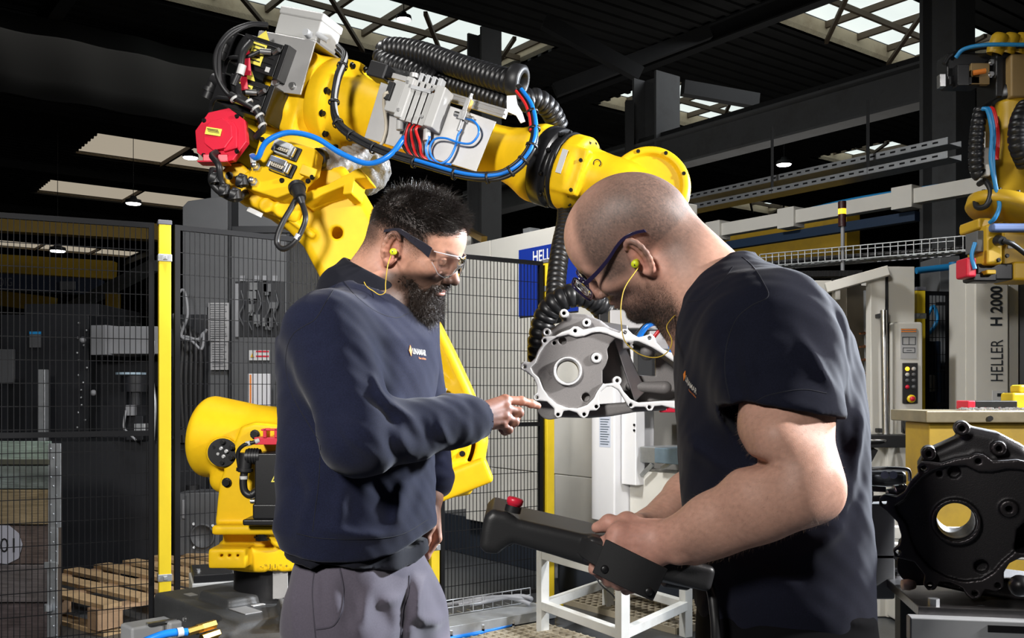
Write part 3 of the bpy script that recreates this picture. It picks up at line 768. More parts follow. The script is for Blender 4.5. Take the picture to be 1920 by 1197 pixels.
bpart('rating_plate', mat('plate_grey', (.30, .30, .31), rough=.5), GM, 391, 568, 430, 640, 6.96, .01, bevel=0); sh = bpart('instruction_sheet', mat('sheet_grey', (.30, .30, .31), rough=.5), GM, 395, 642, 428, 694, 6.96, .01, bevel=0)
ls = MB()
for k in range(16): bx(ls, 394 + (k % 2), 571 + 4.2 * k, 426 - (k * 5) % 7, 572.6 + 4.2 * k, 6.957, .002)
for k in range(10): bx(ls, 398, 646 + 4.5 * k, 424 - (k * 3) % 9, 647.4 + 4.5 * k, 6.957, .002)
ls.build('print_lines', m_mgrey, GM, kind='stuff')
ws = bpart('warning_sign', mat('sheet_white', (.55, .55, .55), rough=.5), GM, 467, 657, 505, 676, 6.93, .01, bevel=0, label='white warning label with red bars')
bx(MB(), 480, 658, 504, 661, 6.928, .002).build('red_bar', m_red, ws); bx(MB(), 480, 667, 504, 670, 6.928, .002).build('red_bar', m_red, ws)
MB().prism([(-.014, -.012), (.014, -.012), (0, .016)], P(473, 667, 6.925), np.array([1., 0, 0]), EZ, np.array([0, -1., 0]), .002).build('warning_triangle', mat('warn_orange', (.7, .40, .02), rough=.5), ws)
fo = thing('paper_folder', 'white paper folder with an orange spine hung on the grey machine', 'folder', P(485, 760, 6.85))
bx(MB(), 464, 701, 506, 772, 6.80, .04).build('folder', mat('paper_white', (.70, .70, .74), rough=.6), fo, bevel=.004); bx(MB(), 468, 703, 471, 770, 6.795, .01).build('spine', m_orange_print, fo)
cu = thing('coolant_unit', 'dark grey coolant unit with a round cover beside the drum', 'unit', P(372, 1045, 6.6) * [1, 1, 0])
bpart('housing', m_mgrey, cu, 335, 924, 412, 1046, 6.6, .25, bevel=.01); bpart('left_panel', m_mgrey, cu, 333, 930, 348, 1042, 6.58, .1)
MB().lathe(P(381, 1005, 6.6), np.array([0, -1., 0]), [(.085, 0), (.085, .02), (.075, .026), (.075, .012), (0, .012)], 28).build('round_cover', m_mgrey, cu); bpart('gauge', m_lgrey, cu, 341, 938, 346, 973, 6.57, .02)
MB().cyl(P(361, 922, 6.8), P(361, 910, 6.8), .045, seg=14).build('filler_cap', m_blackm, cu)
for px, py in ((363, 983), (399, 986), (364, 1027), (400, 1030)): MB().cyl(P(px, py, 6.59), P(px, py, 6.57), .010, seg=8).build('bolt', m_galv, cu)
bpart('stand', m_mdark, cu, 340, 1046, 408, FLZ(6.6), 6.62, .3)
# ---------------- things behind the left fence panel
DM = thing('dark_machine', 'dark machine tool behind the left fence panel', 'machine', P(190, 1000, 6.6) * [1, 1, 0])
bpart('base_cabinet', m_mdark, DM, 60, 828, 292, FLZ(6.6) - 2, 6.5, 1.2, .05); bpart('column', m_mdark, DM, 0, 590, 166, 830, 6.9, 1.0); bpart('hood', m_mdark, DM, 45, 570, 185, 640, 7.2, .8)
bpart('side_cover', m_lgrey, DM, 168, 610, 200, 666, 6.75, .5, -.3); bpart('side_cover', m_lgrey, DM, 197, 612, 296, 664, 6.78, .5, .02); bpart('rear_wall', m_mdark, DM, 166, 664, 300, 830, 7.1, .4)
bpart('profile', m_galv, DM, 70, 693, 84, 830, 6.6, .06); bpart('door_panel', m_mgrey, DM, -10, 655, 25, 718, 6.85, .03)
bpart('instruction_plate', m_mgrey, DM, 55, 622, 76, 652, 6.88, .01, bevel=0); bpart('header', m_bluepipe, DM, 55, 622, 76, 627, 6.875, .01, bevel=0)
for px, py in ((155, 638), (175, 737)): MB().ball(P(px, py, 6.7), .022).build('push_knob', m_lgrey, DM)
rv = random.Random(8)
for k in range(16): MB().ball(P(143 + 20 * rv.random(), 606 + 14 * k, 6.89), .009, nu=6, nv=4).build('screw', m_galv, DM)
pu_ = thing('filter_pump', 'small filter pump with a pale blue lid behind the left fence', 'pump', P(250, 780, 6.5))
MB().cyl(P(252, 735, 6.5), P(252, 705, 6.5), .085, seg=20).cyl(P(252, 760, 6.5), P(252, 735, 6.5), .05, seg=16).build('body', m_mdark, pu_)
MB().cyl(P(246, 703, 6.5), P(246, 699, 6.5), .10, seg=24).build('lid', mat('pale_blue_lid', (.30, .40, .48), rough=.4), pu_); bpart('meter', m_lgrey, pu_, 235, 760, 250, 780, 6.4, .06); bpart('lower_can', m_galv, pu_, 251, 795, 272, 812, 6.4, .08)
bpart('stand', m_mdark, pu_, 236, 780, 268, 826, 6.45, .10)
cable([P(236, 770, 6.38), P(232, 800, 6.36), P(240, 812, 6.36), P(255, 826, 6.36)], .008, m_lgrey, pu_)
cable([P(288, 640, 6.4), P(284, 700, 6.38), P(290, 760, 6.38), P(286, 826, 6.4)], .014, m_galv, pu_)
cd = thing('cable_duct', 'pile of dark hoses and pale cables against the grey machine', 'hoses', P(360, 650, 6.7))
for pts in ([P(330, 555, 6.75), P(345, 545, 6.75), P(352, 590, 6.7), P(340, 630, 6.7), P(360, 640, 6.68), P(378, 655, 6.68), P(382, 625, 6.7), P(372, 640, 6.7)], [P(328, 630, 6.72), P(350, 632, 6.7), P(372, 636, 6.7), P(388, 618, 6.7)]): cable(pts, .010, m_lgrey, cd)
for k in range(6): cable([P(325 + 9 * k, 590 + 8 * k, 6.85), P(335 + 8 * k, 640, 6.82), P(330 + 9 * k, 720, 6.82), P(338 + 7 * k, 830, 6.85)], .022, m_blackm, cd, n=20)
bpart('hose_cabinet', m_mdark, cd, 322, 590, 386, FLZ(6.9) - 4, 6.9, .06)
# far crane parts seen through the mesh
tag(MB().beam(P(-60, 492, 18), P(215, 508, 18.3), .3, .34).build('crane_girder', m_craneyel), 'far yellow crane girder seen through the left fence mesh', 'girder')
cr = MB().beam(P(-60, 526, 16), P(190, 540, 16.2), .3, .26).build('crane_hoist_beam', mat('hoist_navy', (.03, .04, .07), rough=.5)); tag(cr, 'dark blue hoist beam with pale lettering, seen through the left fence mesh', 'beam')
text('DIG', P(10, 529, 15.8), np.array([1., .02, 0]), EZ, .14, m_lgrey, cr, width=.22); MB().box(P(127, 536, 15.8), (.25, .02, .14), None).build('rating_plate', m_lgrey, cr)
tag(MB().beam(P(110, 590, 14), P(290, 498, 12), .12, .14).build('roof_girder', m_steelgrey), 'pale slanting girder seen through the left fence mesh', 'girder')
tag(MB().beam(P(-40, 555, 13), P(100, 572, 13), .2, .2).build('crane_girder', m_craneyel), 'lower yellow girder at the far left behind the mesh', 'girder')
tag(MB().beam(P(212, 550, 12.5), P(212, 610, 12.5), .14, .14).build('crane_post', m_craneyel), 'short yellow crane post behind the left fence mesh', 'post')

# ---------------- wooden crate
WC_ = thing('wooden_crate', 'weathered wooden crate with a steel corner strip behind the left fence', 'crate', P(20, 1000, 5.0) * [1, 1, 0])
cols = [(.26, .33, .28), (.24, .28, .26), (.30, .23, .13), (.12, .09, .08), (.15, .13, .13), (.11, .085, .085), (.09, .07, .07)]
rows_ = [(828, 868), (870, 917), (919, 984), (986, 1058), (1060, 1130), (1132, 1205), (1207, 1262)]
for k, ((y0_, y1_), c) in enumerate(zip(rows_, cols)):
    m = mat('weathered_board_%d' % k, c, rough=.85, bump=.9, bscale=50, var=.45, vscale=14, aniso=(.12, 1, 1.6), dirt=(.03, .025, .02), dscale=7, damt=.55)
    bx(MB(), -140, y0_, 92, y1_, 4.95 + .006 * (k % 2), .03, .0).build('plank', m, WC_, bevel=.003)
bpart('side_wall', mat('crate_side_board', (.08, .06, .045), rough=.9, var=.3, vscale=10), WC_, 60, 834, 108, 1262, 4.985, .05, bevel=0)
MB().prism([(P(-140, 700, 5.0)[0], 5.0), (P(104, 700, 5.0)[0], 5.0), (P(104, 700, 5.0)[0] * 1.05, 5.25), (P(-140, 700, 5.0)[0] * 1.05, 5.25)], (0, 0, .02), np.array([1., 0, 0]), np.array([0, 1., 0]), EZ, P(0, 845, 5.0)[2]).build('box_wall', mat('crate_side_board', (.08, .06, .045)), WC_)
cs = MB(); bx(cs, 90, 832, 114, 990, 4.93, .012); bx(cs, 90, 990, 108, 1060, 4.928, .012); bx(cs, 88, 1060, 107, 1262, 4.93, .012)
cs.build('corner_strip', m_galv, WC_, bevel=.002)
for k in range(24): MB().ball(P(95 + 5 * (k % 3), 842 + 17.5 * k, 4.93), .006, nu=6, nv=4).build('nail', m_galv, WC_)
bx(MB(), 82, 1055, 105, 1066, 4.92, .014).build('latch', m_galv, WC_, bevel=.002); MB().cyl(P(90, 1146, 4.91), P(90, 1134, 4.91), .02, seg=12).build('latch', m_galv, WC_)
MB().prism([(-.10, 0), (-.09, .07), (-.04, .10), (.03, .10), (.08, .06), (.10, 0), (.08, -.07), (.02, -.10), (-.06, -.09)], P(6, 1022, 4.945), np.array([1., 0, 0]), EZ, np.array([0, -1., 0]), .002).build('stencil_patch', mat('stencil_white', (.42, .42, .48), rough=.8), WC_)
text('01', P(14, 1023, 4.9425), np.array([1., 0, 0]), EZ, .075, m_print, WC_, width=.075)
bx(MB(), -140, 862, 92, 872, 4.925, .025).build('top_batten', mat('batten', (.07, .07, .05), rough=.9), WC_, bevel=.003)

# ---------------- pallet
PLt = thing('wooden_pallet', 'pale wooden pallet on the floor behind the left fence', 'pallet', P(250, 1120, 5.6) * [1, 1, 0])
m_pal = mat('pallet_wood', (.40, .27, .14), rough=.85, bump=.5, bscale=40, var=.25, vscale=8, aniso=(.2, 1, 1))
m_pal2 = mat('pallet_wood_end', (.33, .21, .12), rough=.85, bump=.5, bscale=40, var=.25, vscale=8)
pub = nrm(np.array([.80, -.60, 0])); pvb = np.cross(EZ, pub); Mp = np.array([pub, pvb, EZ]); pc_ = np.array([P(275, 1105, 5.82)[0], 5.82, 0])
bpts = [-.56, -.36, -.16, .04, .24, .44, .64]
pm = MB().box((0, 0, 0), (1.15, .105, .022)).mesh('board'); pm.materials.append(m_pal)
for k, v_ in enumerate(bpts): inst(pm, 'board', PLt, pc_ + pvb * v_ + EZ * (.155 + .002 * (k % 2)), Mp)
sm_ = MB().box((0, 0, 0), (.10, 1.36, .022)).mesh('stringer_board'); sm_.materials.append(m_pal2)
bm_ = MB().box((0, 0, 0), (.10, .14, .085)).mesh('block'); bm_.materials.append(m_pal2)
for a in (-.52, 0, .52):
    inst(sm_, 'stringer_board', PLt, pc_ + pub * a + pvb * .04 + EZ * .133, Mp); inst(pm, 'skid', PLt, pc_ + pub * 0 + pvb * (.04 + a * 1.15) + EZ * .012, Mp)
    for c in (-.57, .04, .64): inst(bm_, 'block', PLt, pc_ + pub * a + pvb * c + EZ * .078, Mp)

# ---------------- white welded stand, gratings, cable channel
ST = thing('steel_stand', 'white welded square-tube stand below the teach pendant', 'stand', (.53, 5.0, 0))
m_stand = mat('stand_white', (.62, .62, .59), rough=.5, var=.06, vscale=6, dirt=(.3, .26, .2), dscale=5, damt=.35)
cl, cn2, cr_, cbk = np.array([.16, 5.0, 0]), np.array([.506, 4.4, 0]), np.array([.905, 5.0, 0]), np.array([.56, 5.6, 0])
for c in (cl, cn2, cr_, cbk):
    MB().beam(c, c + EZ * .455, .05, .05, nrm(cn2 - cl)).build('leg', m_stand, ST, bevel=.003)
for z, nm in ((.43, 'top_rail'), (.165, 'shelf_rail')):
    for p_, q_ in ((cl, cn2), (cn2, cr_), (cr_, cbk), (cbk, cl)):
        u = nrm(q_ - p_); MB().beam(p_ + u * .025 + EZ * z, q_ - u * .025 + EZ * z, .045, .045).build(nm, m_stand, ST, bevel=.003)
cable([P(1106, 1060, 4.8), P(1125, 1095, 4.7), P(1150, 1118, 4.6), P(1168, 1150, 4.5)], .004, m_blackm, ST)
m_grate = mat('beige_grating', (.34, .295, .215), rough=.6, var=.12, vscale=12)
def grating(label, c, sx, sy, rot, z=.0, pitch=.052):
    u = np.array([math.cos(rot), math.sin(rot), 0]); v = np.cross(EZ, u); M = np.array([u, v, EZ]); c = np.asarray(c, float)
    t = thing('floor_grating', label, 'grating', c, 'beige floor gratings'); mb = MB()
    for q in np.arange(-sx / 2, sx / 2 + .001, pitch): mb.box(c + u * q + EZ * (z + .018), (.010, sy, .034), M)
    for q in np.arange(-sy / 2, sy / 2 + .001, pitch): mb.box(c + v * q + EZ * (z + .0185), (sx, .010, .037), M)
    mb.build('grid', m_grate, t, kind='stuff')
gr_ = GA - math.pi / 2
grating('beige plastic floor grating left of the white stand', (-.02, 4.55, 0), 1.05, 1.0, GA)
grating('beige plastic floor grating behind the legs of the white stand', (.98, 5.75, 0), 1.05, 1.0, GA)
grating('beige plastic floor grating at the bottom edge below the pendant', (-.45, 4.0, 0), .8, .7, GA)
CT = thing('cable_channel', 'grey cable channel with a metal cover on the floor by the fence', 'cable channel', (-.15, 5.15, 0))
a0, a1 = np.array([-.60, 4.73, .09]), np.array([.18, 5.31, .09])
uu_ = nrm(a1 - a0); MB().beam(a0, a1, .20, .006).beam(a0 + np.cross(uu_, EZ) * .1 - EZ * .02, a1 + np.cross(uu_, EZ) * .1 - EZ * .02, .006, .05).build('cover', m_galv, CT, bevel=.001)
MB().beam(a0 - EZ * .06, a1 - EZ * .06, .18, .05).build('channel', m_darksteel, CT)
for k in range(5):
    p = a0 + (a1 - a0) * (k + .5) / 5 + np.cross(uu_, EZ) * .104; MB().box(p - EZ * .03, (.012, .012, .03)).box(p - EZ * .062, (.012, .012, .055)).build('clip', m_steel, CT)
cable([a0 + np.array([.2, .0, -.05]), a0 + np.array([.5, .25, -.05]), np.array([.10, 5.15, .07]), np.array([.20, 5.30, .10]), np.array([.20, 5.40, .12])], .011, m_blue, CT, name='air_hose')
for k in range(3): cable([np.array([-.35 + .06 * k, 5.20, .12]), np.array([-.15 + .08 * k, 5.24 + .02 * k, .15]), np.array([.0 + .05 * k, 5.28, .14]), np.array([.10, 5.27 + .04 * k, .11])], .012, m_lgrey, CT, name='grey_hose')
wt_ = MB()
for k in range(16): q = a0 + (a1 - a0) * k / 15 - np.cross(uu_, EZ) * .13; wt_.cyl(q, q + EZ * .08, .003, seg=5).cyl(q, q - np.cross(uu_, EZ) * .06, .003, seg=5)
for z in (.0, .04, .08): wt_.cyl(a0 - np.cross(uu_, EZ) * .13 + EZ * z, a1 - np.cross(uu_, EZ) * .13 + EZ * z, .003, seg=5)
wt_.build('wire_basket', m_galv, CT, kind='stuff')
hs = tag(cable([np.array([1.0, 5.72, .16]), np.array([1.15, 5.66, .15]), np.array([1.3, 5.55, .15])], .014, m_blue, None, name='air_hose'), 'blue hose lying behind the white stand', 'hose')

# ---------------- second machining centre on the right
R2 = thing('machining_centre', 'white machining centre at right with a control panel and a tall name column', 'machine', P(1720, 900, 5.6) * [1, 1, 0])
DR = 5.4
bpart('door_pillar', m_wht, R2, 1663, 500, 1716, FLZ(DR) - 2, DR, .35, .06); bpart('door', m_wht, R2, 1632, 513, 1661, 818, DR - .05, .06, .1)
MB().cyl(P(1656.5, 582, DR - .12), P(1660, 815, DR - .12), .018, seg=14).build('door_handle', m_steel, R2)
for py in (592, 808): bpart('handle_foot', m_blackm, R2, 1648, py - 4, 1658, py + 4, DR - .12, .06)
bpart('door_post', m_mdark, R2, 1660, 512, 1666, 818, DR - .02, .1)
bpart('chamber_wall', m_inner, R2, 1490, 540, 1632, 870, DR + .75, .1); bpart('chamber_side', mat('oily_dark', (.06, .05, .035), rough=.5, var=.3, vscale=4), R2, 1585, 535, 1630, 850, DR + .15, .5, .3)
bpart('chamber_recess', m_mdark, R2, 1560, 605, 1600, 850, DR + .5, .1)
for py in (625, 650, 675, 701): MB().cyl(P(1622, py, DR + .10), P(1612, py + 1, DR + .05), .010, .005, seg=10).build('coolant_nozzle', mat('copper', (.45, .18, .08), rough=.35, metal=1), R2)
MB().cyl(P(1625, 545, DR + .1), P(1627, 720, DR + .1), .018, seg=12).build('coolant_pipe', m_steelgrey, R2)
bpart('header', m_wht, R2, 1370, 526, 1560, 545, DR + .2, .3); bpart('header_strip', m_lgrey, R2, 1370, 555, 1590, 562, DR + .4, .1)
MB().beam(P(1548, 541, DR - .02), P(1665, 508, DR - .1), .08, .055).build('slide_rail', m_wht, R2, bevel=.004); bpart('slide_bracket', m_wht, R2, 1566, 535, 1576, 562, DR - .03, .06)
bpart('side_panel', m_wht, R2, 1630, 838, 1692, FLZ(DR) - 3, DR + .02, .25)
bpart('lower_skirt', m_mdark, R2, 1480, 870, 1632, FLZ(5.6) - 3, DR + .2, .3)
cpn = bpart('control_column', m_wht, R2, 1678, 604, 1731, FLZ(DR - .1) - 4, DR - .10, .2, .02, bevel=.012)
ins = bpart('instruction_plate', mat('plate_silver', (.38, .38, .38), rough=.45, metal=.3), cpn, 1689, 616, 1719, 673, DR - .105, .004, bevel=0)
bx(MB(), 1690, 617, 1718, 619, DR - .107, .002).build('red_bar', m_orange_print, ins); bx(MB(), 1690, 621, 1718, 623, DR - .107, .002).build('red_bar', m_orange_print, ins)
dg_ = MB()
for x0, y0_, x1, y1_ in ((1692, 632, 1717, 633), (1692, 646, 1717, 647), (1692, 632, 1693, 647), (1716, 632, 1717, 647), (1704, 632, 1705, 647), (1694, 652, 1715, 653), (1694, 661, 1715, 662), (1693, 652, 1694, 662), (1715, 652, 1716, 662), (1700, 657, 1710, 658)): bx(dg_, x0, y0_, x1, y1_, DR - .107, .002)
dg_.build('diagram', m_txt_k, ins, kind='stuff')
kp = bpart('button_panel', m_black, cpn, 1693, 681, 1721, 757, DR - .115, .01, bevel=.002)
m_amber = mat('amber_light', (.9, .45, .02), emit=(1, .45, .02), estr=2.5)
for i, (x, y, mm) in enumerate(((1701, 692, m_amber), (1713, 692, m_white), (1701, 703, m_white), (1713, 703, m_mgrey), (1701, 714, m_mgrey), (1713, 714, m_mgrey), (1701, 726, m_red), (1713, 726, m_mgrey))):
    MB().lathe(P(x, y, DR - .116), np.array([0, -1., 0]), [(.0115, 0), (.0115, .005), (.009, .006), (.008, .012), (0, .013)], 14).build('push_button', mm, kp)
MB().lathe(P(1708, 748, DR - .116), np.array([0, -1., 0]), [(.022, 0), (.022, .012), (0, .012)], 20).build('stop_collar', m_post, kp); MB().lathe(P(1709, 748, DR - .128), np.array([0, -1., 0]), [(.010, 0), (.013, .01), (.013, .02), (0, .022)], 18).build('stop_button', m_red, kp)
sk = bpart('socket_block', m_black, cpn, 1693, 780, 1727, 812, DR - .13, .03)
MB().cyl(P(1702, 788, DR - .14), P(1706, 815, DR - .2), .03, .022, seg=16).cyl(P(1714, 788, DR - .14), P(1718, 806, DR - .19), .026, .02, seg=16).build('socket_plugs', m_blackm, sk, kind='stuff')
cable([P(1707, 815, DR - .2), P(1713, 832, DR - .22), P(1718, 850, DR - .22), P(1722, 900, DR - .2)], .012, m_grey, sk); cable([P(1718, 806, DR - .19), P(1730, 818, DR - .2), P(1732, 845, DR - .2), P(1730, 900, DR - .2)], .014, m_blackm, sk)
dt = thing('drawer_tray', 'black steel drawer tray on the machine behind the bald man', 'tray', P(1665, 828, 5.15))
bpart('tray', m_black, dt, 1618, 816, 1706, 840, 5.15, .12, bevel=.004); MB().tube(spline([P(1632, 828, 5.14), P(1634, 826, 5.11), P(1658, 826, 5.11), P(1660, 828, 5.14)], 12), .006, 8).build('handle', m_steel, dt); MB().beam(P(1640, 842, 5.2), P(1626, 868, 5.2), .03, .03).build('stay', m_black, dt)
nc = bpart('name_column', m_wht, R2, 1828, 528, 1892, FLZ(5.2) - 2, 5.2, .25, bevel=.01); bpart('name_column_side', m_wht, R2, 1892, 520, 1910, FLZ(5.2) - 2, 5.24, .3); bpart('end_panel', m_lgrey, R2, 1912, 500, 1960, FLZ(5.2) - 2, 5.3, .3); bpart('column_edge', m_wht, R2, 1810, 488, 1827, FLZ(5.3) - 2, 5.3, .2)
text('HELLER', P(1869, 676, 5.1985), EZ, np.array([-1., 0, 0]), .066, m_txt_k, nc, width=.225)
text('H 2000', P(1868, 574, 5.1985), EZ, np.array([-1., 0, 0]), .066, m_txt_k, nc, width=.215, bold=.025)
bx(MB(), 1861, 733, 1884, 753, 5.197, .003).build('data_plate', mat('sheet_white', (.55, .55, .55)), nc)
bx(MB(), 1870, 738, 1883, 744, 5.195, .002).build('bar_code', m_txt_k, nc)
bpart('rear_frame', m_steelgrey, R2, 1762, 480, 1800, 780, 6.3, .3)
# small fence and pipes right of the control column
post(P(1723, 700, 5.75) * [1, 1, 0], 'yellow fence post right of the push-button panel', np.array([1., .1, 0]), h=1.27 + 192 * 5.75 / F)
panel(P(1734, 700, 5.75) * [1, 1, 0], P(1781, 700, 5.78) * [1, 1, 0], 'small black mesh panel left half, beside the tall name column', h=1.27 + 190 * 5.77 / F, z0=.9, mid=1.2)
panel(P(1781, 700, 5.78) * [1, 1, 0], P(1832, 700, 5.80) * [1, 1, 0], 'small black mesh panel right half, touching the tall name column', h=1.27 + 193 * 5.8 / F, z0=.9, mid=1.2)
bp_ = thing('blue_pipe', 'bright blue air pipe behind the small mesh fence', 'pipe', P(1790, 700, 6.3))
MB().cyl(P(1788, 492, 6.2), P(1795, 785, 6.2), .030, seg=14).build('riser', m_bluepipe, bp_); MB().cyl(P(1718, 508, 6.2), P(1812, 497, 6.2), .022, seg=12).build('branch', m_bluepipe, bp_)
for py in (570, 690): MB().box(P(1778, py, 6.18), (.14, .04, .02)).build('pipe_bracket', m_blackm, bp_)
cable([P(1735, 600, 6.0), P(1750, 575, 6.0), P(1757, 600, 6.0), P(1742, 625, 6.0), P(1736, 615, 6.0)], .012, m_bluepipe, bp_, name='air_hose')
bpart('navy_tank', m_pipe, thing('navy_tank', 'dark blue tank behind the small mesh fence', 'tank', P(1752, 760, 5.7) * [1, 1, 0]), 1738, 640, 1764, FLZ(6.0), 6.0, .2)
bpart('canister', m_lgrey, thing('grey_canister', 'grey canister behind the small mesh fence', 'canister', P(1752, 740, 5.5)), 1746, 703, 1758, 735, 5.9, .1, bevel=.02)
# wire cable basket along the top
wb2 = thing('wire_basket', 'shiny wire cable basket above the right-hand machine', 'cable tray', P(1640, 500, 5.8)); mb = MB()
p_, q_ = P(1425, 500, 6.4), P(1822, 468, 5.4)
for k, (o1, o2) in enumerate(((0, 0), (0, .08), (.06, 0), (.13, 0), (.20, 0), (.20, .08), (.26, .0))): mb.cyl(p_ + [0, o1, o2], q_ + [0, o1, o2], .0045, seg=5)
for k in range(30): c = p_ + (q_ - p_) * k / 29; mb.cyl(c, c + [0, .26, 0], .004, seg=5).cyl(c, c + [0, 0, .08], .004, seg=5)
mb.build('wires', m_galv, wb2, kind='stuff')
for k in range(3): cable([p_ + (q_ - p_) * .02 + [0, .05 + .05 * k, .02], p_ + (q_ - p_) * .3 + [0, .08 + .03 * k, .03], p_ + (q_ - p_) * .6 + [0, .04 + .06 * k, .02], q_ + [0, .08, .02]], .014, m_blackm, wb2)
dc = thing('drag_chain', 'black drag chain lying under the wire basket at right', 'cable chain', P(1520, 512, 6.2)); 
for k in range(26): MB().box(P(1432 + 7 * k, 516 - .05 * k, 6.3 - .02 * k), (.020, .12, .035)).build('chain_link', m_blackm, dc)
sr = thing('signal_tower', 'signal tower lamp with a lit amber band on a grey pole', 'signal lamp', P(1580, 520, 6.0))
MB().cyl(P(1580, 520, 6.0), P(1580, 425, 6.0), .012, seg=10).build('pole', m_lgrey, sr); MB().cyl(P(1579, 425, 6.0), P(1579, 402, 6.0), .024, seg=18).cyl(P(1579, 392, 6.0), P(1579, 378, 6.0), .025, seg=18).build('housing', mat('dark_red_lens', (.035, .010, .010), rough=.3), sr); MB().cyl(P(1579, 402, 6.0), P(1579, 392, 6.0), .0245, seg=18).build('amber_lens', m_amber, sr)
MB().box(P(1580, 522, 6.0), (.12, .08, .03)).build('mount', m_lgrey, sr)

# ---------------- yellow cabinet with a steel top
YC = thing('yellow_cabinet', 'yellow steel cabinet with a metal top, behind the dark casting', 'cabinet', P(1830, 900, 3.7) * [1, 1, 0])
m_ycab = mat('cabinet_yellow', (.46, .30, .035), rough=.5, var=.12, vscale=4, dirt=(.2, .13, .04), dscale=3, damt=.5)
bpart('body', m_ycab, YC, 1742, 794, 2000, FLZ(3.6) - 20, 3.62, .22); bpart('top_plate', mat('worn_steel_top', (.42, .36, .24), rough=.35, metal=.8, var=.2, vscale=12), YC, 1737, 771, 2000, 793, 3.58, .34)
MB().cyl(P(1857, 785, 3.58), P(1857, 785, 3.57), .010, seg=12).build('slot', m_print, YC); bolt(P(1806, 800, 3.62), (0, -1, 0), YC, .9, steel=True)
sw = MB(); rv = random.Random(5)
for k in range(160): sw.box(P(1800 + 130 * rv.random(), 768 + 2 * rv.random(), 3.6 + .1 * rv.random()) + np.array([0, 0, .004]), (.010 * rv.random() + .003, .006, .008 * rv.random() + .002))
tag(sw.build('metal_swarf', m_steel), 'bright metal swarf scattered on the yellow cabinet top', 'swarf', None, 'stuff')
tt_ = thing('parts_tray', 'black tray with a red end on the yellow cabinet top', 'tray', P(1860, 765, 3.75)); bpart('tray', m_black, tt_, 1828, 752, 1908, 768, 3.72, .12); bpart('red_end', m_red, tt_, 1815, 752, 1829, 768, 3.71, .1)
yb = thing('yellow_block', 'small yellow machine block at the right edge above the cabinet', 'block', P(1912, 745, 3.8)); bpart('block', m_post, yb, 1899, 737, 1930, 769, 3.78, .10, bevel=.01); bpart('upper_block', m_post, yb, 1912, 722, 1930, 738, 3.79, .08, bevel=.01)
# ================================================================ the yellow robot
RB = thing('robot_arm', 'large yellow six-axis robot with red motor cover, holding the silver casting', 'robot', (P(520, 1100, 3.4)[0], 3.4, 0))
A3 = P(645, 200, 3.51); B3 = P(1050, 318, 3.13); ax3 = nrm(B3 - A3); LF = np.linalg.norm(B3 - A3)
U3, V3, _ = basis(ax3)                     # U3 horizontal across, V3 up across
if U3[1] > 0: U3 = -U3                     # U3 looks to the camera side
V3 = np.cross(ax3, U3); V3 = V3 if V3[2] > 0 else -V3
def f3(t, u=0, v=0): return A3 + ax3 * t + U3 * u + V3 * v
# forearm tube
prof = [(0, -.06), (.150, -.06), (.162, -.05), (.166, -.01), (.166, .018), (.160, .026), (.138, .030), (.128, .05), (.118, .09), (.108, .16), (.100, .25), (.093, .40), (.087, .55), (.085, .66), (.088, .71), (.098, .755), (.112, .79), (.124, .815), (.128, .83), (.128, .862), (0, .862)]
FA = MB().lathe(A3, ax3, prof, 56).build('forearm', m_yel, RB)
for i in range(12):
    a = 2 * math.pi * i / 12 + .15
    bolt(A3 + ax3 * .026 + (U3 * math.cos(a) + V3 * math.sin(a)) * .150, ax3, FA, 1.15)
text('C\nF', f3(.655, .0905, .022), ax3 * .97, V3, .075, m_print, FA, width=.03)
WR = MB().lathe(A3, ax3, [(0, .862), (.127, .862), (.130, .866), (.130, .905), (.127, .909), (.112, .911), (.112, .93), (.126, .932), (.126, .945), (0, .945)], 56).build('wrist_flange', m_black, RB)
for i in range(20):
    a = 2 * math.pi * i / 20
    bolt(A3 + ax3 * .932 + (U3 * math.cos(a) + V3 * math.sin(a)) * .119, ax3, WR, .75, steel=False)
    if i % 2: bolt(A3 + ax3 * .911 + (U3 * math.cos(a) + V3 * math.sin(a)) * .121, ax3, WR, .7)
# wrist: yellow neck and round end cover
W0 = f3(LF + .02)
w_ = SDF(); w_.frame()
w_.cyl(f3(.945), f3(1.005), .124, rnd=.012)
w_.cone(f3(1.0), f3(1.15), .098, .082, k=.03)
WC = P(1216, 352, 3.05); wn = nrm(np.array([-.10, -.985, .08]))
w_.cyl(WC - wn * .13, WC - wn * .03, .128, rnd=.012, k=.01)
w_.box(f3(1.0, .09, .0), (.045, .02, .075), M=np.array([ax3, U3, V3]), rnd=.006, k=.012)
w_.cone(f3(1.13, 0, .0), WC - wn * .10, .082, .09, k=.02)
w_.cone(WC + [0, .12, -.02], WC + [0.02, .02, -.16], .085, .07, k=.03)
WB = w_.build('wrist', .0052, m_yel, RB, smooth_it=2)
WCV = MB().lathe(WC - wn * .03, wn, [(0, 0), (.130, 0), (.133, .004), (.133, .03), (.130, .034), (.128, .036), (.126, .055), (.121, .060), (.106, .060), (.102, .056), (.100, .048), (.094, .046), (0, .046)], 64).build('wrist_cover', m_yel, RB, weld=True)
uu, vv, _ = basis(wn)
for i in range(8):
    a = 2 * math.pi * i / 8 + .3
    bolt(WC + wn * .028 + (uu * math.cos(a) + vv * math.sin(a)) * .1135, wn, WCV, .7)
MB().lathe(WC, wn, [(.1250, -.045), (.1345, -.045), (.1345, -.032), (.1250, -.032)], 48).build('seal_ring', m_steel, WB)
for i in range(16):
    a = 2 * math.pi * i / 16
    bolt(f3(1.006) + (U3 * math.cos(a) + V3 * math.sin(a)) * .108, ax3, WB, .6)
MB().box(f3(.975, .1255, .015), (.019, .003, .075), np.array([ax3, U3, V3])).build('scale_label', m_lab_w, WB)
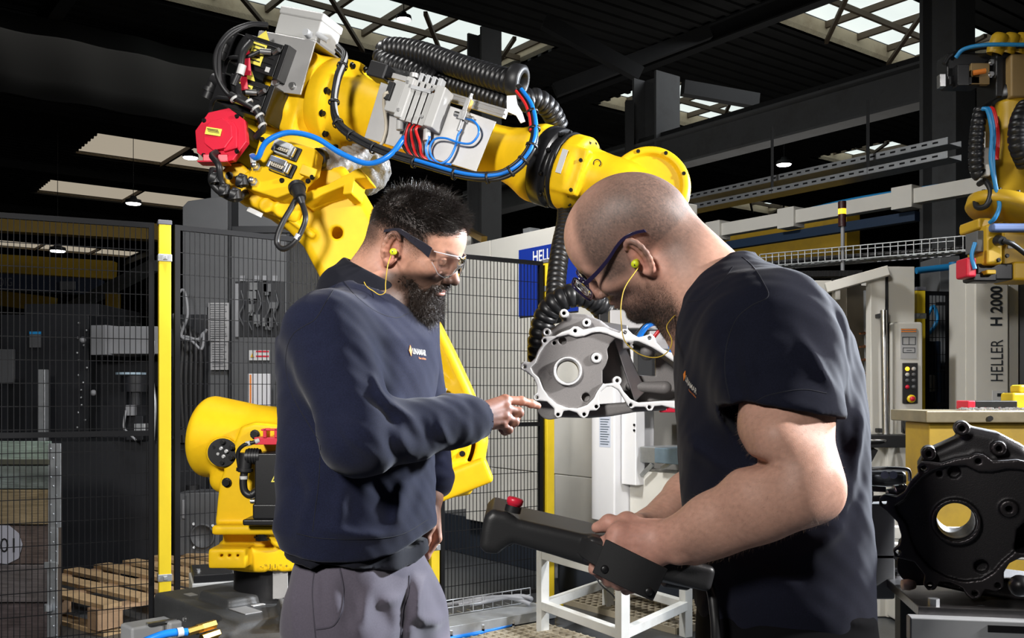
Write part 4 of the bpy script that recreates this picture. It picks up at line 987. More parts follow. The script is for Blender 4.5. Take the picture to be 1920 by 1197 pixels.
text('C  -', f3(1.075, .088, .030), -V3, ax3, .028, m_print, WB, width=.05)
for k_ in (-.02, .075): bolt(f3(1.03, .108, k_ - .04), U3, WB, .7)

# elbow casting that carries the forearm
e = SDF(); e.frame()
Mx = np.array([ax3, U3, V3])
e.cyl(f3(-.15), f3(-.01), .158, rnd=.02)
e.box(f3(-.16, .02, -.01), (.10, .14, .150), M=Mx, rnd=.018, k=.02)
for du, dv in ((.148, .06), (.148, -.075)): e.cyl(f3(-.14, du - .03, dv), f3(-.14, du + .022, dv), .030, k=.012, rnd=.005)
e.box(f3(-.235, .10, .10), (.022, .05, .045), M=Mx, rnd=.008, k=.01); e.box(f3(-.245, .11, -.02), (.020, .045, .06), M=Mx, rnd=.008, k=.01)
e.cyl(f3(-.09, .12, .105), f3(-.09, .160, .105), .020, k=.008, rnd=.004)
e.box(f3(-.20, .0, -.17), (.15, .12, .06), M=Mx, rnd=.02, k=.03)
JC = P(560, 345, 3.50)                                    # elbow joint
e.cyl(JC + [0, -.10, 0], JC + [0, .16, 0], .165, k=.02, rnd=.015)
e.box(P(515, 375, 3.37), (.115, .06, .055), M=np.array([nrm(np.array([.93, 0, -.36])), [0, -1, 0], nrm(np.array([.36, 0, .93]))]), rnd=.012, k=.012)
e.cyl(P(500, 385, 3.34), P(500, 385, 3.28), .026, k=.01, rnd=.004); e.cyl(P(530, 392, 3.34), P(530, 392, 3.285), .032, k=.01, rnd=.006)
EL = e.build('elbow_housing', .0062, m_yel, RB, smooth_it=2)
for p_ in ((-.10, .170, .06), (-.14, .171, -.075), (-.235, .152, .10), (-.245, .157, -.02), (-.09, .162, .105)): bolt(f3(*p_), U3, EL, 1.3 if p_[0] == -.14 else .8)
MB().box(P(478, 398, 3.295), (.055, .002, .016), np.array([nrm(np.array([.9, 0, -.42])), [0, 1, 0], nrm(np.array([.42, 0, .9]))])).build('scale_label', m_lab_w, EL)
# two black servo motors on the back of the elbow
for i, (px, py) in enumerate(((508, 118), (482, 192))):
    mo = MB(); c = P(px, py, 3.44); Mm = np.array([nrm(np.array([.90, -.25, -.36])), nrm(np.array([-.25, -.97, 0])), nrm(np.array([.36, -.1, .93]))])
    mo.box(c, (.16, .17, .115), Mm); mo.box(c + Mm[0] * .095, (.02, .18, .125), Mm); mo.box(c - Mm[0] * .105, (.05, .15, .10), Mm)
    for q_ in range(5): mo.box(c + Mm[1] * .086 + Mm[2] * (-.04 + .02 * q_), (.13, .004, .004), Mm)
    sm = mo.build('servo_motor', m_black, RB, bevel=.005)
    MB().box(c + Mm[1] * .090 + Mm[0] * -.005 + Mm[2] * .0, (.055, .002, .075), Mm).build('rating_label', m_lab_y, sm)
    for r_ in range(5): MB().box(c + Mm[1] * .0915 + Mm[0] * -.005 + Mm[2] * (.028 - .013 * r_), (.044 - .01 * (r_ % 2), .001, .004), Mm).build('label_line', m_print, sm)
    tri = MB().prism([(-.025, 0), (.025, 0), (0, .03)], c + Mm[1] * .0905 + Mm[2] * .055 - Mm[0] * .0, Mm[0], nrm(Mm[2] * .7 + Mm[1] * .0), Mm[1], .0015).build('warning_label', m_lab_y, sm)
    MB().box(c + Mm[1] * .0905 + Mm[0] * .055 - Mm[2] * .040, (.017, .002, .017), Mm).build('code_label', m_lab_w, sm)
    cp = c - Mm[0] * .115 + Mm[2] * .02 + Mm[1] * .05
    cn = MB().cyl(cp, cp - Mm[0] * .05, .024, seg=16).cyl(cp - Mm[0] * .045 , cp - Mm[0] * .05 - Mm[2] * .07, .021, seg=16).cyl(cp - Mm[0] * .05 - Mm[2] * .03, cp - Mm[0] * .05 - Mm[2] * .045, .027, seg=16).build('connector', m_blackm, sm)
    c2 = c + Mm[1] * .09 + Mm[0] * .045 + Mm[2] * .02
    MB().cyl(c2, c2 + Mm[1] * .02 - Mm[0] * .03 - Mm[2] * .012, .011, seg=12).cyl(c2 + Mm[0] * .012, c2 + Mm[1] * .012 + Mm[0] * .035 + Mm[2] * .015, .008, seg=12).build('plug', m_steel, sm)
    cable([c2 + Mm[1] * .02 - Mm[0] * .03 - Mm[2] * .012, c2 + Mm[1] * .03 - Mm[0] * .07 - Mm[2] * .05, c - Mm[0] * .10 + Mm[1] * .1 - Mm[2] * .05, c - Mm[0] * .13 + Mm[1] * .05 - Mm[2] * .12], .0075, m_blackm, sm)
for pts in ([P(470, 82, 3.36), P(461, 120, 3.33), P(466, 160, 3.34)], [P(463, 128, 3.33), P(455, 152, 3.34), P(470, 150, 3.34)]):
    MB().prism([(-.012, 0), (.012, 0), (.020, -.09), (-.004, -.09)], pts[1] + np.array([0, 0, .05]), np.array([1., 0, 0]), np.array([0, 0, 1.]), np.array([0, -1., 0]), .003).build('red_tab', m_red, RB)
# bent aluminium bracket with junction box
br = MB(); Mt = np.array([nrm(np.array([.94, -.28, -.22])), nrm(np.array([-.28, -.95, .05])), nrm(np.array([.22, 0, .97]))])
def Mat(px, py, d): return P(px, py, d)
u_ = nrm(P(612, 82, 3.36) - P(490, 58, 3.46)); v_ = np.array([.14, 0, .99]); v_ = nrm(v_ - u_ * (v_ @ u_)); n_ = np.cross(u_, v_)
n_ = n_ if n_[1] < 0 else -n_
o_ = P(485, 70, 3.44)
BK = MB().prism([(0, 0), (.245, 0), (.245, -.168), (.110, -.178), (.110, -.03), (0, -.02), (-.002, .022), (.245, .024), (.245, 0)], o_, u_, v_, n_, .006)
BK.prism([(0, 0), (.245, 0), (.245, .19), (0, .19)], o_ + v_ * .02, u_, -n_, v_, .006)
BKo = BK.build('bracket', m_alu, RB, bevel=.0015)
for du, dv in ((.135, -.145), (.205, -.145)): bolt(o_ + u_ * du + v_ * dv + n_ * .006, n_, BKo, 1.25, steel=True)
jb = MB(); c = o_ + u_ * .135 + v_ * .068 - n_ * .085
jb.box(c, (.185, .13, .075), np.array([u_, n_, v_])).box(c + v_ * .050, (.190, .135, .030), np.array([u_, n_, v_]))
JB = jb.build('junction_box', m_white, RB, bevel=.007, seg=3, label='pale plastic junction box')
MB().cyl(c + u_ * .06 + n_ * .06 - v_ * .02, c + u_ * .06 + n_ * .095 - v_ * .02, .013, seg=12).cyl(c + u_ * .085 + n_ * .06 - v_ * .01, c + u_ * .135 + n_ * .055 - v_ * .025, .010, seg=12).build('cable_gland', m_grey, JB)
# red cover on the third-axis motor
RC = P(416, 257, 3.30); rn = nrm(np.array([-.22, -.96, .10])); ru, rv, _ = basis(rn)
def octo(r, c=.55): return [(r * math.cos(math.radians(22.5 + 45 * i + 8)), r * math.sin(math.radians(22.5 + 45 * i + 8))) for i in range(8)]
MO = MB().prism(octo(.088), RC - rn * .21, ru, rv, rn, .19).build('servo_motor', m_black, RB, bevel=.004)
RD = MB().prism(octo(.102), RC - rn * .015, ru, rv, rn, .024).build('motor_cover', m_red, RB, bevel=.003, label='red octagonal motor cover')
MB().prism(octo(.058), RC + rn * .008, ru, rv, rn, .020).prism([(.02, -.06), (.07, -.05), (.066, .02), (.05, .045), (.02, .05)], RC + rn * .008, -ru if ru[0] < 0 else ru, rv, rn, .012).build('encoder_cover', m_red, RD, bevel=.003)
MB().box(RC + rn * .016 + np.array([-.01, 0, -.085]), (.085, .03, .035)).box(RC + rn * .03 + np.array([-.01, 0, -.10]), (.10, .06, .006)).build('cable_guard', m_red, RD, bevel=.003)
lb = MB().box(RC + rn * .0290 + np.array([-.014, 0, .008]), (.058, .002, .026), np.array([nrm(np.array([.97, -.2, -.2])), rn, nrm(np.array([.2, .1, .97]))])).build('rating_label', m_lab_y, RD)
for r_ in range(4): MB().box(RC + rn * .0305 + np.array([-.016 + .002 * r_, 0, .015 - .005 * r_]), (.042, .001, .0022), np.array([nrm(np.array([.97, -.2, -.2])), rn, nrm(np.array([.2, .1, .97]))])).build('label_line', m_print, RD)
for a in (40, 130, 220, 310): bolt(RC + rn * .009 + (ru * math.cos(math.radians(a + 8)) + rv * math.sin(math.radians(a + 8))) * .088, rn, RD, .7)
cable([RC + np.array([-.01, -.03, -.06]), RC + np.array([-.015, -.06, -.08]), P(410, 310, 3.20), P(415, 340, 3.22), P(432, 362, 3.24), P(452, 372, 3.26)], .011, m_blackm, RB)
cable([P(400, 318, 3.26), P(398, 340, 3.24), P(412, 358, 3.24), P(440, 372, 3.26), P(462, 362, 3.30)], .014, m_blackm, RB)
for p_ in ((403, 335), (420, 358), (440, 366), (452, 340)): MB().cyl(P(p_[0], p_[1] - 9, 3.225), P(p_[0] + 3, p_[1] + 9, 3.225), .021, seg=12).cyl(P(p_[0] - 5, p_[1] - 3, 3.225), P(p_[0] + 5, p_[1] + 1, 3.225), .024, seg=12).build('connector', m_blackm, RB)
MB().box(P(446, 336, 3.36), (.11, .05, .10), np.array([nrm(np.array([.75, 0, -.65])), [0, 1, 0], nrm(np.array([.65, 0, .75]))])).build('support_lug', m_yel, RB, bevel=.012)
bolt(P(430, 330, 3.30), (0, -1, 0), RB, 1.2)

# connector plate
q0 = P(490, 249, 3.285); q1 = P(592, 280, 3.225); q2 = P(459, 352, 3.262)
pu = nrm(q1 - q0); pn = nrm(np.cross(pu, q2 - q0)); pn = pn if pn[1] < 0 else -pn; pv = np.cross(pn, pu); pv = pv if pv[2] > 0 else -pv
def pp(px, py):                                  # point of the plate seen at px, py
    o = np.array([0, 0, CZ]); r = nrm(P(px, py, 1.0) - o); return o + r * (((q0 - o) @ pn) / (r @ pn))
def p2(px, py): d = pp(px, py) - q0; return (d @ pu, d @ pv)
CPp = [p2(*v) for v in ((490, 247), (592, 279), (584, 318), (562, 338), (556, 357), (518, 371), (459, 352))]
CP = MB().prism(CPp, q0 - pn * .07, pu, pv, pn, .07).build('connector_plate', m_yel, RB, bevel=.006)
def on(px, py, dx=0, h=0): return pp(px, py) + pn * h + pu * dx
cu = nrm(pp(560, 300) - pp(515, 283)); cv = np.cross(pn, cu); cv = cv if cv[2] > 0 else -cv
for i, (px, py, mm) in enumerate(((535, 283, m_grey), (526, 314, m_steel))):
    c = on(px, py)
    base = MB().box(c + pn * .004 + cu * .012, (.095, .008, .050), np.array([cu, pn, cv])).build('connector_base', m_blackm, CP, bevel=.004)
    MB().box(c + pn * .018 + cv * .012, (.068, .030, .020), np.array([cu, pn, cv])).box(c + pn * .016 - cv * .020 + cu * .008, (.060, .024, .006), np.array([cu, pn, cv])).box(c + pn * .016 - cu * .030, (.012, .026, .040), np.array([cu, pn, cv])).box(c + pn * .016 + cu * .034, (.012, .026, .034), np.array([cu, pn, cv])).build('connector_shell', mm, base, bevel=.003)
    MB().prism([(-.022, -.010), (.022, -.010), (.026, 0), (.022, .012), (-.022, .012), (-.026, 0)], c + pn * .0, cu, cv, pn, .024).build('connector_insert', m_beige, base, bevel=.001)
    pins = MB()
    for a in range(5):
        for b_ in range(3): pins.box(c + pn * .0245 + cu * (-.016 + .008 * a) + cv * (-.006 + .007 * b_), (.0035, .001, .0035), np.array([cu, pn, cv]))
    pins.build('pins', m_print, base, kind='stuff')
    MB().box(c + pn * .022 + cu * .046, (.008, .012, .034), np.array([cu, pn, cv])).build('locking_lever', m_steel, base, bevel=.002)
for px, py in ((484, 316), (479, 344)):
    c = on(px, py)
    ft = MB().cyl(c, c + pn * .014, .0155, seg=6, smooth=False).cyl(c, c + pn * .03, .011, seg=14).ball(c + pn * .03, .0115).build('air_fitting', m_steel, CP)
    if py == 316: MB().cyl(c + pn * .03, c + pn * .03 + np.array([-.006, 0, .036]), .0095, seg=12).build('elbow_fitting', m_white, ft)
    text('AIR 1' if py == 316 else 'AIR 2', c - pu * .024 - pv * .012 + pn * .0008, pu, pv, .007, m_print, CP)
for px, py in ((492, 262), (529, 339), (586, 333), (578, 372 - 32)): bolt(on(px, py), pn, CP, .8)
cable([on(484, 316, 0, .03) + [-.006, 0, .03], P(484, 295, 3.20), P(500, 266, 3.18), P(540, 249, 3.17), P(590, 258, 3.15), P(640, 288, 3.13), P(690, 307, 3.10), P(730, 292, 3.08), P(755, 262, 3.09), P(771, 238, 3.12)], .0095, m_blue, RB, name='air_hose', n=70, label='thick blue air hose')
# padded hose sleeve running behind the forearm
CPc = P(594, 296, 3.30)
MB().cyl(CPc, P(606, 300, 3.34), .034, seg=16).build('cable_entry', m_blackm, RB)
sv = SDF(); pts = spline([P(606, 300, 3.34), P(632, 303, 3.40), P(662, 296, 3.46), P(690, 280, 3.55), P(715, 270, 3.62)], 9)
for a, b_ in zip(pts, pts[1:]): sv.cone(a, b_, .036, .036, k=.02)
pts = spline([P(690, 290, 3.60), P(700, 318, 3.62), P(685, 335, 3.66), P(660, 325, 3.68)], 5)
for a, b_ in zip(pts, pts[1:]): sv.cone(a, b_, .055, .06, k=.03)
sv.fn(lumps(.006, 60, 1.), P(660, 300, 3.5), .4, mode='d'); sv.fn(lumps(.003, 140, 2.), P(660, 300, 3.5), .4, mode='d')
sv.build('wrapped_hose', .006, m_pvc, RB, label='crinkled silver hose wrap')
# lever with stub, black plug with looped cable
pl = P(557, 352, 3.20)
MB().cyl(pl, P(563, 372, 3.17), .026, .020, seg=16).cyl(P(556, 350, 3.205), P(558, 356, 3.195), .029, seg=16).cyl(P(563, 372, 3.17), P(567, 383, 3.165), .014, .010, seg=14).build('plug', m_blackm, RB)
cable([P(557, 370, 3.18), P(545, 392, 3.17), P(531, 416, 3.16), P(521, 440, 3.16), P(520, 458, 3.16), P(532, 467, 3.15), P(552, 455, 3.14), P(566, 432, 3.14), P(573, 408, 3.14), P(567, 383, 3.165)], .0095, m_blackm, RB, n=60, label='looped dark cable with a white tag')
MB().cyl(P(561, 440, 3.14), P(556, 449, 3.14), .0105, seg=10).build('cable_tag', m_lab_w, RB)
MB().prism([p2(*v) for v in ((545, 352), (600, 332), (660, 300), (675, 320), (652, 322), (646, 350), (628, 352), (630, 336), (590, 352), (556, 372))], q0 - pn * .16, pu, pv, pn, .10).build('cable_guide', m_yel, RB, bevel=.006)
MB().box(P(578, 322, 3.21), (.055, .01, .035), np.array([nrm(np.array([.9, 0, -.35])), [0, 1, 0], nrm(np.array([.35, 0, .9]))])).build('cover_flap', m_yel, RB, bevel=.003)

# ---------------- upper arm (plate-like casting) and the second joint
d0 = 3.36
def wx(px, d=d0): return (px - CXP) * d / F
def wz(py, d=d0): return CZ + (HYP - py) * d / F
def poly(pts, d=d0): return [(wx(a, d), wz(b_, d)) for a, b_ in pts]
X_, Z_, Y_ = np.array([1., 0, 0]), np.array([0, 0, 1.]), np.array([0, 1., 0])
JB2 = P(800, 825, d0)
up = SDF(); up.frame()
arm = [(470, 390), (520, 330), (600, 300), (646, 312), (676, 352), (708, 408), (760, 490), (812, 582), (850, 656), (882, 725), (905, 780), (914, 830), (905, 885), (880, 920), (840, 930), (760, 910), (690, 850), (672, 760), (655, 660), (632, 585), (604, 530), (568, 462), (520, 412)]
up.ext(poly(arm), (0, d0 - .02, 0), X_, Z_, Y_, .20, rnd=.035)
inner = [(775, 600), (802, 612), (848, 715), (800, 690), (740, 700), (715, 660)]
up.ext(poly(inner), (0, d0 - .06, 0), X_, Z_, Y_, .052, mode='s', k=.02, rnd=.02)
up.cyl(JB2 + [0, -.07, 0], JB2 + [0, .10, 0], .172, mode='s', k=.006)
up.cyl(P(633, 438, d0) + [0, -.1, 0], P(633, 438, d0) + [0, .10, 0], .021, mode='s', k=.004)
up.box(P(568, 428, d0 - .02), (.055, .02, .012), M=np.array([nrm(np.array([.8, 0, -.6])), [0, 1, 0], nrm(np.array([.6, 0, .8]))]), k=.01, rnd=.006)
UA = up.build('upper_arm', .0062, m_yel, RB, smooth_it=2)
j2 = SDF(); j2.frame()
j2.cyl(JB2 + [0, -.04, 0], JB2 + [0, .25, 0], .158, rnd=.008)
j2.cyl(JB2 + [0, -.06, 0], JB2 + [0, -.03, 0], .115, rnd=.01, k=.015)
j2.box(P(852, 905, d0 - .05), (.13, .04, .045), M=np.array([nrm(np.array([.93, 0, .37])), [0, 1, 0], nrm(np.array([-.37, 0, .93]))]), rnd=.012, k=.012)
j2.box(P(820, 900, d0), (.12, .06, .05), rnd=.015, k=.02)
J2 = j2.build('joint_housing', .006, m_yel, RB, smooth_it=2)
for i in range(14):
    a = 2 * math.pi * i / 14 + .1
    bolt(JB2 + np.array([math.cos(a) * .135, -.045, math.sin(a) * .135]), (0, -1, 0), J2, .9)
MB().box(P(826, 728, d0 - .055), (.045, .004, .016), np.array([nrm(np.array([.9, 0, -.42])), [0, 1, 0], nrm(np.array([.42, 0, .9]))])).build('scale_label', m_lab_w, UA)
MB().box(P(878, 888, d0 - .05), (.055, .06, .010), np.array([nrm(np.array([.84, 0, -.54])), [0, 1, 0], nrm(np.array([.54, 0, .84]))])).build('stop_pad', m_blackm, J2, bevel=.002)

# ---------------- balancer drum, carriage, first-axis motor
dr = SDF(); dr.frame()
Da = P(404, 820, 3.42); Dz = nrm(P(540, 838, 3.36) - Da); Du, Dv, _ = basis(Dz)
dr.cyl(Da - Dz * .045, Da + Dz * .34, .148, r2=.118, rnd=.035)
dr.cone(Da + Dz * .22, Da + Dz * .42, .125, .10, k=.03)
dr.cone(P(418, 900, 3.32), P(455, 870, 3.30), .045, .05, k=.03)
tp = [(415, 905), (408, 975), (408, 983), (545, 983), (560, 900), (560, 800), (480, 792), (455, 800)]
dr.ext(poly(tp, 3.25), (0, 3.22, 0), X_, Z_, Y_, .16, rnd=.010, k=.008)
dr.box(P(505, 980, 3.36), (.14, .20, .016), rnd=.006, k=.006)
dr.box(P(510, 1000, 3.42), (.13, .16, .05), rnd=.01, k=.012)
dr.cyl(P(527, 1005, 3.20), P(527, 1005, 3.40), .040, rnd=.006, k=.015)
dr.cyl(P(527, 1005, 3.15), P(527, 1005, 3.24), .018, k=.0, mode='s')
JA = P(520, 1060, 3.42)
dr.cyl((JA[0], 3.42, wz(1078, 3.2)), (JA[0], 3.42, wz(1030, 3.2)), .200, rnd=.015, k=.01)
dr.box(P(440, 1040, 3.24), (.062, .09, .032), rnd=.005, k=.004)
for px in (416, 431, 446): dr.cyl(P(px, 1042, 3.10), P(px, 1042, 3.18), .0065, mode='s')
for px in (503, 512, 521): dr.cyl(P(px, 1072, 3.16), P(px, 1072, 3.25), .0055, mode='s')
dr.cyl(P(417, 849, 3.32), P(417, 849, 3.222), .052, rnd=.003, k=.01)
CR = dr.build('carriage', .0062, m_yel, RB, smooth_it=2, label='yellow rotating carriage with balancer drum')
cap = MB().cyl(P(417, 849, 3.224), P(417, 849, 3.208), .0475, seg=36).build('drum_cap', m_black, CR)
for i in range(6): bolt(P(417, 849, 3.208) + np.array([math.cos(i * 1.047 + .5) * .034, 0, math.sin(i * 1.047 + .5) * .034]), (0, -1, 0), cap, .8)
for i in range(4): bolt(P(417, 849, 3.208) + np.array([math.cos(i * 1.57 + .3) * .014, 0, math.sin(i * 1.57 + .3) * .014]), (0, -1, 0), cap, .6, steel=True)
for px, py in ((478, 815), (425, 905)): bolt(P(px, py, 3.215), (0, -1, 0), CR, 1.4)
text('- * J 1 * +', P(514, 1063, 3.208), X_, Z_, .018, m_print, CR, width=.095)
m1 = MB(); c = P(520, 905, 3.16)
m1.box(c, (.125, .10, .20)).box(c + [0, 0, -.09], (.135, .11, .05)).box(c + [-.02, .0, -.125], (.16, .11, .02))
MJ = m1.build('servo_motor', m_black, RB, bevel=.006)
rd = MB().box(P(521, 826, 3.16), (.13, .10, .024)).box(P(500, 812, 3.13), (.012, .05, .03)).box(P(521, 812, 3.13), (.012, .05, .03)).box(P(510, 806, 3.13), (.06, .05, .006)).build('motor_cover', m_red, MJ, bevel=.002, label='red motor cover with cable guards')
tri = [(-.026, -.02), (.026, -.02), (0, .032)]
MB().prism(tri, P(523, 893, 3.108), X_, Z_, -Y_, .002).build('warning_label', m_lab_y, MJ, bevel=.002)
MB().prism([(x * .74, z * .74 + .0) for x, z in tri], P(523, 893, 3.1055), X_, Z_, -Y_, .001).build('warning_panel', m_black, MJ)
el_ = MB().cyl(P(488, 856, 3.13), P(462, 856, 3.13), .024, seg=18)
for k_ in range(4): el_.cyl(P(483 - 5 * k_, 856, 3.13), P(481 - 5 * k_, 856, 3.13), .027, seg=18)
el_.cyl(P(462, 850, 3.13), P(458, 886, 3.13), .021, seg=18).cyl(P(459, 878, 3.13), P(458.6, 884, 3.13), .027, seg=18)
el_.build('connector', m_blackm, MJ)
cable([P(458, 886, 3.13), P(456, 905, 3.13), P(459, 922, 3.13), P(470, 929, 3.13), P(482, 920, 3.14), P(490, 915, 3.17)], .013, m_blackm, MJ)
MB().cyl(P(457, 893, 3.13), P(457, 899, 3.13), .0135, seg=12).build('cable_tag', m_lab_w, MJ)
cable([P(449, 878, 3.13), P(446, 850, 3.12), P(456, 836, 3.11), P(475, 830, 3.11), P(494, 824, 3.12)], .0065, m_blackm, MJ)
MB().cyl(P(462, 833, 3.112), P(470, 831, 3.11), .0085, seg=10).cyl(P(478, 829, 3.11), P(486, 826, 3.115), .0085, seg=10).build('cable_tag', m_lab_w, MJ)
MB().cyl(P(478, 940, 3.15), P(488, 940, 3.15), .015, seg=6, smooth=False).cyl(P(470, 940, 3.15), P(478, 940, 3.15), .009, seg=10).build('fitting', m_steel, MJ)
MB().cyl(P(484, 965, 3.12), P(484, 952, 3.12), .012, seg=12).build('fitting', m_blackm, MJ)
bolt(P(489, 1008, 3.20), (0, 0, 1), CR, 2.0); bolt(P(492, 1013, 3.18), (0, 0, 1), CR, 2.0)

# ---------------- base
bs = SDF(); bs.frame()
zb = wz(1132, 3.2)
bs.cyl((JA[0], 3.42, .30), (JA[0], 3.42, zb - .03), .27, r2=.165, rnd=.02)
bs.cyl((JA[0], 3.42, .0), (JA[0], 3.42, .34), .34, rnd=.02, k=.03)
bl = P(400, 1150, 3.05)
Mb = np.array([nrm(np.array([.69, -.72, 0])), nrm(np.array([.72, .69, 0])), [0, 0, 1.]]); FC = np.array([-1.07, 3.225, .36]); BC = FC + Mb[1] * .24
bs.box(BC, (.325, .24, .19), M=Mb, rnd=.012, k=.02)
bs.box((JA[0] + .06, 2.98, .36), (.10, .10, .17), rnd=.03, k=.03)
bs.box(FC + Mb[1] * .13 + np.array([0, 0, .20]), (.11, .06, .022), M=Mb, rnd=.012, k=.01)
bs.box((JA[0] + .0, 3.36, .10), (.36, .34, .10), rnd=.02, k=.03)
bs.box((JA[0] + .10, 3.10, .46), (.012, .14, .12), M=np.array([[.95, .3, 0], [-.3, .95, 0], [0, 0, 1.]]), rnd=.006, k=.02); bs.box((JA[0] - .06, 3.02, .44), (.05, .10, .10), rnd=.012, k=.015)
BS = bs.build('base', .0075, m_cast, RB, smooth_it=2, label='dark grey cast robot base')
MB().cyl((JA[0], 3.42, zb - .035), (JA[0], 3.42, wz(1076, 3.2)), .150, seg=48).build('base_collar', m_black, RB)
MB().box((wx(524, 3.25), 3.262, (wz(1076, 3.2) + wz(1131, 3.2)) / 2), (.052, .004, .10)).build('angle_scale', m_alu, RB, bevel=.004)
text('-  +', (wx(524, 3.25), 3.259, wz(1126, 3.23)), X_, Z_, .006, m_print, RB, width=.035)
fl = P(393, 1150, 3.06); n2 = -Mb[1]
for i, (a, b_, c_) in enumerate(((-.30, .03, .0), (.02, .02, -.03), (.27, .02, .05))): pass
def bp(a, z, h=.0): return FC + Mb[0] * a - Mb[1] * h + np.array([0, 0, z])
gc = MB().box(bp(-.17, .05, .08), (.10, .16, .15), Mb).box(bp(-.17, .02, .18), (.08, .07, .10), Mb).box(bp(-.10, .10, .02), (.03, .05, .06), Mb)
GC = gc.build('cable_connector', m_grey, RB, bevel=.01, label='grey rectangular cable connector')
MB().cyl(bp(-.115, .06, .05), bp(-.105, .06, .05), .022, seg=14).box(bp(-.112, .075, .05), (.012, .012, .09), Mb).box(bp(-.115, .13, .06), (.02, .10, .008), Mb).build('locking_lever', m_steel, GC, bevel=.001)
for a, z in ((.02, .12), (.035, .12), (.27, .05)): bolt(bp(a, z), n2, BS, 1.3)
bolt(bp(-.06, .14), n2, BS, .8, steel=True); bolt(bp(-.05, .02), n2, BS, .8, steel=True)
MB().box(bp(.02, .04, .001), (.018, .002, .026), Mb).build('warning_label', m_lab_y, BS); MB().box(bp(.22, .085, .001), (.055, .002, .042), Mb).build('rating_label', m_lab_w, BS)
for (a_, b_, sx, sy, mm) in ((.16, .10, .13, .06, m_alu), (.10, .17, .07, .045, m_lab_w), (-.19, .08, .05, .03, m_alu)):
    MB().box(FC + Mb[0] * a_ + Mb[1] * b_ + np.array([0, 0, .1915]), (sx, sy, .002), Mb).build('plate_label', mm, BS)
bf = P(352, 1186, 2.86)
MB().cyl(bf + [.035, .03, .006], bf + [.0, .0, .0], .012, seg=6, smooth=False).cyl(bf + [.02, .025, .003], bf + [.06, .07, .008], .014, seg=6, smooth=False).cyl(bf + [.035, .02, -.025], bf + [.07, .07, -.02], .014, seg=6, smooth=False).build('brass_fitting', m_brass, RB)
cable([bf + [.0, 0, 0], P(325, 1187, 2.84), P(295, 1194, 2.82), P(255, 1215, 2.80), P(230, 1260, 2.80)], .012, m_blue, RB, name='air_hose')
MB().cyl(P(343, 1185, 2.855), P(332, 1187, 2.845), .0145, seg=12).build('hose_collar', m_grey, RB)
# small white box with a black lid standing behind the base
wb = thing('machined_box', 'white box with a black lid and two bolts, behind the robot base', 'box', (wx(410, 3.85), 3.85, .0))
MB().box((wx(412, 3.8), 3.86, wz(1110, 3.7) - .005), (.26, .26, .07), np.array([[.93, .36, 0], [-.36, .93, 0], [0, 0, 1]])).box((wx(412, 3.8), 3.86, (wz(1110, 3.7) - .04) / 2), (.10, .10, wz(1110, 3.7) - .04)).build('body', m_white, wb, bevel=.004)
ld = MB().box((wx(414, 3.8), 3.87, wz(1110, 3.7) + .045), (.26, .25, .03), np.array([[.93, .36, 0], [-.36, .93, 0], [0, 0, 1]])).build('lid', m_black, wb, bevel=.003)
for a, b_ in ((-.09, -.07), (.06, -.10), (.09, .05)): bolt((wx(414, 3.8) + a, 3.87 + b_, wz(1110, 3.7) + .06), (0, 0, 1), ld, 1.0, steel=True)

# ---------------- things bolted along the forearm: side plate, valve block, regulator, rail, dress pack
pu3 = nrm(P(928, 240, 3.06) - P(712, 155, 3.20)); sp0 = P(712, 155, 3.18)
spn = nrm(np.cross(pu3, P(683, 255, 3.185) - sp0)); spn = spn if spn[1] < 0 else -spn
def sp(px, py, h=0.0):
    o = np.array([0, 0, CZ]); r = nrm(P(px, py, 1.0) - o); return o + r * (((sp0 - o) @ spn) / (r @ spn)) + spn * h
spv = np.cross(spn, pu3); spv = spv if spv[2] > 0 else -spv
def s2(px, py): d = sp(px, py) - sp0; return (d @ pu3, d @ spv)
SP = MB().prism([s2(*v) for v in ((714, 154), (930, 228), (893, 322), (683, 258))], sp0 - spn * .004, pu3, spv, spn, .004).build('side_plate', m_alu, RB, bevel=.001)
Ms = np.array([pu3, spn, spv])
# manifold
vb0 = sp(800, 198)
vu = nrm(sp(828, 218) - sp(765, 200)); vv_ = np.cross(spn, vu); vv_ = vv_ if vv_[2] > 0 else -vv_
Mv = np.array([vu, spn, vv_])
vbm = MB()
vbm.box(sp(774, 196, .035), (.030, .07, .135), Mv).box(sp(830, 213, .035), (.034, .07, .135), Mv)
VB = vbm.build('valve_block', m_white, RB, bevel=.004, label='off-white pneumatic valve block')
MB().box(sp(752, 190, .025), (.045, .05, .105), Mv).build('bus_module', m_white, VB, bevel=.004)
for i in range(4):
    f = (i + .5) / 4; c = sp(779 + 46 * f - 3, 199 + 13 * f, .033)
    vm = MB().box(c - vv_ * .015, (.0185, .066, .105), Mv).box(c + vv_ * .054, (.0165, .05, .032), Mv).build('valve', m_white, VB, bevel=.0015)
    MB().box(c + vv_ * .086 + spn * -.008, (.015, .03, .028), Mv).build('solenoid', m_grey, vm, bevel=.002)
    MB().cyl(c + vv_ * .048 + spn * .025, c + vv_ * .048 + spn * .0262, .0035, seg=10).build('indicator', m_orange_print, vm)
MB().box(sp(803, 181, .068), (.080, .004, .012), Mv).build('label_strip', m_grey, VB)
for px, py in ((781, 169), (764, 220), (826, 183), (806, 232)): bolt(sp(px, py, .070), spn, VB, .55, steel=True)
MB().box(sp(744, 182, .045), (.022, .03, .06), Mv).cyl(sp(745, 172, .05), sp(748, 166, .055), .008, seg=10).build('bus_plug', m_blackm, VB, bevel=.004)
cable([sp(743, 186, .062), sp(736, 190, .06), sp(730, 205, .04), sp(727, 235, .012), sp(724, 255, .010), sp(714, 276, .012), sp(690, 275, .03)], .0055, m_beige, RB)
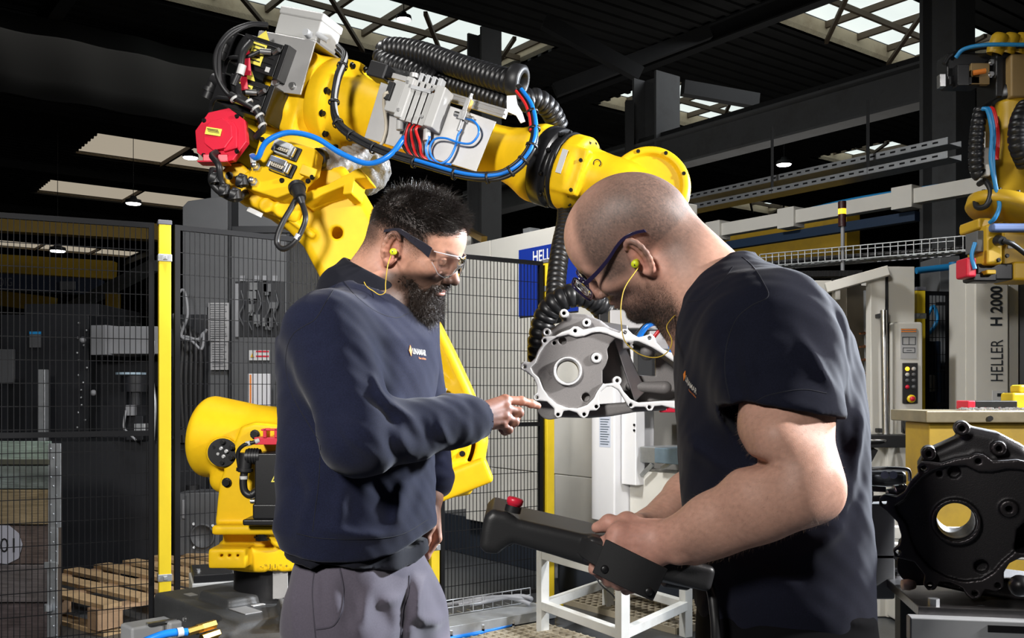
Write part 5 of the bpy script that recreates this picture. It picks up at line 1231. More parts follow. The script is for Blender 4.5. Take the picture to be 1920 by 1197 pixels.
for px, py in ((758, 242), (808, 262)): MB().cyl(sp(px, py - 14, .03), sp(px - 1, py + 8, .03), .0125, seg=14).build('silencer', m_white, VB, bevel=.002)
for i, (mm, x0) in enumerate(((m_blackm, 776), (m_redhose, 781), (m_blackm, 786), (m_redhose, 791), (m_blackm, 796), (m_redhose, 801))):
    a = sp(x0 + 2, 232 + .2 * (x0 - 776), .045)
    MB().cyl(a, a - vv_ * .014, .0062, seg=10).build('push_fitting', m_steel, VB)
    cable([a - vv_ * .012, sp(x0 - 6, 255, .045 + .004 * i), sp(x0 - 12 + 1.5 * i, 276, .04), sp(x0 - 2, 294 + i, .022), sp(x0 + 30, 306 + i, .012), sp(860, 320 + i * .8, .01)], .0052, mm, RB, name='air_hose', n=40)
# regulator
rc = sp(874, 222, .02)
rg = MB().box(rc, (.024, .03, .03), Mv).box(rc + vv_ * .035, (.016, .024, .045), Mv).cyl(rc + vv_ * .055, rc + vv_ * .075, .007, seg=12).cyl(rc - vu * .012, rc - vu * .034, .009, seg=12).cyl(rc - vv_ * .015, rc - vv_ * .05, .0085, seg=6, smooth=False).cyl(rc + vu * .012, rc + vu * .035, .007, seg=10)
rg.build('pressure_regulator', m_steel, RB, bevel=.001)
MB().box(rc + vv_ * .04 + vu * .0085, (.003, .022, .03), Mv).build('brass_face', m_brass, RB)
cable([sp(879, 226, .02), sp(893, 232, .025), sp(903, 245, .03), sp(902, 260, .03), sp(888, 274, .028), sp(866, 273, .03), sp(842, 265, .03), sp(822, 266, .028), sp(812, 280, .026), sp(814, 296, .024), sp(826, 308, .02), sp(850, 312, .02)], .0036, m_blue, RB, name='air_hose', n=70)
cable([sp(869, 246, .02), sp(863, 258, .02), sp(858, 282, .024), sp(846, 304, .026), sp(828, 312, .028), sp(812, 304, .03), sp(806, 284, .034), sp(814, 262, .036)], .0042, m_blue, RB, name='air_hose', n=60)
# cable bundle under the plate and up the loop
BT = [P(610, 150, 3.30), P(640, 88, 3.30)]
loop = [P(634, 92, 3.34), P(646, 110, 3.28), P(632, 150, 3.23), P(626, 200, 3.21), P(636, 235, 3.18), P(670, 262, 3.14), P(720, 286, 3.10), P(790, 308, 3.05), P(870, 330, 3.00), P(930, 332, 2.97), P(970, 312, 2.95), P(996, 276, 2.95), P(1002, 238, 2.97), P(994, 200, 2.99), P(972, 168, 3.02)]
offs = [(0, 0), (.010, .006), (-.010, -.004), (.003, .013), (-.006, .012), (.012, -.008)]
ctr = spline(loop, 120)
for k_, (a, b_) in enumerate(offs):
    pts = ctr + np.array([a * .6, -abs(a) * .3, b_])
    mm = m_blackm
    lo, hi = (0, 120)
    if k_ == 1: mm, lo = m_grey, 0; 
    if k_ == 1: hi = 62
    MB().tube(pts[lo:hi], .0062 if k_ else .0085, 8).build('cable', mm, RB)
MB().tube(ctr[58:119] + np.array([.004, -.012, .004]), .0062, 8).build('air_hose', m_blue, RB)
MB().tube(ctr[100:119] + np.array([-.012, -.008, .0]), .0048, 8).build('air_hose', m_redhose, RB)
for i in (12, 24, 33, 40, 48, 58, 66, 74, 82, 88, 94, 101, 108): 
    t_ = nrm(ctr[i + 1] - ctr[i]); MB().lathe(ctr[i], t_, [(.017, -.004), (.0195, -.004), (.0195, .004), (.017, .004)], 12).build('cable_tie', m_blackm, RB)
# aluminium rail, turntable and fat ribbed hoses
r0, r1 = P(728, 148, 3.30), P(948, 214, 3.06)
MB().beam(r0, r1, .02, .03).beam(r0 + [0, -.012, .008], r1 + [0, -.012, .008], .004, .004).beam(r0 + [0, -.012, -.006], r1 + [0, -.012, -.006], .004, .006).build('profile_rail', m_alu, RB, bevel=.001)
MB().box(P(716, 138, 3.30), (.07, .08, .055), Mv).build('end_block', m_blackm, RB, bevel=.006)
MB().box(P(762, 152, 3.25), (.09, .05, .018), Mv).cyl(P(776, 147, 3.26), P(777, 138, 3.26), .016, seg=14).build('slide_carriage', m_alu, RB, bevel=.002)
dn_ = nrm(np.array([.12, -.45, .9])); MB().lathe(P(775, 145, 3.36), dn_, [(0, 0), (.125, 0), (.13, .004), (.13, .012), (.11, .018), (0, .018)], 40).build('guide_disc', m_black, RB)
hose([P(820, 152, 3.36), P(770, 133, 3.40), P(728, 120, 3.45), P(720, 105, 3.48), P(735, 92, 3.46), P(790, 100, 3.38), P(860, 124, 3.26), P(930, 146, 3.15), P(975, 158, 3.09)], .042, m_hose, RB)
hose([P(800, 140, 3.44), P(850, 158, 3.34), P(900, 175, 3.25), P(960, 195, 3.16), P(1000, 185, 3.16), P(1030, 205, 3.20), P(1050, 245, 3.26)], .036, m_hose, RB)
MB().lathe(P(968, 152, 3.09), nrm(np.array([.9, -.35, -.3])), [(.030, -.02), (.05, -.02), (.054, -.012), (.054, .02), (.046, .026), (.030, .026), (.030, -.02)], 28).build('hose_clamp', m_blackm, RB, label='round black hose clamp')
MB().prism([(0, 0), (.03, .0), (.035, -.03), (.05, -.055), (.06, -.085), (.045, -.09), (.03, -.065), (0, -.05)], P(950, 180, 3.03), np.array([.98, -.2, 0]), Z_, -Y_, .004).build('hose_bracket', m_alu, RB, bevel=.001)
# the black loop at the back of the motors
for k_, r_ in ((0, .009), (.02, .008)):
    cable([P(500, 46, 3.45), P(468, 46 + 30 * k_, 3.38), P(430, 62 + 300 * k_, 3.33), P(407 + 300 * k_, 95, 3.30), P(405 + 300 * k_, 130, 3.29), P(416, 160, 3.29), P(436, 182, 3.30), P(470, 195, 3.32)], r_, m_blackm, RB, n=60)
cable([P(432, 178, 3.28), P(455, 190, 3.27), P(478, 204, 3.27), P(490, 225, 3.27), P(492, 243, 3.28), P(480, 258, 3.30)], .013, m_blackm, RB)
for px, py in ((440, 186), (466, 192), (480, 204), (487, 218), (492, 236)): MB().lathe(P(px, py, 3.272), nrm(np.array([.6, 0, -.8])), [(.013, -.004), (.0165, -.004), (.0165, .004), (.013, .004)], 12).build('cable_tie', m_white, RB)
for pts in ([P(470, 80, 3.34), P(455, 100, 3.30), P(450, 130, 3.29), P(438, 160, 3.29)], [P(446, 160, 3.30), P(448, 178, 3.28), P(462, 190, 3.28)]): cable(pts, .012, m_blackm, RB)
MB().cyl(P(455, 122, 3.285), P(450, 140, 3.285), .0135, seg=12).build('cable_tag', m_lab_w, RB)

# ---------------- vertical ribbed hose from the wrist and the one arching over the casting
hose([P(1062, 385, 3.16), P(1060, 420, 3.05), P(1050, 470, 2.95), P(1043, 530, 2.88), P(1040, 600, 2.80)], .030, m_hose, RB, pitch=.021)
hose([P(1012, 690, 2.74), P(1012, 640, 2.70), P(1025, 590, 2.68), P(1052, 562, 2.66), P(1088, 553, 2.66), P(1118, 566, 2.68), P(1138, 592, 2.72), P(1146, 625, 2.78)], .034, m_hose, RB, pitch=.024, label='ribbed hose arching over the casting')
# gripper behind the casting
gp = MB()
gp.box(P(1240, 560, 2.85), (.24, .20, .12)).box(P(1190, 620, 2.72), (.22, .10, .10)).cyl(P(1222, 440, 3.06), P(1235, 545, 2.88), .075, seg=24)
GR = gp.build('gripper', m_black, RB, bevel=.008)
MB().prism([(0, 0), (.10, -.015), (.11, -.10), (.03, -.085)], P(1106, 600, 2.56), np.array([1., .1, 0]), Z_, -Y_, .01).build('gripper_plate', m_steel, GR, bevel=.002)
MB().prism([(0, 0), (.022, .0), (.085, -.135), (.055, -.165)], P(1150, 636, 2.50), np.array([1., .1, 0]), Z_, -Y_, .012).build('gripper_plate', m_steel, GR, bevel=.002)
MB().box(P(1190, 600, 2.60), (.14, .05, .05)).box(P(1240, 640, 2.62), (.08, .10, .05)).build('cylinder_block', m_alu, GR, bevel=.003)
cable([P(1195, 638, 2.44), P(1212, 613, 2.43), P(1234, 606, 2.43), P(1252, 622, 2.44), P(1260, 660, 2.46)], .0075, m_blue, GR, name='air_hose')
cable([P(1190, 632, 2.47), P(1214, 608, 2.46), P(1240, 603, 2.46), P(1258, 626, 2.47), P(1266, 665, 2.49)], .006, m_blackm, GR, name='air_hose')
cable([P(1226, 632, 2.45), P(1240, 618, 2.45), P(1252, 628, 2.46), P(1258, 655, 2.47)], .005, m_redhose, GR, name='air_hose')
cable([P(1145, 596, 2.6), P(1165, 588, 2.6), P(1190, 592, 2.6), P(1200, 612, 2.6)], .004, m_blackm, GR)
MB().cyl(P(1262, 611, 2.5), P(1278, 612, 2.5), .006, seg=10).build('orange_fitting', m_orange_print, GR)
MB().box(P(1222, 760, 2.5), (.02, .02, .012)).box(P(1258, 768, 2.5), (.06, .02, .016)).build('clamp_jaw', m_red, GR, bevel=.002)
# ================================================================ the two gearbox castings
m_alcast = mat('cast_aluminium', (.20, .19, .187), rough=.6, metal=.25, bump=.5, bscale=700, var=.16, vscale=500)
m_almach = mat('machined_aluminium', (.66, .66, .66), rough=.40, metal=.25, bump=.05, bscale=200)
m_dkcast = mat('shaded_casting', (.018, .0165, .018), rough=.42, metal=.3, bump=.4, bscale=500, var=.15, vscale=300)  # shade put into the colour: dark copy of the cast aluminium
m_dkmach = mat('shaded_machined_face', (.05, .045, .047), rough=.33, metal=.7, bump=.1, bscale=200)  # dark copy of the machined aluminium, shade in its colour
ZS = 4.276
OUT = [(68, 612), (90, 590), (150, 594), (183, 562), (205, 500), (238, 455), (227, 420), (245, 390), (290, 386), (340, 385), (400, 352), (468, 328), (490, 309), (528, 309), (570, 335), (620, 325), (680, 311), (740, 315), (800, 345), (858, 362), (880, 331), (925, 332), (962, 370), (1010, 398), (1062, 385), (1108, 368), (1138, 395), (1152, 440), (1200, 490), (1262, 520), (1330, 530), (1400, 600), (1420, 760), (1400, 930), (1300, 972), (1200, 945), (1135, 950), (1118, 985), (1085, 988), (1062, 955), (985, 955), (950, 972), (925, 940), (888, 880), (850, 820), (800, 790), (760, 792), (712, 832), (694, 880), (704, 955), (675, 986), (622, 985), (606, 1030), (572, 1050), (540, 1030), (520, 1002), (460, 985), (412, 990), (395, 1035), (362, 1046), (336, 1020), (338, 970), (280, 912), (225, 908), (180, 905), (170, 870), (198, 838), (200, 790), (172, 722), (108, 672), (72, 652)]
PLATE = [(150, 640), (190, 602), (215, 540), (260, 470), (300, 430), (360, 396), (450, 376), (510, 396), (570, 390), (640, 362), (700, 356), (760, 371), (830, 400), (790, 440), (760, 490), (771, 560), (750, 620), (725, 660), (725, 772), (682, 830), (650, 890), (600, 940), (520, 966), (440, 960), (360, 930), (290, 870), (250, 810), (215, 720), (170, 682)]
CAV = [(832, 402), (905, 428), (1010, 432), (1120, 482), (1200, 532), (1280, 590), (1340, 640), (1350, 880), (1290, 905), (1200, 905), (1010, 920), (945, 890), (892, 830), (862, 775), (800, 762), (740, 770), (726, 760), (726, 662), (752, 620), (772, 560), (762, 492), (792, 442)]
LUGS = [(95, 632), (260, 423), (505, 345), (902, 360), (1097, 405), (1255, 868), (1097, 958), (948, 940), (675, 953), (578, 1015), (368, 1017), (197, 880), (840, 745), (930, 455)]
REAR = [(232, 420), (255, 350), (330, 300), (400, 250), (420, 180), (600, 195), (720, 245), (790, 300), (900, 345), (1000, 400), (900, 500), (500, 500), (300, 560)]

def casting(name, label, O, s, rot, mc, mm, yaw=0.0, group=None):
    """O: where the bore centre stands; s metres per drawing unit"""
    c, sn = math.cos(rot), math.sin(rot); cy, sy = math.cos(yaw), math.sin(yaw)
    u = np.array([c * cy, c * sy, -sn]); v = np.array([sn * cy, sn * sy, c]); n = np.cross(v, u); n = n if n[1] > 0 else -n
    O = np.asarray(O, float)
    def pl(pts): return [((x - 445) * s, -(y - 668) * s) for x, y in pts]
    def at(x, y, dz=0.0): return O + u * ((x - 445) * s) - v * ((y - 668) * s) + n * dz
    k = s / 2.9e-4                                      # size factor
    root = thing(name, label, 'casting', at(600, 1040, .06 * k), group)
    g = SDF(); g.frame()
    g.ext(pl(OUT), O, u, v, n, .020 * k, rnd=.0012)
    g.ext(pl(OUT), O + n * .004, u, v, n, .13 * k, grow=-.0055 * k, rnd=.004)
    g.ext(pl(REAR), O + n * .055 * k, u, v, n, .11 * k, rnd=.014 * k, k=.012 * k)
    g.cyl(at(300, 960, .05 * k), at(300, 960, .13 * k), .03 * k, k=.02)
    g.ext(pl([(380, 960), (380, 1045), (620, 1050), (800, 1035), (1000, 1000), (1250, 985), (1250, 900)]), O + n * .045 * k, u, v, n, .10 * k, rnd=.008, k=.004)
    for (x, y), (hx, hy) in zip(((415, 195), (598, 272), (275, 350)), ((470, 250), (680, 300), (330, 400))):
        g.cyl(at(x, y, .030 * k), at(x, y, .10 * k), .0105 * k, rnd=.001)
        g.cone(at(x, y, .075 * k), at(hx, hy, .10 * k), .0095 * k, .016 * k, k=.008)
    g.ext(pl(PLATE), O - n * .01, u, v, n, .010 + .010 * k, mode='s', k=.001)
    g.ext(pl(CAV), O - n * .01, u, v, n, .010 + .118 * k, mode='s', k=.002)
    g.ext(pl([(960, 470), (1180, 520), (1180, 700), (960, 690)]), O + n * .06 * k, u, v, n, .2, mode='s', k=.004)
    g.cyl(at(840, 745, 0), at(840, 745, .05 * k), .0105 * k, rnd=.001)
    g.box(at(930, 455, .012 * k), (.012 * k, .010 * k, .010 * k), M=np.array([u, n, v]), rnd=.003, k=.004)
    g.cone(at(1090, 500, .05 * k), at(1100, 515, .08 * k), .016 * k, .018 * k, k=.006)
    g.cone(at(960, 790, .10 * k), at(1240, 800, .06 * k), .010 * k, .016 * k, k=.015)
    g.cyl(at(445, 668, -.004 * k), at(445, 668, .07 * k), .0335 * k, k=.003)
    g.cyl(at(445, 668, -.02 * k), at(445, 668, .3 * k), .0262 * k, mode='s')
    g.cyl(at(445, 668, -.02 * k), at(445, 668, .008 * k), .0285 * k, mode='s')
    g.cyl(at(675, 562, .003 * k), at(675, 562, .04 * k), .0125 * k, k=.004, rnd=.002)
    g.cyl(at(675, 562, .028 * k), at(675, 562, .035 * k), .0185 * k, k=.003)
    for x, y, r in [(x, y, .0042) for x, y in LUGS] + [(675, 562, .0045), (405, 422, .0088), (337, 440, .0044), (592, 878, .0100), (415, 195, .0042), (598, 272, .0042), (275, 350, .0042), (967, 459, .0018)]:
        g.cyl(at(x, y, -.03), at(x, y, (.012 if r > .008 else .05) * k + .02), r * k, mode='s')
    o = g.build('housing', .0019 * k ** .5, mc, root, smooth_it=1)
    me = o.data; me.materials.append(mm)
    V, N = mesh_arrays(o); q = V - O; dn = q @ n; nn = N @ n
    x = q @ u / s + 445; y = 668 - q @ v / s; rb = np.hypot(x - 445, y - 668) * s
    mach = ((np.abs(dn) < .0016) & (nn < -.6)) | ((rb < .036 * k) & (dn < .03 * k) & ((nn < -.6) & (dn < .002) | (rb < .031 * k)))
    for bx, by in ((415, 195), (598, 272), (275, 350)): mach |= (np.hypot(x - bx, y - by) * s < .011 * k) & (dn < .033 * k) & (nn < -.6)
    mach |= (np.hypot(x - 675, y - 562) * s < .0125 * k) & (nn < -.7) & (dn < .008 * k)
    lv = np.empty(len(me.loops), np.int32); me.loops.foreach_get('vertex_index', lv)
    pm = mach[lv.reshape(-1, 4)].sum(1) >= 2
    me.polygons.foreach_set('material_index', pm.astype(np.int32)); me.update()
    return root, at, u, v, n, k
CA, caa, cu_, cv_, cn_, ck = casting('gearbox_casting', 'silver aluminium gearbox casting held up by the robot gripper', P(960 + 445 / ZS, 540 + 668 / ZS, 2.42), 2.42 / F / ZS, 0.0, m_alcast, m_almach, yaw=-.06)
m_mark = mat('cast_mark', (.20, .19, .19), rough=.6)
text('AM  1', caa(255, 690, .0086 * ck), cv_, -cu_, .0075, m_mark, CA, width=.026, depth=0)
text('TB DD', caa(305, 700, .0086 * ck), cv_, -cu_, .0075, m_mark, CA, width=.026, depth=0)
# ================================================================ the two men
def head_axes(side, yaw, pitch, roll):
    """rows forward, left, up. side +1 looks along +X, -1 along -X; yaw turns the face to the camera, roll tips the crown to the near side"""
    y, p, r = [math.radians(a) for a in (yaw, pitch, roll)]
    f = np.array([side * math.cos(y) * math.cos(p), -math.sin(y) * math.cos(p), -math.sin(p)])
    fh = np.array([side * math.cos(y), -math.sin(y), 0]); l = np.array([-fh[1], fh[0], 0])
    u = np.cross(f, l); near = l if l[1] < 0 else -l
    s = 1 if near is l else -1
    l2 = l * math.cos(r) - s * u * math.sin(r); u2 = u * math.cos(r) + s * l * math.sin(r)
    return np.array([f, l2, u2])

def add_head(s, wide=1.0):
    E = s.ell
    E((0.0, 0, .046), (.099, .076 * wide, .085))
    E((.036, 0, .047), (.060, .065 * wide, .061), k=.03)
    E((-.046, 0, .028), (.058, .064 * wide, .058), k=.03)
    E((.046, 0, -.012), (.046, .056 * wide, .062), k=.03)
    for q in (-1, 1):
        s.cone((.012, q * .052, -.052), (.070, q * .020, -.088), .017, .016, k=.03)
        s.cone((.010, q * .056, -.01), (.012, q * .052, -.052), .018, .016, k=.03)
        E((.060, q * .045, -.012), (.024, .019, .016), k=.022)
    E((.078, 0, -.088), (.019, .024, .018), k=.015)
    E((.070, 0, -.047), (.031, .035, .030), k=.02)
    for q in (-1, 1):
        s.cone((.088, q * .010, .030), (.074, q * .047, .033), .0105, .009, k=.014)
        E((.096, q * .031, .012), (.017, .018, .013), k=.012, mode='s')
        E((.0765, q * .031, .012), .0128, k=.003)
        E((.0775, q * .031, .0145), (.0135, .0155, .0125), k=.002)      # lowered lid
    s.cone((.091, 0, .020), (.112, 0, -.016), .0075, .0105, k=.012)
    E((.1145, 0, -.020), (.0105, .0115, .0095), k=.006)
    for q in (-1, 1):
        E((.103, q * .0125, -.023), (.0105, .0085, .0085), k=.006)
        E((.1075, q * .0065, -.0315), (.006, .0038, .004), k=.003, mode='s')
    E((.0955, 0, -.0465), (.0095, .024, .0062), k=.006)
    E((.0935, 0, -.0580), (.0100, .021, .0066), k=.006)
    E((.106, 0, -.0520), (.0120, .026, .0014), k=.003, mode='s')
    E((.104, 0, -.037), (.006, .0035, .009), k=.006, mode='s')
    E((.096, 0, -.0705), (.012, .02, .006), k=.012, mode='s')
    for q in (-1, 1):                                                   # ears
        y0 = .0755 * wide
        t = np.linspace(-2.4, 2.35, 13)
        def ear(a, rx, rz, out): return (-.012 - rx * math.cos(a) * .9 - .012 * 0 - .25 * rz * math.sin(a) * .35, q * (y0 + out), .002 + rz * math.sin(a))
        E((-.010, q * (y0 + .002), .0), (.016, .0062, .028), k=.006)
        pts = [ear(a, .0175, .0315, .0120 + .0075 * math.cos(a)) for a in t]
        for a, b in zip(pts, pts[1:]): s.cone(a, b, .0042, .0042, k=.004)
        for a, b in zip(pts[1:-1], pts[2:-1]): s.cone(((a[0] - .012) / 2, a[1] - q * .008, a[2] * .86), ((b[0] - .012) / 2, b[1] - q * .008, b[2] * .86), .0045, .0045, k=.005)
        pa = [ear(a, .0085, .0200, .010) for a in np.linspace(-1.5, 1.2, 6)]
        for a, b in zip(pa, pa[1:]): s.cone(a, b, .0035, .0035, k=.003)
        E((-.010, q * (y0 + .009), -.030), (.0085, .0052, .0095), k=.005)  # lobe
        E((-.0035, q * (y0 + .0155), -.004), (.0085, .0085, .0125), k=.003, mode='s')
        E((.0040, q * (y0 + .006), -.005), (.0045, .0045, .007), k=.004)   # tragus

def finger(s, pts, r, k=.004):
    """pts: knuckle, joint, joint, tip"""
    pts = [np.asarray(p, float) for p in pts]; n = len(pts) - 1
    rr = np.linspace(r, r * .80, n + 1)
    for i in range(n):
        s.cone(pts[i], pts[i + 1], rr[i], rr[i + 1], k=k)
    for i in range(1, n): s.ell(pts[i], rr[i] * 1.10, k=k)

def curl(mcp, d0, nrm_down, lens, angs):
    """finger joints: start direction d0, each joint bends towards nrm_down by angs (degrees)"""
    pts = [np.asarray(mcp, float)]; d = nrm(d0); dn = nrm(np.asarray(nrm_down) - d * (np.asarray(nrm_down) @ d)); a = 0
    for L, g in zip(lens, angs):
        a += math.radians(g); pts.append(pts[-1] + L * (d * math.cos(a) + dn * math.sin(a)))
    return pts

HLX, HLZ = [-.1, .0, .04, .065, .09], [.040, .044, .050, .062, .070]
SKIN1 = np.array([.43, .225, .155]); SKIN2 = np.array([.52, .295, .22])
def skin_noise(V):
    return (np.sin(V[:, 0] * 310 + 3 * np.sin(V[:, 2] * 170)) * np.sin(V[:, 1] * 270 + V[:, 2] * 190))[:, None]
m_skin = mat('skin', (.5, .28, .2), rough=.5, attr='col', bump=.35, bscale=700, var=.10, vscale=140, sss=.12, spec=.4)

def strands(name, root, nor, length, rad, bend, m, parent, rings=3, curlv=0.0):
    """thin tapered hairs; one mesh"""
    n = len(root); nor = nor / np.linalg.norm(nor, axis=1)[:, None]
    a = np.cross(nor, NR.randn(n, 3)); a /= np.linalg.norm(a, axis=1)[:, None]; b = np.cross(nor, a)
    V = []
    c3 = np.array([[1, 0], [-.5, .866], [-.5, -.866]])
    for j in range(rings):
        t = j / (rings - 1)
        c = root + nor * (length * t)[:, None] + bend * (length * t * t)[:, None]
        if curlv: c = c + (a * np.sin(t * 7)[..., None] + b * (1 - np.cos(t * 6))) * curlv * t * (length / length.mean())[:, None]
        r = rad * (1 - .85 * t)
        for k in range(3): V.append(c + (a * c3[k, 0] + b * c3[k, 1]) * r)
    V = np.stack(V, 1)                                    # n, rings*3, 3
    f = np.array([[j * 3 + k, j * 3 + (k + 1) % 3, (j + 1) * 3 + (k + 1) % 3, (j + 1) * 3 + k] for j in range(rings - 1) for k in range(3)])
    Q = (np.arange(n)[:, None, None] * (rings * 3) + f[None]).reshape(-1, 4)
    me = np_mesh(name, V.reshape(-1, 3), Q, True); me.materials.append(m)
    o = bpy.data.objects.new(name, me); put(o, parent); o['kind'] = 'stuff'
    return o
m_sweat = mat('navy_fleece', (.0085, .0105, .026), rough=.92, bump=.5, bscale=1100, var=.3, vscale=420, sheen=.10, spec=.12)
m_polo = mat('black_navy_knit', (.006, .0065, .011), rough=.85, bump=.5, bscale=1400, var=.2, vscale=500, sheen=.08, spec=.15)
m_trouser = mat('grey_twill', (.080, .070, .092), rough=.88, bump=.5, bscale=1500, var=.12, vscale=300, sheen=.25, spec=.25)
m_shirt2 = mat('dark_navy_jersey', (.0068, .0078, .0160), rough=.9, bump=.5, bscale=1500, var=.25, vscale=500, sheen=.05, spec=.12)
m_black_cloth = mat('black_twill', (.0035, .0035, .0045), rough=.9, bump=.4, bscale=1500, spec=.1)
m_hair = mat('dark_hair', (.017, .013, .011), rough=.30, spec=.8)
m_beard = mat('dark_brown_beard', (.022, .014, .010), rough=.42, spec=.5)
m_stubble = mat('stubble_hair', (.05, .034, .026), rough=.5)
m_shoe = mat('black_leather', (.01, .01, .01), rough=.5)
m_plug = mat('lime_plastic', (.60, .66, .02), rough=.4)
m_cord = mat('yellow_cord', (.62, .42, .05), rough=.5)
m_lens = mat('clear_lens', (1, 1, 1), rough=.0, trans=1.0, ior=1.12, spec=.6)
m_temple = mat('smoke_plastic', (.020, .019, .028), rough=.25)
m_specs = mat('dark_violet_acetate', (.018, .014, .045), rough=.2)
m_orange_print = mat('orange_print', (.75, .22, .03), rough=.7)
m_white_print = mat('pale_print', (.55, .53, .48), rough=.7)

# ---------------------------------------------------------------- man in the sweatshirt
D1 = 1.97
H1A = head_axes(1, 13, 26, 9)
H1O = P(773, 471, 1.985); H1S = .955
def h1(p): return H1O + (np.asarray(p, float) * H1S) @ H1A
man1 = thing('person', 'bearded man with short dark hair in a navy sweatshirt and grey trousers, pointing right', 'person', (P(668, 900, D1)[0], D1, 0.0))
N1 = P(683, 545, 1.98)
L1 = np.array([.565, .826]); Fw1 = np.array([.826, -.565])
S1n = P(612, 618, 1.82); E1n = P(672, 824, 1.755); W1n = P(888, 786, 1.95)
S1f = P(757, 590, 2.11); E1f = P(792, 800, 2.20); W1f = P(808, 932, 2.13)

b = SDF()
b.frame(H1O, H1A, H1S); add_head(b)
b.frame()
b.cone(N1 + [0, 0, -.05], h1((-.020, 0, -.035)), .066, .057, k=.02)
b.cone(N1 + [-.012, 0, .0], h1((-.045, 0, .0)), .050, .048, k=.03)
b.cone(h1((.045, 0, -.075)), N1 + [.035, -.01, -.035], .030, .036, k=.03)
b.cone(N1 + [0, 0, -.06], P(668, 1000, D1), .085, .10, k=.04)
for S_, E_, W_ in ((S1n, E1n, W1n), (S1f, E1f, W1f)):
    b.cone(N1 + [0, 0, -.06], S_, .055, .05, k=.04)
    b.cone(S_, E_, .050, .042, k=.02); b.cone(E_, W_, .042, .028, k=.02)
# right hand, index finger out, the others folded
kn = [P(946, 751, 2.020), P(948, 767, 2.008), P(945, 782, 2.0), P(939, 795, 1.996)]
hz = np.array([.45, -.88, .12])                              # back of the hand
for i, q in enumerate(kn):
    b.cone(W1n + np.array([0, 0, .014 - .009 * i]), q, .0155, .0120 - .0006 * i, k=.012)
    b.ell(q + hz * .0035, .0115 - .0006 * i, k=.006)
    b.cone(W1n + hz * .012 + np.array([0, 0, .008 - .006 * i]), q + hz * .010, .0028, .0034, k=.006)
finger(b, [kn[0], P(977, 752, 2.045), P(996, 757.5, 2.063), P(1008, 761.5, 2.075)], .0098)
finger(b, [kn[1], P(972, 774, 2.03), P(964, 783, 2.055), P(953, 782, 2.06)], .0112)
finger(b, [kn[2], P(964, 791, 2.022), P(957, 797, 2.045), P(948, 794, 2.05)], .0108)
finger(b, [kn[3], P(953, 806, 2.012), P(947, 809, 2.03), P(940, 805, 2.034)], .0095)
finger(b, [P(912, 772, 2.02), P(935, 770, 2.06), P(955, 776, 2.075), P(968, 783, 2.07)], .0125)   # thumb behind
b.cone(W1n + [0, .01, .0], P(935, 772, 2.05), .017, .013, k=.014)
# left hand hanging
hx = nrm(np.array([.06, -.05, -1.0])); hy = nrm(np.array([.35, -.93, .07])); hn = np.cross(hx, hy)
b.frame(W1f, np.array([hx, hy, hn]))
for i, (my, ml) in enumerate(((.030, .090), (.010, .094), (-.010, .090), (-.028, .081))):
    b.cone((0, my * .35, 0), (ml, my, 0), .016, .0115, k=.012)
    fp = curl((ml, my, 0), (1, my * .6, 0), (0, 0, -1 if hn[0] > 0 else 1), [(.044, .026, .022), (.049, .03, .023), (.046, .028, .023), (.036, .021, .02)][i], (38, 42, 26))
    finger(b, fp, .0098 if i < 3 else .0085)
tdn = -1 if hn[0] > 0 else 1
finger(b, [(.028, .028, tdn * .012), (.062, .048, tdn * .022), (.088, .050, tdn * .030), (.108, .044, tdn * .034)], .0115)
b.cone((.01, .012, tdn * .008), (.060, .044, tdn * .02), .017, .012, k=.014)
b.frame()
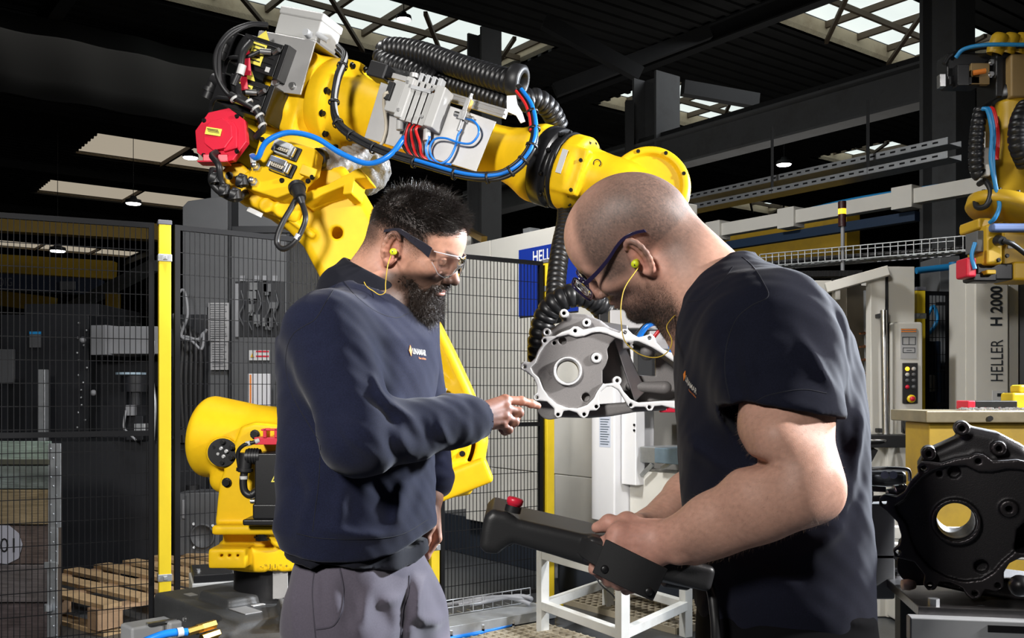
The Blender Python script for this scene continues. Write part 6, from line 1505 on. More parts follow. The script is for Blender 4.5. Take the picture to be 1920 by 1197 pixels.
def col1(V):
    q = ((V - H1O) @ H1A.T) / H1S
    c = np.tile(SKIN1, (len(V), 1)) * (1 + .05 * skin_noise(V))
    x, y, z = q[:, 0], np.abs(q[:, 1]), q[:, 2]
    inh = np.sqrt((q ** 2).sum(1)) < .22
    red = gauss(q * [1, 1, 1], (.113, 0, -.02), (.02, .02, .02)) * .5
    red += np.exp(-(((y - .084) / .012) ** 2 + ((x + .012) / .03) ** 2 + (z / .05) ** 2)) * .8
    c = c * (1 - red[:, None] * np.array([.04, .34, .32]) * inh[:, None])
    hl = .060 + .016 * np.cos(y * 60)                      # hairline
    top = sstep(-.008, .014, z - np.interp(x, HLX, HLZ)) * sstep(.012, -.004, x - .086)
    side = sstep(-.012, .050, z + .0 * x) * sstep(.062, .034, x) * .85
    back = sstep(-.055, .015, z) * sstep(-.035, -.07, x) * .8
    hair = np.clip(np.maximum(np.maximum(top, side), back), 0, 1) * inh * (1 - np.exp(-(((y - .088) / .008) ** 2 + ((x + .012) / .02) ** 2 + (z / .035) ** 2)))
    c = c * (1 - hair[:, None]) + np.array([.035, .024, .020]) * hair[:, None]
    jl = sstep(-.028, -.048, z + .35 * np.clip(.02 - x, -.08, .05)) * sstep(-.022, .004, x) * sstep(.112, .098, x * 0 + .09)
    mo = gauss(q, (.098, 0, -.040), (.02, .024, .007)) * (y < .03)
    lip = gauss(q, (.100, 0, -.052), (.016, .022, .0085))
    brd = np.clip(np.maximum(jl, mo * 1.3) - lip * .7, 0, 1) * inh
    c = c * (1 - .85 * brd[:, None]) + .85 * np.array([.028, .018, .013]) * brd[:, None]
    c = c * (1 - lip[:, None] * np.array([.1, .45, .42]) * inh[:, None])
    br = np.exp(-((z - .0345 - .1 * (y - .03)) / .0045) ** 2) * sstep(.008, .014, y) * sstep(.055, .045, y) * (x > .06)
    c = c * (1 - .85 * br[:, None])
    lash = np.exp(-((z - .0045) / .0018) ** 2 - ((y - .031) / .013) ** 4) * (x > .078)
    c = c * (1 - .8 * lash[:, None])
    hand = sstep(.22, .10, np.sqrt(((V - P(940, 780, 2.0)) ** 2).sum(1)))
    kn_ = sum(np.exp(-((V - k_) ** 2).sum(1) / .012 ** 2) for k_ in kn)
    c = c * (1 - hand[:, None] * np.array([.26, .36, .38])) * (1 - .2 * np.clip(kn_, 0, 1)[:, None] * np.array([.2, 1, 1]))  # pointing hand painted darker and redder to offset the bright strobes
    return c
body1 = b.build('body', .0023, m_skin, man1, col=col1, smooth_it=1)
V, N = mesh_arrays(body1); Q = ((V - H1O) @ H1A.T) / H1S; Nl = N @ H1A.T
x, y, z = Q[:, 0], np.abs(Q[:, 1]), Q[:, 2]
inh = ((Q ** 2).sum(1) < .22 ** 2)
wt = inh * sstep(-.004, .014, z - np.interp(x, HLX, HLZ)) * sstep(.010, -.004, x - .088)
idx = NR.choice(len(V), 15000, p=wt / wt.sum())
r_ = V[idx]; nl = Nl[idx]; xl = Q[idx, 0]; zl = Q[idx, 2]
ln = (.008 + .016 * sstep(.05, .115, zl) - .010 * sstep(.045, .09, xl)) * NR.uniform(.6, 1.2, len(idx))
clp = np.sin(Q[idx] * [95, 120, 70] + [0, 1, 2]).sum(1)[:, None] * np.array([.16, .22, 0]); d = nl * .55 + NR.randn(len(idx), 3) * .13 + clp + np.array([.34, 0, .30]) * (.5 + .5 * sstep(-.02, .07, xl))[:, None]
strands('hair', r_, d @ H1A, ln, .00060, (np.array([.30, 0, -.35]) + NR.randn(len(idx), 3) * .28) @ H1A, m_hair, man1, rings=4)
wt = inh * sstep(-.01, .04, z) * sstep(.060, .030, x) * (z < .060) * (1 - np.exp(-(((y - .088) / .010) ** 2 + ((x + .012) / .02) ** 2 + (z / .035) ** 2)))
wt = np.maximum(wt, inh * sstep(-.06, .0, z) * sstep(-.05, -.075, x) * (z < .06))
idx = NR.choice(len(V), 15000, p=wt / wt.sum())
ln = (.0012 + .0085 * sstep(.018, .058, Q[idx, 2])) * NR.uniform(.6, 1.2, len(idx))
strands('side_hair', V[idx], (Nl[idx] * .7 + NR.randn(len(idx), 3) * .2 + [.15, 0, -.25]) @ H1A, ln, .00026, (np.array([.1, 0, -.5]) + NR.randn(len(idx), 3) * .2) @ H1A, m_hair, man1, rings=3)
# beard: body of it and curly hairs
bd = SDF(); bd.frame(H1O, H1A, H1S)
bd.ell((.066, 0, -.098), (.034, .040, .030)); bd.ell((.078, 0, -.108), (.026, .030, .026), k=.02)
for q in (-1, 1):
    bd.cone((.020, q * .050, -.056), (.066, q * .026, -.094), .017, .021, k=.025)
    bd.cone((.006, q * .062, -.022), (.018, q * .055, -.056), .008, .014, k=.018)
    bd.cone((.030, q * .050, -.048), (.074, q * .026, -.068), .012, .012, k=.015)
    bd.cone((.1015, q * .004, -.0375), (.088, q * .031, -.046), .0058, .0065, k=.004)
    bd.cone((.088, q * .031, -.046), (.078, q * .030, -.076), .0075, .010, k=.008)
bd.ell((.095, 0, -.074), (.009, .016, .008), k=.01)
bd.frame(); bd.fn(lumps(.0022, 330), h1((.05, 0, -.08)), .2, mode='d'); bd.fn(lumps(.0012, 700, 2.), h1((.05, 0, -.08)), .2, mode='d')
bd.frame(H1O, H1A, H1S)
bd.ell((.103, 0, -.055), (.011, .020, .0055), k=.004, mode='s')
bd.frame()
beard = bd.build('beard', .0024, m_beard, man1)
V, N = mesh_arrays(beard); Q = ((V - H1O) @ H1A.T) / H1S
wt = sstep(.085, .05, np.abs(Q[:, 1])) * 1.0 + .2
idx = NR.choice(len(V), 13000, p=wt / wt.sum())
ln = (.004 + .010 * sstep(-.03, -.10, Q[idx, 2])) * NR.uniform(.5, 1.3, len(idx))
strands('beard_hairs', V[idx], N[idx] * .7 + (NR.randn(len(idx), 3) * .45 + [.15, 0, -.5]) @ H1A, ln, .00042, NR.randn(len(idx), 3) * .5, m_beard, beard, rings=4, curlv=.0012)

# sweatshirt
t = SDF(); t.frame()
def zz(py, d=D1): return CZ + (HYP - py) * d / F
def xx(px, d=D1): return (px - CXP) * d / F
st = [(zz(1046), xx(673), D1, .166, .116), (zz(1030), xx(674), D1, .172, .124), (zz(985), xx(671), D1, .180, .138), (zz(900), xx(671), D1, .177, .135),
      (zz(800), xx(672), D1, .176, .130), (zz(700), xx(674), D1, .182, .138), (zz(640), xx(674), D1, .184, .134), (zz(590), xx(678), D1 + .005, .150, .105), (zz(555), xx(684), D1 + .008, .100, .080), (zz(525), xx(688), D1 + .01, .07, .066)]
t.loft(st, L=L1, D=Fw1, pw=2.2)
t.cone(N1 + [.0, 0, -.075], S1n, .066, .066, k=.05)
t.cone(N1 + [.0, 0, -.06], S1f, .070, .068, k=.05)
t.cone(S1n, S1n + (E1n - S1n) * .35, .070, .072, k=.04)
t.cone(S1n, E1n, .068, .070, k=.010)
t.cone(E1n, P(870, 789, 1.925), .069, .050, k=.016)
t.cone(P(840, 792, 1.90), P(872, 789, 1.925), .054, .047, k=.012)
t.cone(S1f, E1f, .070, .062, k=.035); t.cone(E1f, P(812, 900, 2.15), .060, .048, k=.02)
# folds: elbow, armpit, belly, shoulder, cuff bunching
for a_ in (folds(E1n + [.05, -.0, .06], W1n - E1n + np.array([0, 0, .1]), .0040, .050, .06, .3, .4),
           folds(P(845, 790, 1.90), W1n - E1n, .0040, .036, .04, .2, 2.), folds(P(812, 890, 2.1), (0, 0, 1), .006, .04, .05, 0, 1)):
    t.fn(a_[0], a_[1], a_[2], mode='d')
for a_ in (ridge(P(690, 690, 1.72), P(735, 775, 1.72), .010, .006), ridge(P(700, 735, 1.72), P(790, 790, 1.80), .010, .007), ridge(P(700, 770, 1.70), P(800, 830, 1.82), .014, -.006),
           ridge(P(650, 640, 1.74), P(700, 740, 1.70), .016, -.006), ridge(P(720, 780, 1.72), P(742, 860, 1.76), .011, -.007), ridge(P(745, 780, 1.74), P(775, 860, 1.79), .011, .006), ridge(P(785, 778, 1.78), P(815, 858, 1.84), .011, -.005), ridge(P(820, 775, 1.84), P(850, 835, 1.88), .009, .005),
           ridge(P(640, 800, 1.70), P(720, 868, 1.70), .012, .005), ridge(P(612, 760, 1.72), P(668, 872, 1.70), .012, -.004),
           ridge(P(690, 880, 1.84), P(730, 985, 1.84), .020, -.010), ridge(P(650, 900, 1.84), P(640, 1000, 1.84), .018, .007), ridge(P(760, 900, 1.88), P(742, 985, 1.86), .016, .008), ridge(P(790, 880, 1.92), P(772, 960, 1.9), .014, -.006), ridge(P(600, 900, 1.86), P(575, 1000, 1.88), .016, .006),
           ridge(P(560, 860, 1.86), P(600, 990, 1.86), .018, -.006), ridge(P(600, 985, 1.84), P(740, 1008, 1.84), .012, .006)):
    t.fn(*a_, mode='d')
t.fn(lumps(.0024, 26, .4), P(668, 800, D1), .7, mode='d'); t.fn(lumps(.0009, 75, 1.3), P(668, 800, D1), .7, mode='d')
# hem rib and cuffs, sewn on
def rib_wob(p): return 0.0006 * np.sin(np.arctan2(p[..., 1] - D1, p[..., 0] - xx(672)) * 180)
t.loft([(zz(1062), xx(675), D1, .152, .104), (zz(1056), xx(676), D1, .164, .114), (zz(1040), xx(675), D1, .166, .116), (zz(1012), xx(674), D1, .170, .122), (zz(1006), xx(674), D1, .166, .118)], L=L1, D=Fw1, pw=2.2, k=.006, wob=rib_wob)
ca, cb = P(856, 791, 1.912), P(903, 785, 1.962)
t.cyl(ca, cb, .0455, k=.007, rnd=.008, r2=.042)
t.cyl(ca + (cb - ca) * .82, cb + (cb - ca) * .3, .0365, mode='s', k=.004)
t.cyl(P(808, 885, 2.15), P(808, 920, 2.137), .044, k=.006, rnd=.008)
# neck opening
na = nrm(h1((-.03, 0, -.03)) - N1)
t.cyl(N1 + na * -.012, N1 + na * .16, .0865, k=.006, mode='s')
hz1 = zcurve([(520, 1036), (552, 1040), (600, 1047), (680, 1050), (740, 1042), (800, 1010), (840, 990)], 1.86)
t.fn(lambda p: hz1(p[..., 0]) - p[..., 2], P(670, 1020, D1), .4, mode='i', k=.004)
swt = t.build('sweatshirt', .0042, m_sweat, man1, smooth_it=2)
# seam line round the sleeve head + collar of the polo worn underneath
c = SDF(); c.frame()
ka, kb = N1 + na * -.035, N1 + na * .040
c.cone(N1 + na * -.022, N1 + na * .026 + np.array([.002, 0, 0]), .0845, .0755)
c.fn(lumps(.002, 40, 1.), N1, .2, mode='d')
c.cone(N1 + na * -.07, N1 + na * .2, .0655, .0665, mode='s')
pln = nrm(np.array([.52, -.1, 1.0])); pc = N1 + na * .052 + np.array([-.012, 0, .0])
c.fn(lambda p: (p - pc) @ pln, N1, .3, mode='i', k=.004)
c.build('polo_collar', .003, m_polo, man1, smooth_it=2)
# shirt tail under the hem
u = SDF(); u.frame()
u.loft([(zz(1095), xx(679), D1, .172, .117), (zz(1060), xx(677), D1, .170, .115), (zz(1020), xx(674), D1, .162, .110)], L=L1, D=Fw1, pw=2.2)
u.fn(lambda p: .006 * np.sin(p[..., 0] * 60 + p[..., 1] * 33), P(676, 1060, D1), .3, mode='d')
hz2 = zcurve([(530, 1050), (552, 1054), (575, 1056), (592, 1062), (610, 1052), (650, 1058), (700, 1068), (740, 1076), (770, 1072), (800, 1050), (815, 1030), (850, 1020)], 1.86)
u.fn(lambda p: hz2(p[..., 0]) - p[..., 2], P(670, 1050, D1), .4, mode='i', k=.003)
u.build('shirt_tail', .0036, m_polo, man1, smooth_it=2)
# trousers
q = SDF(); q.frame()
hipn = P(622, 1075, 1.885); hipf = P(735, 1075, 2.075)
q.loft([(.74, xx(684), D1, .150, .108), (.80, xx(683), D1, .178, .124), (.87, xx(680), D1, .172, .117), (.91, xx(677), D1, .158, .105), (.935, xx(676), D1, .145, .096)], L=L1, D=Fw1, pw=2.3)
kn1 = np.array([xx(600, 1.86), 1.80, .47]); kn2 = np.array([xx(792, 2.1), 2.08, .47])
q.cone(np.array([xx(634, 1.88), 1.885, .80]), kn1 + np.array([.02, 0, 0]), .100, .082, k=.03); q.cone(kn1, kn1 + [-.03, .05, -.39], .085, .078, k=.02)
q.cone(np.array([xx(745, 2.07), 2.055, .80]), kn2, .110, .085, k=.03); q.cone(kn2, kn2 + [.0, .05, -.39], .085, .078, k=.02)
for a_ in (ridge(P(592, 1075, 1.80), P(590, 1197, 1.76), .011, .008), ridge(P(640, 1080, 1.80), P(650, 1190, 1.78), .014, -.007), ridge(P(700, 1090, 1.84), P(670, 1197, 1.80), .016, .008), ridge(P(766, 1082, 1.90), P(756, 1150, 1.88), .008, -.010),
           ridge(P(756, 1150, 1.88), P(750, 1230, 1.88), .012, -.012), ridge(P(800, 1070, 1.98), P(775, 1170, 1.9), .012, .008), ridge(P(600, 1068, 1.82), P(596, 1180, 1.78), .009, -.007), ridge(P(648, 1100, 1.78), P(676, 1190, 1.78), .010, -.006), ridge(P(775, 1090, 1.9), P(800, 1180, 1.94), .012, .007), ridge(P(690, 1110, 1.82), P(740, 1190, 1.86), .014, -.006), ridge(P(560, 1080, 1.9), P(565, 1197, 1.86), .012, .005), ridge(P(700, 1130, 1.84), P(760, 1120, 1.9), .014, .006), ridge(P(775, 1150, 1.9), P(840, 1180, 1.98), .014, .007)):
    q.fn(*a_, mode='d')
q.fn(lumps(.0045, 30, 2., (1, 1, .5)), P(680, 1150, D1), .6, mode='d')
trs = q.build('trousers', .0045, m_trouser, man1, smooth_it=2)
m_seam1 = mat('navy_thread', (.004, .005, .011), rough=.9); m_seamt = mat('trouser_thread', (.045, .040, .055), rough=.9)
seam(swt, [[(646, 520), (632, 534), (612, 565), (592, 598), (570, 612), (549, 628), (537, 660), (538, 705), (552, 750), (575, 790), (597, 825)], [(601, 835), (598, 900), (592, 950), (586, 998)], [(556, 1001), (600, 1010), (680, 1012), (750, 1004), (803, 975)], [(641, 524), (668, 556), (705, 584), (742, 596), (765, 588)]], m_seam1, swt)
seam(trs, [[(637, 1066), (642, 1090), (644, 1112), (640, 1146), (625, 1174), (593, 1181)], [(591, 1060), (586, 1105), (588, 1150), (592, 1197)], [(767, 1080), (766, 1112), (756, 1142), (751, 1196)]], m_seamt, trs, r=.0018)
pk = MB(); pts = spline([P(639, 1068, 1.765), P(642, 1110, 1.735), P(640, 1150, 1.72), P(622, 1176, 1.72), P(590, 1180, 1.725)], 26)
# shoes
for i, kn_ in enumerate((kn1 + [-.03, .05, -.39], kn2 + [0, .05, -.39])):
    s_ = SDF(); s_.frame(); fw = np.array([.826, -.565, 0])
    a0 = np.array([kn_[0], kn_[1], .055]); s_.cone(a0 - fw * .06, a0 + fw * .04, .048, .046); s_.cone(a0 + fw * .04 - [0, 0, .008], a0 + fw * .17 - [0, 0, .018], .047, .034, k=.03); s_.cone(a0 + [0, 0, .0], a0 + [0, 0, .07], .05, .055, k=.02)
    s_.box(a0 + fw * .05 - [0, 0, .045], (.16, .05, .01), rnd=.009, M=np.array([fw, [.565, .826, 0], [0, 0, 1]]))
    s_.build('shoe', .006, m_shoe, man1)
# ---------------------------------------------------------------- man in the T-shirt
D2 = 1.62
H2A = head_axes(-1, -31, 34, 31); H2S = 1.01
H2O = P(1197, 462, 1.67)
def h2(p): return H2O + (np.asarray(p, float) * H2S) @ H2A
man2 = thing('person', 'bald man with short beard in a dark navy T-shirt, holding a teach pendant', 'person', (P(1460, 900, D2)[0], D2, 0.0))
L2 = np.array([.12, .993]); Fw2 = np.array([.993, -.12])
def z2(py, d=D2): return CZ + (HYP - py) * d / F
def x2(px, d=D2): return (px - CXP) * d / F
N2 = P(1338, 545, D2)
S2n = P(1446, 628, 1.43); E2n = P(1502, 902, 1.33); W2n = P(1240, 1021, 1.435)
S2f = P(1400, 600, 1.83); E2f = P(1380, 850, 1.93); W2f = P(1222, 984, 1.70)
b = SDF(); b.frame(H2O, H2A, H2S); add_head(b, 1.02); b.frame()
b.cone(N2 + [.01, 0, -.05], h2((-.026, 0, -.030)), .076, .062, k=.02)
b.cone(N2 + [.036, 0, -.01], h2((-.060, 0, .012)), .054, .042, k=.03)
b.cone(h2((.040, 0, -.082)), N2 + [-.02, -.0, -.055], .034, .050, k=.03)
b.cone(N2 + [.02, 0, -.06], P(1460, 1000, D2), .09, .10, k=.04)
for S_, E_, W_ in ((S2n, E2n, W2n), (S2f, E2f, W2f)):
    b.cone(N2 + [.04, 0, -.08], S_, .06, .055, k=.04)
    ax = nrm(E_ - S_); m_ = S_ + (E_ - S_) * .55
    b.cone(S_, m_, .058, .062, k=.03); b.cone(m_, E_, .060, .052, k=.02)
    f_ = E_ + (W_ - E_) * .28; g_ = E_ + (W_ - E_) * .62
    b.cone(E_, f_, .050, .050, k=.025); b.cone(f_, g_, .050, .038, k=.02); b.cone(g_, W_, .038, .0290, k=.02)
b.ell(E2n + [.026, -.004, -.022], (.028, .028, .030), k=.025)                     # point of the elbow
b.cone(E2n + [-.015, -.02, -.03], W2n + [.05, -.005, -.012], .030, .018, k=.03)   # underside of the forearm
b.cone(S2n + [-.020, -.01, -.14], E2n + [-.036, -.01, .06], .030, .030, k=.03)    # biceps
b.ell(W2n + [.022, -.018, -.012], (.014, .012, .014), k=.014)                     # wrist bone
b.ell(P(1405, 868, 1.35), (.022, .06, .006), k=.014, mode='s')                    # crook of the arm
# left hand on the grip
kn = [P(1160, 1001, 1.437), P(1153, 1021, 1.428), P(1158, 1042, 1.425), P(1168, 1061, 1.428)]
hz = np.array([-.35, -.92, .18])
for i, q in enumerate(kn):
    b.cone(W2n + np.array([-.004 * i, 0, .016 - .011 * i]), q, .0175, .0135 - .0006 * i, k=.014)
    b.ell(q + hz * .003, .0125 - .0006 * i, k=.008)
    b.cone(W2n + hz * .0155 + np.array([0, 0, .010 - .007 * i]), q + hz * .0115, .0032, .0042, k=.005)
    b.ell(q + hz * .006, .0095, k=.005)
finger(b, [kn[0], P(1132, 1022, 1.455), P(1120, 1048, 1.46), P(1114, 1068, 1.456)], .0118)
finger(b, [kn[1], P(1131, 1046, 1.450), P(1126, 1072, 1.475), P(1140, 1086, 1.480)], .0118)
finger(b, [kn[2], P(1140, 1066, 1.455), P(1142, 1088, 1.485), P(1160, 1092, 1.500)], .0112)
finger(b, [kn[3], P(1155, 1080, 1.455), P(1160, 1096, 1.480), P(1175, 1098, 1.495)], .0100)
tm = [P(1222, 1000, 1.445), P(1176, 985, 1.462), P(1142, 983, 1.478), P(1119, 990, 1.486)]
b.cone(tm[0], tm[1], .020, .0150, k=.014); b.cone(tm[1], tm[2], .0140, .0120, k=.006); b.cone(tm[2], tm[3], .0122, .0088, k=.006)
b.ell(tm[1] + [0, 0, .006], .0145, k=.006); b.ell(tm[2] + [0, 0, .002], .0130, k=.006)
b.cone(tm[1], kn[0], .012, .0125, k=.016)
# right hand on the far side of the pendant
k3 = [P(1150, 995, 1.69), P(1152, 1012, 1.705), P(1160, 1028, 1.71), P(1172, 1042, 1.70)]
for i, q in enumerate(k3): b.cone(W2f + np.array([0, 0, .012 - .009 * i]), q, .0165, .0125, k=.014)
for i, q in enumerate(k3):
    finger(b, [q, q + [-.018, -.02, -.034], q + [-.004, -.05, -.050], q + [.004, -.070, -.046]], .0110 - .0005 * i)
tf = [P(1212, 982, 1.675), P(1196, 979, 1.645), P(1176, 982, 1.625), P(1158, 990, 1.61)]
b.cone(tf[0], tf[1], .019, .015, k=.014); b.cone(tf[1], tf[2], .0135, .012, k=.006); b.cone(tf[2], tf[3], .012, .0088, k=.006)
def col2(V):
    q = ((V - H2O) @ H2A.T) / H2S
    c = np.tile(SKIN2, (len(V), 1)) * (1 + .05 * skin_noise(V))
    x, y, z = q[:, 0], np.abs(q[:, 1]), q[:, 2]
    inh = (np.sqrt((q ** 2).sum(1)) < .20).astype(float)
    ear = np.exp(-(((y - .088) / .012) ** 2 + ((x + .012) / .024) ** 2 + (z / .042) ** 2))
    red = gauss(q, (.113, 0, -.02), (.02, .02, .02)) * .5 + ear * .8
    c = c * (1 - red[:, None] * np.array([.02, .30, .28]) * inh[:, None])
    n1 = NR.randn(len(V)) * .6
    fz = .02 * np.sin(y * 70)
    h = sstep(.075, .048, x + .30 * np.clip(z - .05, 0, 1) + fz * .2) * sstep(.0, .022, z + .02) * (.80 + .0 * x)
    nape = sstep(-.085, -.02, z) * sstep(-.02, -.05, x) * .62
    thin = 1 - .65 * gauss(np.stack([x, y, z], 1), (.01, 0, .135), (.065, .05, .04))
    h = np.clip(np.maximum(h, nape), 0, 1) * thin * inh * (1 - ear) * (1 + .12 * n1)
    c = c * (1 - h[:, None]) + np.array([.060, .048, .043]) * h[:, None]
    jl = sstep(-.020, -.050, z + .40 * np.clip(.02 - x, -.08, .05)) * sstep(-.030, .0, x) * sstep(-.150, -.11, z) * sstep(.2, .16, -z)
    low = sstep(-.055, -.085, z - .25 * np.clip(x - .05, -.1, .05))
    mo = gauss(q, (.098, 0, -.040), (.02, .026, .007))
    lip = gauss(q, (.100, 0, -.052), (.016, .022, .0085))
    brd = np.clip(np.maximum(jl * (.50 + .42 * low), mo) - lip * .7, 0, 1) * inh * (1 + .15 * n1)
    c = c * (1 - brd[:, None]) + np.array([.040, .027, .021]) * brd[:, None]
    c = c * (1 - lip[:, None] * np.array([.1, .45, .42]) * inh[:, None])
    br = np.exp(-((z - .0345 - .1 * (y - .03)) / .0045) ** 2) * sstep(.008, .014, y) * sstep(.055, .045, y) * (x > .06)
    c = c * (1 - .55 * br[:, None] * inh[:, None])
    lash = np.exp(-((z - .0045) / .0018) ** 2 - ((y - .031) / .013) ** 4) * (x > .078) * inh
    c = c * (1 - .8 * lash[:, None])
    hand = sstep(.14, .02, np.sqrt(((V - P(1150, 1030, 1.44)) ** 2).sum(1)))
    c = c * (1 - hand[:, None] * np.array([0, .10, .06]))
    return np.clip(c, 0, 1)
body2 = b.build('body', .0024, m_skin, man2, col=col2)
V, N = mesh_arrays(body2); Q = ((V - H2O) @ H2A.T) / H2S; Nl = N @ H2A.T
x, y, z = Q[:, 0], np.abs(Q[:, 1]), Q[:, 2]; inh = ((Q ** 2).sum(1) < .2 ** 2)
wt = inh * sstep(-.030, -.055, z + .40 * np.clip(.02 - x, -.08, .05)) * sstep(-.030, .0, x) * (z > -.135) * (1 - gauss(Q, (.100, 0, -.052), (.02, .024, .01))) * (.25 + sstep(-.05, -.09, z))
idx = NR.choice(len(V), 14000, p=wt / wt.sum())
strands('beard', V[idx], (Nl[idx] * .6 + NR.randn(len(idx), 3) * .3 + [.1, 0, -.6]) @ H2A, NR.uniform(.0015, .0042, len(idx)), .00016, (NR.randn(len(idx), 3) * .4) @ H2A, m_beard, man2, rings=3)
# short pale hairs on the bare arms
ta = (V - E2n) @ nrm(W2n - E2n); wa = ((np.abs(((V - E2n) - ta[:, None] * nrm(W2n - E2n))).max(1) < .06) & (ta > -.05) & (ta < .22)) | ((V[:, 1] < 1.46) & (V[:, 2] < z2(770)) & (V[:, 2] > E2n[2] - .05) & (V[:, 0] > x2(1390, 1.35)))
idx = NR.choice(np.nonzero(wa)[0], 2600)
m_armhair = mat('arm_hair', (.30, .20, .13), rough=.5)
dn = nrm(W2n - E2n)
strands('arm_hair', V[idx], N[idx] * .55 + dn * .5 + NR.randn(len(idx), 3) * .25, NR.uniform(.003, .0065, len(idx)), .00007, np.array([0, 0, -.3]) + NR.randn(len(idx), 3) * .2, m_armhair, man2, rings=3)
# T-shirt
t = SDF(); t.frame()
rows = [(1150, 1306, 1632, .172), (1110, 1302, 1632, .178), (1050, 1296, 1628, .182), (950, 1281, 1622, .188), (850, 1271, 1621, .195), (780, 1267, 1614, .205), (700, 1267, 1606, .210), (640, 1270, 1588, .206), (590, 1275, 1555, .190), (555, 1284, 1522, .165), (525, 1305, 1482, .130), (500, 1330, 1425, .085), (484, 1352, 1408, .07)]
t.loft([(z2(py), x2((a_ + b_) / 2), D2, w_, (b_ - a_) / 2 / F * D2 - (.002 if py > 560 else .0)) for py, a_, b_, w_ in rows], L=L2, D=Fw2, pw=2.15)
t.cone(N2 + [.04, 0, -.065], S2n, .072, .080, k=.09); t.cone(N2 + [.04, 0, -.055], S2f, .075, .080, k=.05)
a2 = nrm(E2n - S2n)
t.cone(S2n, S2n + (E2n - S2n) * .30, .080, .081, k=.06)
t.cone(S2n, S2n + (E2n - S2n) * .58, .082, .082, k=.012)
t.cone(S2f, S2f + (E2f - S2f) * .58, .082, .082, k=.02)
hn = nrm(np.array([-.17, -.02, -1.0])); hp = P(1470, 772, 1.38)        # hem of the near sleeve
def cutf(p):
    q = p - hp; h = q @ hn
    lat = np.sqrt(((p - S2n - ((p - S2n) @ a2)[..., None] * a2) ** 2).sum(-1))
    return np.maximum(-h, lat - .118) - .0
t.fn(lambda p: np.maximum(-( (p - hp) @ hn), np.maximum(np.sqrt(((p - hp - ((p - hp) @ a2)[..., None] * a2) ** 2).sum(-1)) - .100, (p - hp) @ hn - .10)), hp, .14, mode='s', k=.004)
t.cyl(S2n + (E2n - S2n) * .50, S2n + (E2n - S2n) * .85, .0630, mode='s', k=.004)
na2 = nrm(h2((-.03, 0, -.03)) - N2)
t.cyl(N2 + na2 * .012, N2 + na2 * .17, .082, k=.008, mode='s')
for a_ in (ridge(P(1510, 520, 1.45), P(1570, 700, 1.48), .012, -.008), ridge(P(1500, 620, 1.31), P(1552, 735, 1.34), .010, .007), 
           ridge(P(1370, 600, 1.36), P(1385, 770, 1.36), .014, -.012), ridge(P(1350, 620, 1.42), P(1360, 800, 1.42), .016, .008), ridge(P(1400, 650, 1.32), P(1420, 740, 1.30), .010, .005), ridge(P(1430, 640, 1.31), P(1440, 735, 1.30), .010, -.004),
           ridge(P(1290, 780, 1.5), P(1310, 900, 1.47), .014, .007), ridge(P(1300, 830, 1.48), P(1370, 890, 1.42), .012, .006), ridge(P(1330, 1000, 1.44), P(1420, 1090, 1.42), .018, .007), ridge(P(1400, 1030, 1.42), P(1530, 1100, 1.42), .018, -.007), ridge(P(1300, 1060, 1.48), P(1400, 1120, 1.43), .014, -.006),
           ridge(P(1590, 760, 1.52), P(1580, 900, 1.5), .014, .010), ridge(P(1560, 780, 1.46), P(1572, 880, 1.46), .012, -.008), ridge(P(1600, 880, 1.55), P(1570, 1000, 1.46), .016, -.007), ridge(P(1590, 950, 1.5), P(1510, 1050, 1.42), .016, .007), ridge(P(1420, 510, 1.5), P(1560, 610, 1.48), .010, .004), ridge(P(1300, 600, 1.5), P(1290, 720, 1.5), .014, -.004)):
    t.fn(*a_, mode='d')
t.fn(lumps(.0022, 27, 1.4), P(1460, 800, D2), .7, mode='d'); t.fn(lumps(.0008, 80, .4), P(1460, 800, D2), .7, mode='d')
ts = t.build('t_shirt', .0042, m_shirt2, man2, smooth_it=2)
seam(ts, [[(1392, 482), (1412, 500), (1430, 528), (1440, 556), (1408, 574), (1380, 600), (1362, 650), (1360, 705), (1372, 765)], [(1392, 770), (1420, 752), (1446, 740), (1506, 731), (1550, 738)], [(1290, 566), (1320, 560), (1352, 530), (1375, 500)]], mat('navy_thread', (.004, .005, .011)), ts)
# collar rib
rc = N2 + na2 * .016; uu, vv, _ = basis(na2)
tt = np.linspace(0, 2 * math.pi, 60)
nb_ = MB(); prof = [rc + na2 * (.010 * math.cos(2 * a)) + uu * math.cos(a) * .082 + vv * math.sin(a) * .082 for a in tt]
# sleeve hem stitched edge, trousers
q = SDF(); q.frame()
q.loft([(.70, x2(1475), D2, .150, .130), (.80, x2(1473), D2, .185, .150), (.87, x2(1470), D2, .180, .146), (.97, x2(1467), D2, .165, .136)], L=L2, D=Fw2, pw=2.3)
for i, (px, d) in enumerate(((1462, 1.52), (1488, 1.72))):
    hp_ = np.array([x2(px, d), d, .80]); kk = np.array([hp_[0] - .03, d, .47]); an = kk + [.05, 0, -.38]
    q.cone(hp_, kk, .112, .085, k=.03); q.cone(kk, an, .085, .075, k=.02)
for a_ in (ridge(P(1330, 1130, 1.46), P(1345, 1197, 1.45), .014, .007), ridge(P(1420, 1140, 1.44), P(1400, 1240, 1.42), .014, -.006), ridge(P(1540, 1150, 1.45), P(1640, 1165, 1.55), .008, .004)):
    q.fn(*a_, mode='d')
q.build('trousers', .005, m_black_cloth, man2, smooth_it=2)
